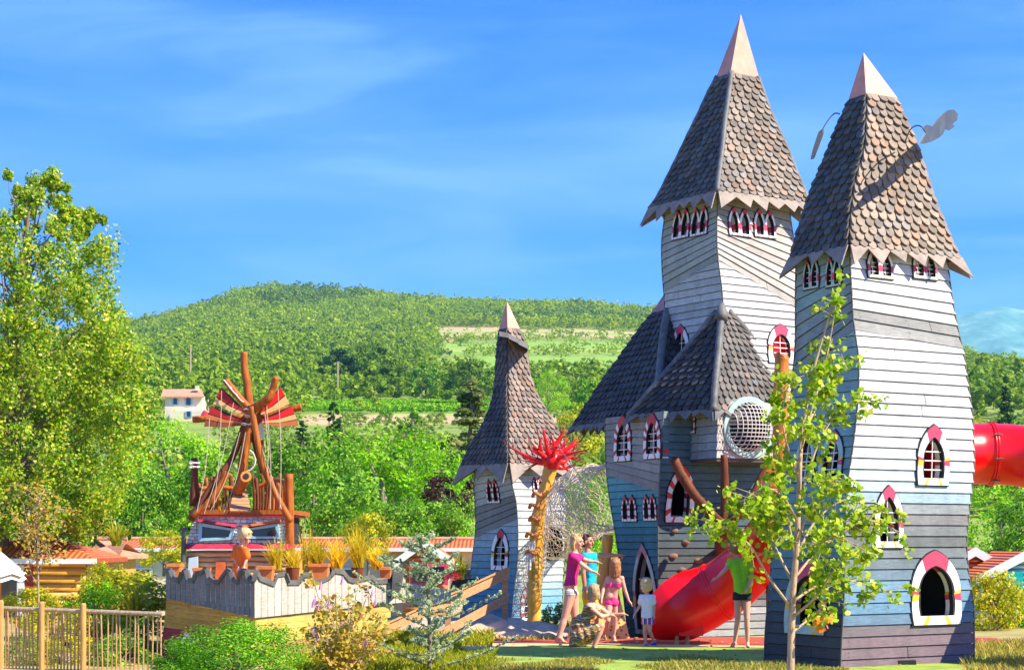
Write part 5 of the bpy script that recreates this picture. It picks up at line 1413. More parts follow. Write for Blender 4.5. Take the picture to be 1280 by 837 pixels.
LM['palmgreen'] = leaf_mat('leaf_palm', [(.20, .28, .02), (.45, .45, .03), (.62, .50, .04)], .35)
for x, yt, w, h, D, lab, rd in ((219, 705, 16, 20, 23.6, 'box planter at the bow end of the deck, behind the first notch', False), (252, 710, 18, 16, 23.4, 'box planter below the left cabin window', False),
      (332, 708, 20, 17, 23.0, 'wide orange planter just right of the hull corner', False), (366, 709, 17, 20, 23.6, 'round brown pot in the notch right of the hull corner', True),
      (399, 705, 24, 20, 24.2, 'tall orange box planter in the middle of the lit bulwark', False), (447, 709, 16, 14, 24.6, 'small dark pot under the tallest grasses', True), (482, 709, 14, 13, 25.0, 'brown box planter near the stern curl', False)):
    planter(x, yt, w, h, D, lab, round_=rd, mat='log_brown' if rd else 'terracotta')
for k, (x, y, h, s, D, n, lab) in enumerate(((345, 712, 60, 28, 23.4, 110, 'arching yellow grass beside the child in orange'), (366, 712, 40, 24, 23.6, 130, 'yellow grass tuft in the round pot'), (396, 708, 52, 34, 24.3, 220, 'bushy yellow grass in the tall orange planter'),
      (422, 712, 58, 32, 24.5, 170, 'loose yellow grass between the tall planter and the dark pot'), (448, 710, 76, 28, 24.7, 190, 'tallest upright yellow grass, reaching over the chalet roof'), (472, 712, 48, 34, 25.0, 170, 'yellow grass near the ship stern'), (384, 712, 80, 18, 24.2, 40, 'thin tall grass stems left of the tall planter'))):
    grass_plant('ornamental_grass', lab, x, y, h, s, D, n, 'straw', seed=k+1, wdt=.013)
# palm plants
grass_plant('palm', 'small yellow-green palm in the dark box by the blue wall', 574, 724, 46, 32, 29.5, 90, 'palmgreen', seed=21, wdt=.03, droop=.7)
b = MB(); f = [P(560, 742, 30), P(598, 738, 30), P(600, 722, 30), P(566, 724, 30)]; b.hexa(f+[p+Vector((0, .5, 0)) for p in f]); o = b.build('plant_box', M['wblack']); tag(o, 'black box holding the small palm beside the blue tower', 'planter')
b = MB(); rrr = random.Random(3)
for k in range(9):
    c0 = P(566+rrr.uniform(-8, 8), 719+rrr.uniform(-4, 4), 29.3)
    for j in range(5): a = j*1.257; b.add([c0, c0+Vector((.05*math.cos(a), -.01, .05*math.sin(a))), c0+Vector((.05*math.cos(a+.9), -.015, .05*math.sin(a+.9)))], [(0, 1, 2)])
o = b.build('geranium', M['wred']); tag(o, 'red geranium flowers in the black box under the palm', 'flowers')
grass_plant('palm', 'dark spiky palm above the ridge of the first chalet', 146, 682, 44, 34, 36, 120, 'palmgreen', seed=22, wdt=.04, droop=.6)
grass_plant('palm', 'spiky green palm behind the picket fence, at the large yellow bush', 168, 770, 56, 36, 25, 110, 'palmgreen', seed=23, wdt=.03, droop=.6)

# ================================================================== RAMP HANDRAIL, FENCE
RP = thing('ramp_handrail', 'light wooden handrail sloping down left beside the small tower', 'handrail', P(632, 785, 29.5))
def beam(root, a, c, w, name, mat='rail_wood', th=.05):
    b = MB(); f = [P(a[0], a[1]+w, a[2]), P(c[0], c[1]+w, c[2]), P(c[0], c[1], c[2]), P(a[0], a[1], a[2])]
    b.hexa(f+[p+Vector((0, th, 0)) for p in f]); return b.build(name, M[mat], root)
beam(RP, (465, 788, 25.6), (637, 709, 29.6), 13, 'top_rail'); beam(RP, (540, 792, 27.3), (636, 740, 29.6), 12, 'lower_rail')
beam(RP, (463, 787, 25.5), (637, 707, 29.5), 2.6, 'hand_board', th=.14)
b = MB(); b.box(P(631, 748, 29.68), (.10, .08, 1.0)); b.build('post', M['rail_wood'], RP)
b = MB(); b.box(P(560, 776, 27.85), (.09, .07, .62)); b.build('post', M['rail_wood'], RP)
M['fencepost'] = plain('fence_post', (.52, .27, .08), .7, 5, .35, stretch=(4, 4, .6))
FN = thing('picket_fence', 'thin-slatted wooden picket fence along the bottom left', 'fence', P(100, 840, 21.3))
fd = lambda x: lerp(21.6, 21.0, (x+12)/216); fy = lambda x: lerp(757, 765, (x+12)/216)
for k in range(5):
    b = MB(); x0, x1 = (-12+52*k, 40+52*k); x1 = min(x1, 203)
    if x0 < 203: b.tube([P(x0, fy(x0)+2, fd(x0)), P(x1, fy(x1)+2, fd(x1))], .026, 8); b.build('rail', M['palebark'], FN)
x = -10.0; rr = random.Random(5)
PICK = MB(); PICK.tube([Vector((0, 0, 0)), Vector((0, 0, .78))], .011, 6); pick = None
while x < 202:
    if abs((x-52) % 52.6) > 2.5:
        p = P(x, fy(x)+3, fd(x))
        if pick is None:
            pick = PICK.build('picket', M['rail_wood']); COL.objects.unlink(pick); o = pick
        else: o = pick.copy()
        link(o, FN); o.location = Vector((p.x, p.y, p.z-.80))-FN.location; o.rotation_euler = (rr.uniform(-.02, .02), rr.uniform(-.025, .025), 0)
    x += 4.3 if x < 104 else 5.6
for x in (1, 52, 104):
    b = MB(); b.tube([P(x, 846, fd(x)-.06), P(x, fy(x)-6, fd(x)-.06), P(x, fy(x)-8, fd(x)-.06)], [.036, .035, .026], 12); b.build('post', M['fencepost'], FN)

# ================================================================== CHALETS BEHIND
def chalet(name, label, x0, x1, ridge_y, eave_y, D, depth, wallm, roofm, hipx=0, gz=-1.4):
    """long side facing us; x in photo columns at distance D, ridge set back depth/2"""
    root = thing(name, label, 'chalet', (P((x0+x1)/2, 0, D).x, D, gz)); A, B = P(x0, eave_y, D), P(x1, eave_y, D)
    rzh = CH-(ridge_y-HY)/F*(D+depth/2); e = A.z
    b = MB(); x0_, x1_ = A.x+.25, B.x-.25
    b.hexa([Vector((x0_, D+.3, gz)), Vector((x1_, D+.3, gz)), Vector((x1_, D+.3, e)), Vector((x0_, D+.3, e)), Vector((x0_, D+depth-.3, gz)), Vector((x1_, D+depth-.3, gz)), Vector((x1_, D+depth-.3, e)), Vector((x0_, D+depth-.3, e))])
    wl_ = b.build('wall', M[wallm], root)
    if wallm == 'logwall':
        b = MB(); z = gz+.1
        while z < e-.06: b.tube([(x0_, D+.28, z), (x1_, D+.28, z)], .095, 8); z += .17
        b.build('log_cladding', M['logwall'], wl_, smooth=True)
    # gable ends
    r0, r1 = Vector((A.x+hipx, D+depth/2, rzh)), Vector((B.x-hipx, D+depth/2, rzh))
    th = .09; b = MB()
    E = [Vector((A.x, D, e)), Vector((B.x, D, e)), Vector((B.x, D+depth, e)), Vector((A.x, D+depth, e))]
    top = [E[0], E[1], E[2], E[3], r0, r1]; low = [p-Vector((0, 0, th)) for p in top]
    b.add(top+low, [(0, 1, 5, 4), (2, 3, 4, 5), (1, 2, 5), (3, 0, 4), (7, 6, 10, 11), (9, 8, 11, 10), (8, 7, 11), (6, 9, 10), (0, 6, 7, 1), (1, 7, 8, 2), (2, 8, 9, 3), (3, 9, 6, 0)])
    rf = b.build('roof', M['tilerow' if roofm == 'tile' else roofm], root)
    b = MB(); b.box(((A.x+B.x)/2, D-.03, e-.05), (B.x-A.x+.1, .05, .11)); b.build('fascia', M['white'], rf)
    b = MB(); b.tube([r0+Vector((0, 0, .02)), r1+Vector((0, 0, .02))], .07, 8); b.build('ridge_tiles', M['oldtile'], rf)
    return root, rf
m_, nt_, b_ = new_mat('orange_tile_rows'); tc_ = nt_.nodes.new('ShaderNodeTexCoord'); wv = nt_.nodes.new('ShaderNodeTexWave'); wv.inputs['Scale'].default_value = 2.6; wv.bands_direction = 'X'
nt_.links.new(tc_.outputs['Object'], wv.inputs[0]); ns_ = tex_noise(nt_, 3.5, 4)
nt_.links.new(mult(nt_, ramp(nt_, [(0.0, (.30, .05, .015)), (.35, (.84, .15, .025)), (1, (.92, .20, .04))], wv.outputs['Fac']), ramp(nt_, [(.3, (.7, .7, .7)), (.7, (1.1, 1.1, 1.1))], ns_)), b_.inputs['Base Color']); b_.inputs['Roughness'].default_value = .8
bump(nt_, b_, wv.outputs['Fac'], .6, .04); M['tilerow'] = m_
r1_, _ = chalet('chalet', 'yellow log chalet with orange tile roof at the far left, nearest of the chalets', -70, 118, 672.0, 698, 37, 3.2, 'logwall', 'tile', 1.2)
b = MB(); b.box((P(24, 0, 36.9).x, 37.18, .45), (.42, .06, 1.6)); b.build('brick_panel', M['brick'], r1_)
b = MB(); b.box((P(8, 0, 36.9).x, 37.16, .3), (.62, .08, 1.5)); wd_ = b.build('door', M['white'], r1_); b = MB(); b.box((P(7, 0, 36.9).x, 37.10, .4), (.36, .05, 1.1)); b.build('pane', M['glass'], wd_)
r2_, _ = chalet('chalet', 'second yellow log chalet with faded tile roof, behind the first one', 92, 150, 674.5, 694, 41, 3.2, 'logwall', 'oldtile', .9)
r3_, _ = chalet('chalet', 'long low cream chalet with an orange tile roof running behind the play ship', 140, 612, 674.0, 684.5, 53, 3.6, 'stucco', 'tile', .2)
for x in (170, 300, 395, 430, 540, 590):
    b = MB(); b.box((P(x, 0, 53).x, 53.24, .35), (.9, .08, .8)); wf = b.build('window', M['white'], r3_); b = MB(); b.box((P(x, 0, 53).x, 53.18, .35), (.74, .05, .66)); b.build('pane', M['glass'], wf)
# gabled porch chalet
def gable(label, xl, xr, py, ey, D, mat, depth=3.0, fas='white'):
    root = thing('gabled_chalet', label, 'chalet', (P((xl+xr)/2, 0, D).x, D, -1.4)); xm = (xl+xr)/2
    A, B, T = P(xl, ey, D), P(xr, ey, D), P(xm, py, D)
    b = MB(); ins = .22; b.prism([Vector((A.x+ins, D+.2, -1.4)), Vector((B.x-ins, D+.2, -1.4)), Vector((B.x-ins, D+.2, B.z)), Vector((T.x, D+.2, T.z-.08)), Vector((A.x+ins, D+.2, A.z))], (0, depth, 0)); wl_ = b.build('wall', M[mat], root)
    b = MB(); z = -1.3
    while z < T.z-.15:
        k = 1 if z < A.z else (T.z-z)/(T.z-A.z)
        b.tube([(lerp(T.x, A.x+ins, k), D+.18, z), (lerp(T.x, B.x-ins, k), D+.18, z)], .07, 6); z += .13
    b.build('log_cladding', M[mat], wl_, smooth=True)
    b = MB()
    for S, s in ((A, -1), (B, 1)):
        f = [S-Vector((0, 0, .08)), T-Vector((0, 0, .08)), T+Vector((0, 0, .02)), S+Vector((0, 0, .02))]
        if s > 0: f = [f[1], f[0], f[3], f[2]]
        b.hexa([p for p in f]+[p+Vector((0, depth, 0)) for p in f])
    rf = b.build('roof', M['tilerow'], root); b = MB()
    for S, s in ((A, -1), (B, 1)):
        f = [S+Vector((s*.04, -.05, -.20)), T+Vector((0, -.05, -.20)), T+Vector((0, -.05, .04)), S+Vector((s*.04, -.05, .04))]
        if s > 0: f = [f[1], f[0], f[3], f[2]]
        b.hexa(f+[p+Vector((0, .05, 0)) for p in f])
    b.build('barge_board', M[fas], rf); return root
g1 = gable('orange log chalet with white-edged gable left of the small tower', 494, 566, 674.5, 701, 50, 'terracotta', 2.6)
b = MB(); b.box((P(536, 0, 50).x, 50.0, .6), (1.1, .1, .6)); wf = b.build('window', M['wpink'], g1); b = MB(); b.box((P(536, 0, 50).x, 49.94, .6), (.9, .05, .45)); b.build('pane', M['glass'], wf)
g2 = gable('orange gabled chalet just right of the nearest tower', 1176, 1262, 685, 711, 46, 'tile', 3.0)
g3 = gable('pale blue chalet with grey roof at the right frame edge', 1222, 1340, 690, 722, 44, 'bluegrey', 3.0)
b = MB(); b.box((P(1268, 0, 44).x, 44.05, .55), (.42, .12, .5)); b.build('window', plain('teal_window', (.0, .35, .32), .4), g3)
# parasol of the first chalet
PR = thing('parasol', 'cream parasol at the left frame edge in front of the chalet window', 'parasol', P(8, 760, 33))
b = MB(); ap = P(0, 688, 33); rim = [ap+Vector((.50*math.cos(t), .62*math.sin(t), -.42-.06*(i % 2))) for i, t in enumerate(np.linspace(0, 2*math.pi, 17)[:-1])]
b.add([ap]+rim, [(0, i+1, (i+1) % 16+1) for i in range(16)]); b.add([ap-Vector((0, 0, .02))]+[p-Vector((0, 0, .10)) for p in rim], [(0, (i+1) % 16+1, i+1) for i in range(16)]); b.build('canopy', M['canvas'], PR)
b = MB(); b.tube([ap-Vector((0, 0, 2.6)), ap+Vector((0, 0, .06))], .025, 8); b.build('pole', M['log_orange'], PR)
# house on the hillside
HD = 288; hz0 = P(0, 526, HD).z
HS = thing('stone_house', 'pale two-storey house with terracotta roof on the hillside behind the ship sails', 'house', (P(226, 0, HD).x, HD, hz0))
def hb(x0, x1, y0, y1, D, th): 
    b = MB(); f = [P(x0, y1, D), P(x1, y1, D), P(x1, y0, D), P(x0, y0, D)]; b.hexa(f+[p+Vector((0, th, 0)) for p in f]); return b
hb(206, 253, 494, 560, HD, 6).build('wall', M['stucco'], HS); hb(212, 262, 513, 560, HD-2.5, 3).build('terrace_wall', M['stucco'], HS)
b = MB(); f = [P(201, 495, HD-.6), P(255, 495, HD-.6), P(252, 486, HD+3), P(204, 486, HD+3)]; b.hexa(f+[p+Vector((0, 0, -.25)) for p in f]); rf = b.build('roof', M['oldtile'], HS)
hb(244, 248, 482, 488, HD+1, .8).build('chimney', M['stucco'], rf)
for x0, x1, y0, y1, D in ((232, 239, 497, 506, HD-.05), (233, 239, 514, 520, HD-2.6), (216, 222, 498, 505, HD-.05)):
    wf = hb(x0-1.2, x1+1.2, y0-.6, y1+.6, D-.05, .1).build('shutters', M['bluepaint'], HS); hb(x0+.8, x1-.8, y0, y1, D-.12, .1).build('pane', M['glass'], wf)
pr = thing('red_parasol', 'tiny red and white parasol on the hillside house terrace', 'parasol', P(257, 524, HD-4)); b = MB(); b.tube([P(257, 520, HD-4), P(255, 512, HD-4)], [1.0, .05], 10); b.build('canopy', M['wred'], pr); b = MB(); b.tube([P(257, 526, HD-4), P(256, 514, HD-4)], .05, 6); b.build('pole', M['white'], pr)
def upole(x, y0, y1, D, lab):
    r = thing('utility_pole', lab, 'utility pole', P(x, y1, D)); b = MB(); b.tube([P(x, y1+8, D), P(x, y0, D)], .16, 8); b.build('pole', M['palebark'], r); b = MB(); c = P(x, y0+1.5, D); b.tube([c-Vector((.5, 0, 0)), c+Vector((.5, 0, 0))], .07, 6); b.build('crossarm', M['palebark'], r)
upole(422, 452, 476, 330, 'pale utility pole left of the dark pine clump'); upole(238, 432, 474, 330, 'thin pale utility pole on the slope left of the ship mast')

# ================================================================== FOREGROUND PLANTS
def branchy(name, label, cat, trunk, limbs, D, leafmat, leafn, leafsize, clump, seed, bark='palebark', shape=OVAL, r0=.05, extra=None, droop=.3, group=None):
    """trunk: [(px,py)], limbs: list of [(px,py,dD)...]; leaves cluster along outer limb portions"""
    rng = np.random.default_rng(seed); rr = random.Random(seed)
    root = thing(name, label, cat, (P(trunk[0][0], 0, D).x, D, 0), group)
    b = MB(); tp_ = smooth_path([P(t[0], t[1], D) for t in trunk], 5); nt_ = len(tp_)
    b.tube(tp_, [lerp(r0, r0*.16, i/(nt_-1)) for i in range(nt_)], 9, noise_=.05)
    b.build('trunk', M[bark], root, smooth=True)
    cl = []; lb = MB()
    for L in limbs:
        pts = smooth_path([P(q_[0], q_[1], D+(q_[2] if len(q_) > 2 else 0)) for q_ in L], 4); m = len(pts)
        lb.tube(pts, [lerp(r0*.36, .005, i/(m-1)) for i in range(m)], 6)
        for i, p in enumerate(pts):
            if i/(m-1) > .30 and rr.random() < .85:
                for _ in range(2):
                    tip = p+Vector((rr.gauss(0, clump), rr.gauss(0, clump), rr.gauss(0, clump)*.9))
                    lb.tube([p, tip], [.005, .003], 4, cap=False); cl.append(tip)
    lb.build('branches', M[bark], root, smooth=True)
    cl = np.array([tuple(c) for c in cl]); idx = rng.integers(0, len(cl), leafn)
    C = cl[idx]+rng.normal(0, clump*.42, (leafn, 3)); C[:, 2] -= abs(rng.normal(0, clump*.25, leafn))
    n = np.tile(np.array([.3, -.6, .6]), (leafn, 1))
    Lv = leaves(C, leafsize, n, shape, rng, .75, droop)-np.array(root.location)
    me = quads_mesh('leaves', Lv, LM[leafmat], len(shape)); link(bpy.data.objects.new('leaves', me), root)
    return root
LM['lime'] = leaf_mat('leaf_lime', [(.16, .36, .004), (.36, .58, .006), (.58, .72, .015), (.74, .76, .06), (.10, .26, .005)], .45, .4)
LM['orangeleaf'] = leaf_mat('leaf_orange', [(.7, .22, .01), (.75, .40, .02)], .4)
YD = 19.0
limbs = [[(990, 760, 0), (960, 720, -.2), (938, 682, -.3), (905, 658, -.5), (872, 648, -.6)], [(992, 730, 0), (972, 690, .2), (955, 655, .3), (943, 640, .4), (930, 630, .5)],
 [(995, 700, 0), (985, 650, 0), (975, 610, .2), (972, 580, .3)], [(998, 640, 0), (1010, 590, .1), (1030, 540, .2), (1055, 510, .3), (1085, 498, .4)],
 [(1002, 560, 0), (1015, 510, .0), (1030, 460, .1), (1040, 410, .1), (1048, 358, .1)], [(1000, 620, 0), (1000, 560, -.2), (1008, 500, -.2), (1015, 460, -.2)],
 [(995, 720, 0), (1020, 690, .3), (1050, 668, .4), (1085, 650, .5), (1125, 665, .6)], [(993, 750, 0), (1025, 730, .2), (1060, 725, .3), (1105, 738, .3)],
 [(992, 770, 0), (1020, 745, -.3), (1040, 715, -.4), (1062, 690, -.5)],
 [(1000, 600, 0), (985, 560, -.3), (978, 520, -.3), (985, 480, -.3)], [(1005, 540, 0), (1025, 500, .3), (1040, 480, .3), (1055, 450, .3)], [(996, 680, 0), (1010, 640, -.3), (1030, 610, -.4), (1055, 600, -.5)],
 [(998, 690, 0), (1020, 650, .4), (1055, 625, .5), (1090, 635, .6)], [(990, 790, 0), (1015, 770, .2), (1040, 745, .3)], [(996, 650, 0), (978, 620, -.4), (955, 610, -.6), (930, 625, -.7)], [(998, 660, 0), (1020, 680, -.5), (1045, 670, -.7), (1085, 690, -.8)]]
yt = branchy('young_tree', 'slender young tree with lime green leaves in front of the nearest tower', 'tree', [(988, 850), (989, 800), (991, 740), (996, 680), (999, 600), (1003, 540), (1015, 470), (1032, 410), (1046, 365)], limbs, YD, 'lime', 4700, .072, .095, 2, r0=.046)
b = MB()
for x, y in ((1022, 776), (1030, 780), (1036, 776), (1024, 783), (1033, 772), (1044, 601), (1049, 604)):
    c = P(x, y+2, YD-.1); L = leaves(np.array([tuple(c)]*4)+np.random.default_rng(x).normal(0, .035, (4, 3)), .08, np.tile([.2, -.8, .3], (4, 1)), OVAL, np.random.default_rng(x), .6)
    for q_ in L: b.add([tuple(v) for v in q_], [tuple(range(6))])
b.build('autumn_leaves', LM['orangeleaf'], yt, recalc=False)
# butterfly bush in the foreground
LM['bud'] = leaf_mat('leaf_buddleia', [(.42, .34, .03), (.60, .42, .04), (.30, .36, .04), (.66, .30, .03)], .4)
rr = random.Random(31); limbs = []
for k in range(22):
    x = 425+rr.gauss(0, 8); tx = 430+rr.uniform(-50, 55); ty = rr.uniform(718, 812)-abs(tx-430)*.1; limbs.append([(x, 850, 0), (lerp(x, tx, .45), lerp(850, ty, .5), rr.uniform(-.3, .3)), (tx, ty, rr.uniform(-.5, .5))])
bb_ = branchy('butterfly_bush', 'yellowing butterfly bush with small lilac flowers before the white bulwark', 'shrub', [(425, 860), (427, 830), (430, 790)], limbs, 20.2, 'bud', 2300, .052, .075, 5, r0=.022)
lil = plain('lilac', (.55, .22, .45), .7)
for k in range(16):
    b = MB(); c = P(430+rr.uniform(-52, 52), rr.uniform(718, 815), 20.0)
    b.tube([c, c+Vector((.01, 0, .045)), c+Vector((.02, 0, .10))], [.010, .013, .004], 7, noise_=.6); b.build('flower', lil, bb_)

# dry thin tree before the first chalet
rr = random.Random(8); limbs = [[(46, 730-k*7, 0), (46+rr.uniform(-16, 16), 700-k*7, 0), (46+rr.uniform(-34, 34), 672-k*6, rr.uniform(-.4, .4))] for k in range(12)]
LM['rust'] = leaf_mat('leaf_rust', [(.5, .24, .03), (.6, .40, .04), (.35, .36, .05)], .35)
branchy('sapling', 'thin pale sapling with sparse rusty leaves before the first chalet roof', 'tree', [(48, 800), (48, 740), (47, 680), (46, 620)], limbs, 27.5, 'rust', 700, .055, .12, 9, r0=.022)
# blue cedar
def blue_cedar():
    D = 20.6; rr = random.Random(14); root = thing('blue_cedar', 'young blue-grey cedar with tiered airy branches in the foreground', 'tree', (P(536, 0, D).x, D, 0))
    b = MB(); tk = smooth_path([P(537, 850, D), P(537, 790, D), P(535, 740, D), P(533, 700, D), P(520, 664, D)], 5); b.tube(tk, [lerp(.03, .004, i/(len(tk)-1)) for i in range(len(tk))], 8); b.build('trunk', M['bark'], root)
    br = MB(); V = []; rng = np.random.default_rng(4)
    for k in range(38):
        t = k/37; y = lerp(836, 676, t); x = np.interp(y, [664, 700, 740, 790, 850], [520, 533, 535, 537, 537]); s = P(x, y, D)
        a = k*2.4+rr.uniform(-.3, .3); Lh = lerp(.95, .22, t**1.3)*rr.uniform(.6, 1.25)
        if 790 < y < 812: Lh *= .5
        e = s+Vector((math.cos(a)*Lh, math.sin(a)*Lh, Lh*rr.uniform(.12, .5))); m = s.lerp(e, .55)+Vector((0, 0, -.04*Lh))
        pts = smooth_path([s, m, e], 6); br.tube(pts, [lerp(.009, .003, i/(len(pts)-1)) for i in range(len(pts))], 5)
        for i, p in enumerate(pts[2:]):
            for j in range(2):
                dd = (pts[-1]-pts[0]).normalized(); sd_ = Vector((-dd.y, dd.x, 0))*rr.choice((-1, 1)); tw = p+(sd_*rr.uniform(.02, .14)*(1-i/12)+dd*rr.uniform(0, .07)+Vector((0, 0, rr.uniform(-.01, .05))))
                for q_ in range(5):
                    c = p.lerp(tw, q_/4); V.append(c)
    br.build('branches', M['bark'], root)
    C = np.repeat(np.array([tuple(v) for v in V]), 4, axis=0)+rng.normal(0, .006, (len(V)*4, 3)); n = unit(len(C), rng)+np.array([0, -.2, .5])
    L = leaves(C, .033, n, LEAF, rng, .5)-np.array(root.location); link(bpy.data.objects.new('needles', quads_mesh('needles', L, LM['blue'])), root)
blue_cedar()
# grass
def tufts(name, region, n, h, mats, seed, zf=None):
    rng = np.random.default_rng(seed); (x0, x1), (y0, y1) = region
    px = rng.uniform(x0, x1, n); py = y0+(y1-y0)*rng.uniform(0, 1, n); D = CH*F/(py-HY); X = (px-CX)/F*D
    nz_ = np.array([noise.noise(Vector((X[i]*1.1, D[i]*1.1, seed))) for i in range(n)]); keep = nz_ > -.22; X, D, nz_ = X[keep], D[keep], nz_[keep]; n = len(X)
    a = rng.uniform(0, 6.28, n); w = .006+.006*rng.uniform(0, 1, n); hh = h*(.5+rng.uniform(0, 1, n))*(1+nz_); lx = rng.normal(0, .35, n)*hh; ly = rng.normal(0, .35, n)*hh
    base = np.stack([X, D, np.zeros(n)], 1); s = np.stack([np.cos(a)*w, np.sin(a)*w, np.zeros(n)], 1); m = base+np.stack([lx*.4, ly*.4, hh*.6], 1); t = base+np.stack([lx, ly, hh], 1)
    V = np.stack([base-s, base+s, m+s*.7, t], 1); V2 = np.stack([base-s, m+s*.7, t, m-s*.7], 1)
    o = link(bpy.data.objects.new(name, quads_mesh(name, np.concatenate([V, V2]), mats))); o['kind'] = 'stuff'; return o
LM['lawn'] = leaf_mat('leaf_lawn', [(.26, .34, .01), (.46, .50, .015), (.58, .52, .04), (.22, .36, .02)], .4)
LM['dry'] = leaf_mat('leaf_dry', [(.60, .42, .10), (.66, .52, .16), (.42, .42, .06), (.34, .42, .05)], .35)
tufts('long_grass', ((370, 615), (797, 845)), 26000, .10, LM['lawn'], 3)
tufts('dry_grass', ((520, 1060), (826, 850)), 22000, .055, LM['dry'], 4)
tufts('verge_grass', ((1205, 1300), (803, 850)), 5000, .09, LM['dry'], 5)
tufts('bank_grass', ((440, 760), (778, 800)), 9000, .05, LM['dry'], 6)

rng = np.random.default_rng(77); n = 420; px = rng.uniform(560, 1215, n); py = rng.uniform(797, 835, n); Dg = CH*F/(py-HY)
C = np.stack([(px-CX)/F*Dg, Dg, np.full(n, .038)], 1); L = leaves(C, .06, np.tile([0, 0, 1.0], (n, 1)), OVAL, rng, .25)
o = link(bpy.data.objects.new('fallen_leaves', quads_mesh('fallen_leaves', L, LM['dry'], 6))); o['kind'] = 'stuff'

# ================================================================== PEOPLE
def capsule_bm(bm, a, b_, ra, rb, seg=12):
    a, b_ = Vector(a), Vector(b_); d = b_-a
    if d.length < 1e-5: d = Vector((0, 0, .001))
    for p, r in ((a, ra), (b_, rb)): bmesh.ops.create_icosphere(bm, subdivisions=2, radius=r, matrix=Matrix.Translation(p))
    z = d.normalized(); x = z.orthogonal().normalized(); y = z.cross(x)
    R = [[bm.verts.new(p+(x*math.cos(2*math.pi*k/seg)+y*math.sin(2*math.pi*k/seg))*r*.995) for k in range(seg)] for p, r in ((a, ra), (b_, rb))]
    for k in range(seg): bm.faces.new((R[0][k], R[0][(k+1) % seg], R[1][(k+1) % seg], R[1][k]))
    bm.faces.new(R[0][::-1]); bm.faces.new(R[1])
def ell_bm(bm, c, r, rot=None):
    m = Matrix.Translation(Vector(c)) @ (rot.to_4x4() if rot is not None else Matrix.Identity(4)) @ Matrix.Diagonal((*r, 1))
    bmesh.ops.create_icosphere(bm, subdivisions=3, radius=1, matrix=m)
def remeshed(prims, voxel, smooth=2, cuts=(), disp=None):
    bm = bmesh.new()
    for p in prims:
        if p[0] == 'c': capsule_bm(bm, *p[1:])
        else: ell_bm(bm, *p[1:])
    me = bpy.data.meshes.new('tmp'); bm.to_mesh(me); bm.free(); o = bpy.data.objects.new('tmp', me); COL.objects.link(o)
    r = o.modifiers.new('r', 'REMESH'); r.mode = 'VOXEL'; r.voxel_size = voxel
    if smooth: s = o.modifiers.new('s', 'SMOOTH'); s.iterations = smooth; s.factor = .5
    dg = bpy.context.evaluated_depsgraph_get(); ev = o.evaluated_get(dg); m2 = bpy.data.meshes.new_from_object(ev)
    bpy.data.objects.remove(o)
    bm = bmesh.new(); bm.from_mesh(m2)
    if disp:
        for v in bm.verts: v.co += v.normal*disp(v.co)
    for co_, no_ in cuts:
        bmesh.ops.bisect_plane(bm, geom=bm.verts[:]+bm.edges[:]+bm.faces[:], plane_co=co_, plane_no=no_, clear_outer=True)
    V = [v.co.copy() for v in bm.verts]; bm.verts.index_update(); Fq = [[v.index for v in f.verts] for f in bm.faces]; bm.free(); bpy.data.meshes.remove(m2)
    return V, Fq
def skin_mat(name, c):
    m, nt, b = new_mat(name); n = tex_noise(nt, 6, 3)
    nt.links.new(ramp(nt, [(.3, tuple(x*.9 for x in c)), (.7, tuple(min(1, x*1.1) for x in c))], n), b.inputs['Base Color']); b.inputs['Roughness'].default_value = .5
    b.inputs['Subsurface Weight'].default_value = .12; b.inputs['Subsurface Radius'].default_value = (.02, .008, .004); b.inputs['Subsurface Scale'].default_value = .5
    return m
SK = skin_mat('skin_light', (.70, .36, .24)); SKT = skin_mat('skin_tan', (.55, .25, .14)); EYE = plain('eye_dark', (.03, .02, .02), .2, bmp=0); LIP = plain('lips', (.55, .10, .09), .4, bmp=0)
def hand(pr, wrist, direction, palm_n, s=1.0, curl=.3, point=False):
    """palm, four unequal bent fingers and a side thumb"""
    d = Vector(direction).normalized(); n = Vector(palm_n); n = (n-d*n.dot(d)).normalized(); side = d.cross(n)
    w = Vector(wrist); pe = w+d*.075*s
    pr.append(('c', w+d*.012*s, pe, .021*s, .026*s)); pr.append(('c', w+d*.03*s+side*.012*s, pe+side*.022*s, .018*s, .015*s)); pr.append(('c', w+d*.03*s-side*.012*s, pe-side*.022*s, .018*s, .015*s))
    for k, L in enumerate((.066, .075, .070, .055)):
        off = side*(.033-.022*k)*s; c = curl if not (point and k > 0) else 1.6; c = 0.05 if (point and k == 0) else c
        p0 = pe+off; d1 = (d*math.cos(c*.6)-n*math.sin(c*.6)+side*(.10-.07*k)).normalized(); p1 = p0+d1*L*.5*s; d2 = (d*math.cos(c*1.4)-n*math.sin(c*1.4)).normalized(); p2 = p1+d2*L*.5*s
        pr.append(('c', p0-d*.01*s, p1, .0098*s, .0092*s)); pr.append(('c', p1, p2, .0092*s, .0078*s))
    t0 = w+d*.025*s+side*.025*s; t1 = t0+(side*.75+d*.7).normalized()*.035*s; t2 = t1+(side*.3+d)*.026*s
    pr.append(('c', t0, t1, .013*s, .011*s)); pr.append(('c', t1, t2, .011*s, .0085*s))
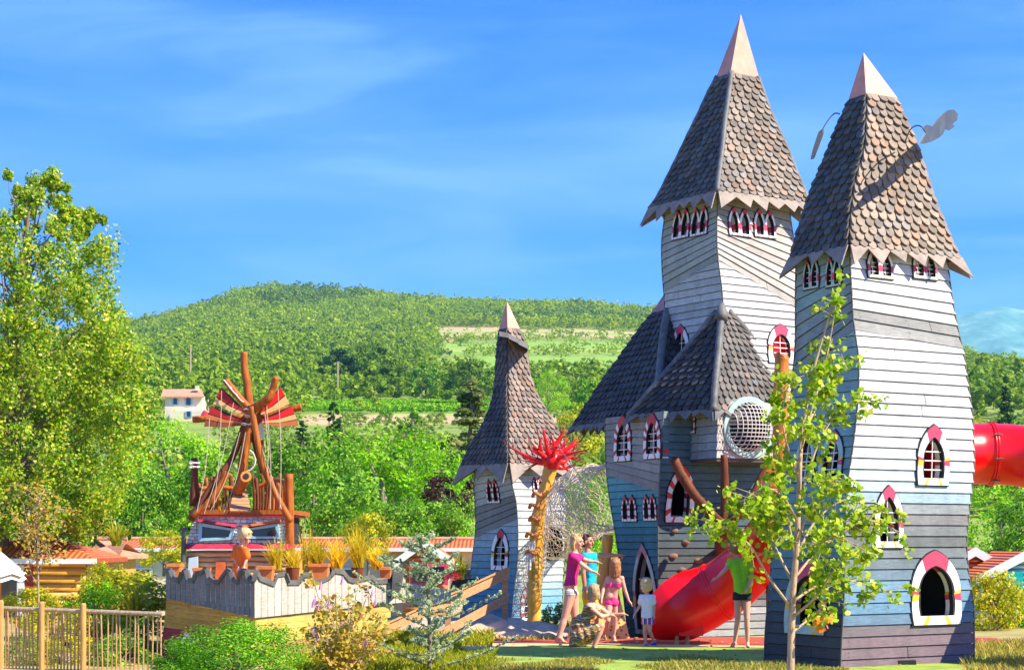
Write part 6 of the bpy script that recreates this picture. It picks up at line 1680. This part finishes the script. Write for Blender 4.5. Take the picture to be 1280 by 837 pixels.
def head_prims(pr, c, look, s, up=Vector((0, 0, 1))):
    """c centre of skull; look = facing direction"""
    f = Vector(look).normalized(); u = (up-f*up.dot(f)).normalized(); r = f.cross(u)
    R = Matrix((r, f, u)).transposed()
    E = lambda x, y, z: Vector(c)+(r*x+f*y+u*z)*s
    pr.append(('e', E(0, -.008, .018), (.074*s, .092*s, .094*s), R)); pr.append(('e', E(0, .022, -.045), (.056*s, .062*s, .070*s), R))
    pr.append(('e', E(0, .058, -.090), (.026*s, .024*s, .022*s), R))                  # chin
    pr.append(('c', E(0, .088, .008), E(0, .108, -.030), .009*s, .015*s))              # nose
    for q in (-1, 1):
        pr.append(('e', E(q*.076, -.005, -.012), (.010*s, .020*s, .032*s), R))         # ears
        pr.append(('e', E(q*.036, .060, -.030), (.024*s, .022*s, .022*s), R))          # cheeks
    pr.append(('c', E(-.03, .083, .030), E(.03, .083, .030), .010*s, .010*s))         # brow
    return E, R
def foot(pr, ankle, toe, s):
    a, t = Vector(ankle), Vector(toe); d = (t-a); d.z = 0; d.normalize()
    heel = Vector((a.x, a.y, t.z+.004))-d*.035*s
    pr.append(('c', a, heel+Vector((0, 0, .018*s)), .036*s, .032*s)); pr.append(('c', a+d*.03*s+Vector((0, 0, -.015*s)), t-d*.05*s+Vector((0, 0, .008)), .034*s, .026*s)); pr.append(('c', heel, t-d*.04*s, .026*s, .024*s))
    side = Vector((-d.y, d.x, 0))
    for k in range(5): pr.append(('c', t-d*.04*s+side*(k-2)*.016*s, t+d*(.008-.006*abs(k-1))*s+side*(k-2)*.015*s, .013*s, .0105*s))
def person(label, J, s, look, skin, hands, up=Vector((0, 0, 1)), female=True, head_s=1.0, voxel=.0075, group=None, arm=1.0, leg=1.0):
    """J: joints in world space"""
    base = Vector((J['pelvis'].x, J['pelvis'].y, min(J[k].z for k in J)))
    root = thing('person', label, 'person', base, group); pr = []
    E, R = head_prims(pr, J['head'], look, head_s, up)
    pr.append(('c', J['head']+Vector((0, 0, -.05*head_s)), J['neck'], .046*s, .052*s))
    ch = (J['shL']+J['shR'])/2; pv = J['pelvis']; w1 = ch.lerp(pv, .52)
    pr.append(('c', J['neck'], ch, .052*s, .075*s)); pr.append(('c', J['shL'], J['shR'], .056*s, .056*s))
    sp = (J['shL']-J['shR']); sp = sp*0.5
    for q in (-.5, .5):
        a = ch+sp*q*1.1-Vector((0, 0, .05*s)); b_ = ch.lerp(pv, .42)+sp*q*.75; c_ = ch.lerp(pv, .62)+sp*q*.62; d_ = pv+(J['hipL']-J['hipR'])*q*.55+Vector((0, 0, .03))
        pr += [('c', a, b_, .088*s, .078*s), ('c', b_, c_, .078*s, .068*s), ('c', c_, d_, .068*s, .092*s)]
    pr.append(('c', J['hipL'], J['hipR'], .088*s, .088*s))
    for q in 'LR':
        sh, el, wr = J['sh'+q], J['el'+q], J['wr'+q]
        pr.append(('c', sh, el, .047*s*arm, .036*s*arm)); fm = el.lerp(wr, .3); pr += [('c', el, fm, .035*s*arm, .035*s*arm), ('c', fm, wr, .035*s*arm, .023*s*arm)]
        hp, kn, an, to = J['hip'+q], J['kn'+q], J['an'+q], J['to'+q]
        pr.append(('c', hp, kn, .084*s*leg, .050*s*leg)); cf = kn.lerp(an, .32)-(kn-an).cross(Vector((1, 0, 0))).normalized()*0; pr += [('c', kn, cf, .047*s*leg, .050*s*leg), ('c', cf, an, .050*s*leg, .030*s*leg)]
        foot(pr, an, to, s)
        hd = hands.get(q); 
        if hd: hand(pr, wr, hd[0], hd[1], s*.95, hd[2], len(hd) > 3)
    V, Fq = remeshed(pr, voxel, 2); n0 = len(Fq); fm = [0]*n0
    # eyes and mouth set into the face
    def ball(c, r, mi, sc_=(1, 1, 1)):
        bm = bmesh.new(); bmesh.ops.create_icosphere(bm, subdivisions=2, radius=1, matrix=Matrix.Translation(c) @ R.to_4x4() @ Matrix.Diagonal((r*sc_[0], r*sc_[1], r*sc_[2], 1)))
        bm.verts.index_update(); k = len(V); V.extend(v.co.copy() for v in bm.verts)
        for f in bm.faces: Fq.append([k+v.index for v in f.verts]); fm.append(mi)
        bm.free()
    for q in (-1, 1): ball(E(q*.032, .078, .010), .012*head_s, 1, (1.2, .7, .7))
    ball(E(0, .084, -.058), .014*head_s, 2, (1.5, .5, .5))
    body = mesh_obj('body', V, Fq, [skin, EYE, LIP], root, fm, True)
    return root, E, R, pr
def garment(root, name, prims, mat, voxel=.011, cuts=(), disp=None, parent=None):
    if disp is None: disp = lambda c: .007*noise.noise(Vector((c.x*16, c.y*16, c.z*5)))+.003*noise.noise(Vector((c.x*40, c.y*40, c.z*22)))
    V, Fq = remeshed(prims, voxel, 2, cuts, disp); return mesh_obj(name, V, Fq, mat, parent or root, None, True)
def hair(root, E, R, s, mat, length=0.0, bun=None, seed=1, back=Vector((0, 0, 0)), vol=1.0):
    """skull cap of hair plus hanging locks"""
    rr = random.Random(seed); pr = [('e', E(0, -.022, .035), (.084*s*vol, .094*s*vol, .092*s*vol), R), ('e', E(0, -.045, -.01), (.078*s*vol, .070*s*vol, .085*s*vol), R)]
    for k in range(26):
        a = math.pi*(0.05+.90*k/25); x, y = math.cos(a)*.078, -math.sin(a)*.085
        top = E(x*.8, y*.8+.005, .05); L = length*rr.uniform(.75, 1.1)
        if L > .02:
            e = E(x*1.05, y*1.05, -.03)+Vector((rr.uniform(-.012, .012), rr.uniform(-.012, .012), -L))+back*rr.uniform(.5, 1)
            m = E(x*1.12, y*1.12, -.02)+Vector((0, 0, -L*.3)); pr += [('c', top, m, .022*s, .020*s), ('c', m, e, .020*s, .009*s)]
        else: pr.append(('c', top, E(x*1.03, y*1.03, -.03+rr.uniform(-.02, .02)), .020*s, .012*s))
    for k in range(14): pr.append(('c', E(rr.uniform(-.05, .05), rr.uniform(-.05, .06), .095), E(rr.uniform(-.06, .06), rr.uniform(-.03, .085), .10+rr.uniform(0, .02)), .018*s, .010*s))
    if bun is not None: pr.append(('e', bun, (.045*s, .045*s, .045*s), R))
    return garment(root, 'hair', pr, mat, .008, disp=lambda c: .006*noise.noise(Vector((c.x*70, c.y*70, c.z*14))))
def hairmat(name, c): return plain(name, c, .45, 60, .45, stretch=(3, 3, .4), bmp=.5)
BLOND = hairmat('hair_blond', (.62, .38, .13)); LBL_ = hairmat('hair_fair', (.72, .48, .20)); BROWN = hairmat('hair_brown', (.07, .035, .02)); RBR = hairmat('hair_light_brown', (.36, .16, .06)); ABL = hairmat('hair_ash_blond', (.42, .27, .13))
CL = {k: plain(k, c, .8, 25, .10, bmp=.2) for k, c in (('cloth_magenta', (.55, .01, .17)), ('cloth_cyan', (.0, .42, .58)), ('cloth_pink', (.85, .05, .28)), ('cloth_white', (.75, .78, .80)), ('cloth_blue', (.02, .10, .50)), ('cloth_black', (.02, .02, .025)), ('cloth_green', (.30, .72, .02)), ('cloth_orange', (.85, .16, .01)), ('cloth_yellow', (.8, .55, .02)))}
def stripes(name, cols, scale, axis='Z', dist=0.0):
    m, nt, b = new_mat(name); tc = nt.nodes.new('ShaderNodeTexCoord'); w = nt.nodes.new('ShaderNodeTexWave'); w.bands_direction = axis; w.inputs['Scale'].default_value = scale; w.wave_profile = 'SAW'; w.inputs['Distortion'].default_value = dist; w.inputs['Detail Scale'].default_value = 3
    nt.links.new(tc.outputs['Object'], w.inputs[0]); st = [(i/len(cols), c) for i, c in enumerate(cols)]; r = ramp(nt, st, w.outputs['Fac'])
    for nd in nt.nodes:
        if nd.type == 'VALTORGB': nd.color_ramp.interpolation = 'CONSTANT'
    nt.links.new(r, b.inputs['Base Color']); b.inputs['Roughness'].default_value = .85; return m
STR = stripes('cloth_striped', [(.75, .72, .68), (.25, .30, .20), (.7, .45, .45), (.2, .25, .2)], 6)
ZIG = stripes('cloth_pattern', [(.50, .30, .08), (.14, .05, .03), (.70, .50, .20), (.55, .08, .04), (.22, .20, .06), (.72, .56, .33), (.30, .14, .05)], 2.2, 'Z', 5.5)
TRY = stripes('cloth_trunks', [(.02, .08, .5), (.02, .08, .5), (.65, .04, .05), (.7, .7, .7)], 5, 'X')
def joints(D, d):
    J = {}
    for k, v in d.items(): J[k] = P(v[0], v[1], D+(v[2] if len(v) > 2 else 0))
    for k in ('toL', 'toR'): pass
    return J
# woman in magenta top, pointing right
D = 27.0
J = joints(D, dict(head=(721.5, 677), neck=(718.5, 689), shR=(716, 695, -.17), shL=(720, 694, .16), elR=(730, 707.5, -.22), wrR=(739.5, 713.5, -.24), elL=(733, 700, .18), wrL=(741.5, 701.5, .18), pelvis=(713, 735.5), hipR=(713, 742, -.09), hipL=(716, 742, .09),
     knR=(706, 771, -.10), anR=(698.5, 796, -.12), toR=(708, 801.6, -.16), knL=(719, 772, .10), anL=(712, 796.5, .16), toL=(722, 801.2, .14)))
r_, E, R, _ = person('woman in magenta T-shirt and striped briefs pointing both arms to the right', J, 1.0, (.85, -.45, -.05), SK, {'R': ((.9, 0, -.25), (0, 0, 1), .35), 'L': ((.95, .05, -.1), (0, 0, 1), .3)}, female=True, leg=1.12)
hair(r_, E, R, 1.0, BLOND, .09, seed=2)
def shirt(J, s, sleeve=.45, low=.10, t=.012, prim_only=False):
    ch = (J['shL']+J['shR'])/2; pv = J['pelvis']; sp = (J['shL']-J['shR'])*.5; pr = [('c', J['shL'], J['shR'], .062*s+t, .062*s+t), ('c', J['neck']+Vector((0, 0, -.035)), ch, .062*s, .08*s)]
    for q in (-.5, .5):
        a = ch+sp*q*1.1-Vector((0, 0, .05*s)); b_ = ch.lerp(pv, .42)+sp*q*.75; c_ = ch.lerp(pv, .62)+sp*q*.62; d_ = pv+(J['hipL']-J['hipR'])*q*.55
        pr += [('c', a, b_, .088*s+t, .080*s+t), ('c', b_, c_, .080*s+t, .074*s+t), ('c', c_, d_, .074*s+t, .096*s+t)]
    for q in 'LR':
        sh, el = J['sh'+q], J['el'+q]
        if sleeve: pr.append(('c', sh, sh.lerp(el, sleeve), .052*s+t, .046*s+t))
    return pr
def briefs(J, s, t=.009, leglen=.12):
    pv = J['pelvis']; pr = [('c', J['hipL'], J['hipR'], .090*s+t, .090*s+t), ('c', pv+Vector((0, 0, .02)), (J['hipL']+J['hipR'])/2, .088*s+t, .09*s+t)]
    for q in 'LR': pr.append(('c', J['hip'+q], J['hip'+q].lerp(J['kn'+q], leglen), .086*s+t, .084*s+t*1.2))
    return pr
garment(r_, 't_shirt', shirt(J, 1.0), CL['cloth_magenta'], cuts=[(P(713, 731, D), Vector((.1, 0, -1))), (P(718.5, 690.5, D), Vector((.2, 0, 1)))])
garment(r_, 'briefs', briefs(J, 1.0, .010, .05), STR, cuts=[(P(713, 730, D), Vector((0, 0, 1))), (P(714, 744.5, D), Vector((.25, 0, -1)))])
# man in turquoise, pointing
D = 27.9
J = joints(D, dict(head=(734, 676.5), neck=(734.5, 688), shR=(731, 695, -.20), shL=(742, 693.5, .12), elL=(757, 694, .05), wrL=(771.5, 693.6, .0), elR=(729, 716, -.24), wrR=(731.5, 738, -.22), pelvis=(737, 737), hipR=(736, 744, -.09), hipL=(740, 744, .09),
     knR=(740, 769, -.10), anR=(737, 793, -.10), toR=(746, 798.4, -.16), knL=(745, 769, .12), anL=(744, 793, .12), toL=(752, 798, .1)))
r_, E, R, _ = person('man in turquoise sleeveless shirt stretching one arm out to the right', J, 1.0, (.9, -.4, 0), SKT, {'L': ((1, 0, .0), (0, 0, 1), .3, 'point'), 'R': ((.1, 0, -1), (1, 0, 0), .5)}, arm=1.12)
hair(r_, E, R, 1.0, BROWN, 0, seed=3, vol=.97)
garment(r_, 'tank_top', shirt(J, 1.0, 0), CL['cloth_cyan'], cuts=[(P(737, 741, D), Vector((0, 0, -1))), (P(734, 690, D), Vector((0, 0, 1)))])
garment(r_, 'shorts', briefs(J, 1.0, .025, .75), CL['cloth_yellow'], cuts=[(P(740, 768, D), Vector((0, 0, -1))), (P(737, 736, D), Vector((0, 0, 1)))])
# squatting woman
D = 25.6
J = joints(D, dict(head=(742.5, 740), neck=(739.5, 752), shR=(736, 757.5, -.16), shL=(745, 756, .14), elR=(751, 770, -.22), wrR=(760, 768.5, -.05), elL=(762, 768.5, .10), wrL=(773.5, 767, .02), pelvis=(724, 793), hipR=(725, 795, -.10), hipL=(729, 795, .10),
     knR=(752, 782, -.16), anR=(742, 809, -.14), toR=(756, 814.2, -.18), knL=(744, 784, .16), anL=(719, 808, .12), toL=(722, 814.5, .02)))
r_, E, R, _ = person('woman squatting in a brown patterned sundress and sandals, reaching forward', J, 1.0, (.35, .93, -.05), SK, {'R': ((1, .1, 0), (0, 0, 1), .7), 'L': ((1, .0, .05), (0, 0, 1), .4)})
hair(r_, E, R, 1.0, ABL, .07, seed=5, vol=1.05)
pr = [p for p in shirt(J, 1.0, 0, t=.016)]
pr += [('c', J['hipR'], J['hipL'], .115, .115), ('c', J['hipR'], J['hipR'].lerp(J['knR'], .5), .115, .10), ('c', J['hipL'], J['hipL'].lerp(J['knL'], .5), .115, .10), ('c', J['pelvis']+Vector((-.02, 0, 0)), J['knR'].lerp(J['hipR'], .3), .13, .095), ('c', J['pelvis']+Vector((0, .05, 0)), J['knL'].lerp(J['hipL'], .25), .13, .095), ('c', P(727, 780, D), P(722, 803, D), .16, .13), ('c', P(727, 800, D-.05), P(742, 792, D-.05), .10, .09)]
garment(r_, 'sundress', pr, ZIG, cuts=[(P(739, 757.5, D), Vector((.25, 0, 1)))], disp=lambda c: .006*math.sin(c.x*60+c.z*25))
b = MB()
for q in 'LR':
    a = J['an'+q]; t = J['to'+q]; b.tube([a+Vector((-.03, 0, -.045)), t+Vector((.02, 0, -.012))], [.03, .034], 10, flat=1.0)
o = None
for q in 'LR':
    b = MB(); a = J['an'+q]; t = J['to'+q]; d = (t-a); d.z = 0; d.normalize(); sd2 = Vector((-d.y, d.x, 0)); z0 = t.z-.024
    h = Vector((a.x, a.y, z0))-d*.05; e = Vector((t.x, t.y, z0))+d*.025
    b.hexa([h-sd2*.035, e-sd2*.042, e-sd2*.042+Vector((0, 0, .014)), h-sd2*.035+Vector((0, 0, .014)), h+sd2*.035, e+sd2*.042, e+sd2*.042+Vector((0, 0, .014)), h+sd2*.035+Vector((0, 0, .014))])
    m = h.lerp(e, .62); b.tube([m-sd2*.042, m-sd2*.03+Vector((0, 0, .05)), m+Vector((0, 0, .068)), m+sd2*.03+Vector((0, 0, .05)), m+sd2*.042], .007, 6)
    b.build('sandal', M['wwhite'], r_)
# girl in pink bikini
D = 27.4; s = .80
J = joints(D, dict(head=(769.5, 706.5), neck=(768.5, 717.5), shR=(777, 722.5, -.05), shL=(760, 723, .05), elR=(781.5, 738, -.05), wrR=(786, 750, -.08), elL=(754, 736, .0), wrL=(752, 748, -.10), pelvis=(765, 748), hipR=(769, 752.5, .02), hipL=(761.5, 752.5, .0),
     knR=(769.5, 774, .0), anR=(767, 795, .04), toR=(770, 800.5, -.05), knL=(760, 775, -.10), anL=(755, 793, .15), toL=(754, 799, .22)))
r_, E, R, _ = person('girl in pink bikini with long fair hair seen from behind, arms held out', J, s, (.30, .95, -.08), SK, {'R': ((.6, -.1, -.8), (.8, 0, .6), .3), 'L': ((-.1, -.2, -1), (-1, 0, 0), .4)}, head_s=.92, leg=.95)
hair(r_, E, R, .92, RBR, .17, seed=7, vol=1.1)
garment(r_, 'bikini_bottom', briefs(J, s, .009, .05), CL['cloth_pink'], cuts=[(P(765, 745.5, D), Vector((0, 0, 1))), (P(765, 757.5, D), Vector((0, 0, -1)))])
garment(r_, 'bikini_top', shirt(J, s, 0, t=.010), CL['cloth_pink'], cuts=[(P(765, 729, D), Vector((0, 0, 1))), (P(765, 733.5, D), Vector((0, 0, -1)))])
# small boy
D = 26.0; s = .68
J = joints(D, dict(head=(807, 731.5), neck=(808.5, 741), shR=(814.5, 746, -.02), shL=(803.5, 746, .04), elR=(817.5, 757, -.04), wrR=(817.5, 767, -.06), elL=(799.5, 757, .02), wrL=(794.5, 765.5, -.02), pelvis=(809.5, 769), hipR=(812, 772.5), hipL=(808, 772.5),
     knR=(812, 788, -.08), anR=(817.5, 801.5, .10), toR=(812, 806.6, .06), knL=(806, 789.5), anL=(807.5, 804.0), toL=(801.5, 808.2, -.02)))
r_, E, R, _ = person('small fair-haired boy in white T-shirt and blue trunks stepping to the left', J, s, (-.55, .80, -.1), SK, {'R': ((.0, -.1, -1), (1, 0, 0), .5), 'L': ((-.5, -.1, -.8), (-1, 0, .3), .4)}, head_s=.90, voxel=.0065, leg=.86, arm=.9)
hair(r_, E, R, .90, LBL_, 0.03, seed=9, vol=1.14)
garment(r_, 't_shirt', shirt(J, s, .55, t=.020), CL['cloth_white'], voxel=.009, cuts=[(P(810, 774, D), Vector((0, 0, -1))), (P(808.5, 742.5, D), Vector((0, 0, 1)))])
garment(r_, 'swim_trunks', briefs(J, s, .016, .28), TRY, voxel=.009, cuts=[(P(810, 779.5, D), Vector((0, 0, -1)))])
for q in 'LR':
    pr = []; foot(pr, J['an'+q]-Vector((0, 0, .012)), J['to'+q], s*1.02); pr = [(p[0], p[1], p[2], p[3]*1.22, p[4]*1.22) for p in pr]
    garment(r_, 'shoe', pr, CL['cloth_blue'], voxel=.008, cuts=[(J['an'+q]+Vector((0, 0, -.005)), Vector((0, 0, 1)))])
# child in green shirt under the young tree's leaves
D = 25.6; s = .84
J = joints(D, dict(head=(917.5, 684.5), neck=(922, 696), shR=(935, 701.5, 0), shL=(914.5, 702, 0), elR=(940.5, 720, -.06), wrR=(934, 735, -.12), elL=(906, 712, -.08), wrL=(897, 721, -.06), pelvis=(928.5, 738), hipR=(933, 743.5), hipL=(923, 743.5),
     knR=(933.5, 773, -.03), anR=(934.5, 803, .03), toR=(935, 809.6, -.14), knL=(922, 774, .0), anL=(918.5, 803, .02), toL=(912, 809, -.08)))
r_, E, R, _ = person('brown-haired child in lime green top and black shorts standing with back turned', J, s, (-.45, .88, 0), SK, {'R': ((-.5, -.2, -.8), (1, 0, 0), .5), 'L': ((-.8, 0, -.4), (0, 0, 1), .4)}, head_s=.94)
hair(r_, E, R, .94, RBR, .03, seed=11)
garment(r_, 'top', shirt(J, s, .35, t=.020), CL['cloth_green'], cuts=[(P(928, 742.5, D), Vector((.05, 0, -1))), (P(922, 697.5, D), Vector((0, 0, 1)))])
garment(r_, 'shorts', briefs(J, s, .014, .16), CL['cloth_black'], cuts=[(P(928, 749.5, D), Vector((0, 0, -1)))])
# child on the ship
D = 23.2; s = .66
J = joints(D, dict(head=(306.5, 670.5), neck=(302.5, 680), shR=(306, 686, -.09), shL=(296, 685.5, .08), elR=(309, 697, -.12), wrR=(305, 707, -.16), elL=(292.5, 696, .02), wrL=(298, 708, -.10), pelvis=(300, 709), hipR=(303, 713, -.04), hipL=(297.5, 713, .04),
     knR=(304, 728, -.06), anR=(303, 743, .0), toR=(307, 747.5, -.05), knL=(298, 728, .0), anL=(296, 743, .05), toL=(299, 747, 0)))
r_, E, R, _ = person('fair-haired child in orange top leaning over the ship\'s wavy wall', J, s, (.55, -.65, -.55), SK, {'R': ((.1, -.3, -.9), (0, -1, 0), .8), 'L': ((.3, -.3, -.9), (0, -1, 0), .8)}, head_s=.92, voxel=.0065, leg=.86, arm=.9)
hair(r_, E, R, .92, LBL_, .05, seed=13, vol=1.06)
garment(r_, 'top', shirt(J, s, .8, t=.022), CL['cloth_orange'], voxel=.009, cuts=[(P(302.5, 681.5, D), Vector((.3, 0, 1)))])
garment(r_, 'shorts', briefs(J, s, .014, .4), CL['cloth_orange'], voxel=.009)

# ================================================================== CAMERA, SUN, SKY, AIR
cam = bpy.data.cameras.new('camera'); co = bpy.data.objects.new('camera', cam); COL.objects.link(co)
co.location = (0, 0, CH); co.rotation_euler = (math.pi/2, 0, 0)
cam.sensor_width = 36; cam.lens = F/1280*36; cam.shift_y = (HY-418.5)/1280; cam.clip_end = 20000; cam.clip_start = .1
sc.camera = co
AZ, EL = math.radians(66), math.radians(43)
sd = Vector((math.sin(AZ)*math.cos(EL), -math.cos(AZ)*math.cos(EL), math.sin(EL)))
sun = bpy.data.lights.new('sun', 'SUN'); so = bpy.data.objects.new('sun', sun); COL.objects.link(so)
sun.energy = 5.0; sun.angle = math.radians(.5); sun.color = (1.0, .90, .72); so.rotation_euler = sd.to_track_quat('Z', 'Y').to_euler(); so.location = (20, -20, 30)
w = bpy.data.worlds.new('World'); sc.world = w; w.use_nodes = True; nt = w.node_tree
bg = nt.nodes['Background']; bg.inputs['Strength'].default_value = 0.112
sky = nt.nodes.new('ShaderNodeTexSky'); sky.sky_type = 'NISHITA'; sky.sun_disc = False
sky.sun_elevation = EL; sky.sun_rotation = math.pi-AZ; sky.altitude = 300; sky.air_density = 1.0; sky.dust_density = 0.1; sky.ozone_density = 3.0
hs = nt.nodes.new('ShaderNodeHueSaturation'); hs.inputs['Saturation'].default_value = 1.75; hs.inputs['Hue'].default_value = 0.497; hs.inputs['Value'].default_value = .72
nt.links.new(sky.outputs[0], hs.inputs['Color'])
# thin streaky cloud
tc = nt.nodes.new('ShaderNodeTexCoord')
mp = nt.nodes.new('ShaderNodeMapping'); mp.inputs['Scale'].default_value = (1.9, 1.9, 13); mp.inputs['Rotation'].default_value = (0, math.radians(6), 0)
nt.links.new(tc.outputs['Generated'], mp.inputs[0])
n1 = nt.nodes.new('ShaderNodeTexNoise'); n1.inputs['Scale'].default_value = 1.6; n1.inputs['Detail'].default_value = 7; n1.inputs['Roughness'].default_value = .55; n1.inputs['Distortion'].default_value = .6
nt.links.new(mp.outputs[0], n1.inputs['Vector'])
cl = ramp(nt, [(0.36, (0, 0, 0)), (0.52, (.30, .30, .30)), (0.60, (.62, .62, .62)), (0.74, (1, 1, 1))], n1.outputs['Fac'])
sx = nt.nodes.new('ShaderNodeSeparateXYZ'); nt.links.new(tc.outputs['Generated'], sx.inputs[0])
band = ramp(nt, [(0.0, (.5,)*3), (.13, (.42,)*3), (.165, (.06,)*3), (.19, (.42,)*3), (.232, (.40,)*3), (.262, (.04,)*3), (1, (0,)*3)], sx.outputs['Z'])
n3 = nt.nodes.new('ShaderNodeTexNoise'); n3.inputs['Scale'].default_value = 1.1; n3.inputs['Detail'].default_value = 4; nt.links.new(mp.outputs[0], n3.inputs['Vector'])
bn = mult(nt, band, ramp(nt, [(.35, (.25,)*3), (.6, (1.2,)*3)], n3.outputs['Fac']))
ad = nt.nodes.new('ShaderNodeMix'); ad.data_type = 'RGBA'; ad.blend_type = 'SCREEN'; ad.inputs[0].default_value = 1; nt.links.new(mult(nt, cl, (.75, .75, .75)), ad.inputs[6]); nt.links.new(bn, ad.inputs[7])
mx = nt.nodes.new('ShaderNodeMix'); mx.data_type = 'RGBA'; nt.links.new(ad.outputs[2], mx.inputs[0]); tnt = mult(nt, hs.outputs[0], (.05, .70, 1.66)); nt.links.new(tnt, mx.inputs[6]); mx.inputs[7].default_value = (1.45, 2.9, 8.0, 1)
nt.links.new(mx.outputs[2], bg.inputs['Color'])
sc.view_settings.view_transform = 'Standard'; sc.view_settings.look = 'None'; sc.view_settings.exposure = 1.12; sc.view_settings.gamma = 1
sc.render.engine = 'CYCLES'
sc.cycles.volume_bounces = 0; sc.cycles.max_bounces = 6; sc.cycles.transparent_max_bounces = 4
# the air
hz = MB(); hz.box((0, 800, 363.7), (8600, 9600, 732.6)); ho = hz.build('haze', [])
ho['kind'] = 'stuff'
hm = bpy.data.materials.new('haze_air'); hm.use_nodes = True; hn = hm.node_tree; hn.nodes.clear()
pv = hn.nodes.new('ShaderNodeVolumePrincipled'); pv.inputs['Color'].default_value = (.35, .80, 1, 1); pv.inputs['Density'].default_value = 0.00011; pv.inputs['Anisotropy'].default_value = .2
out = hn.nodes.new('ShaderNodeOutputMaterial'); hn.links.new(pv.outputs[0], out.inputs['Volume'])
ho.data.materials.append(hm)

print('STUFF', [o.name for o in bpy.data.objects if o.get('kind') == 'stuff'])
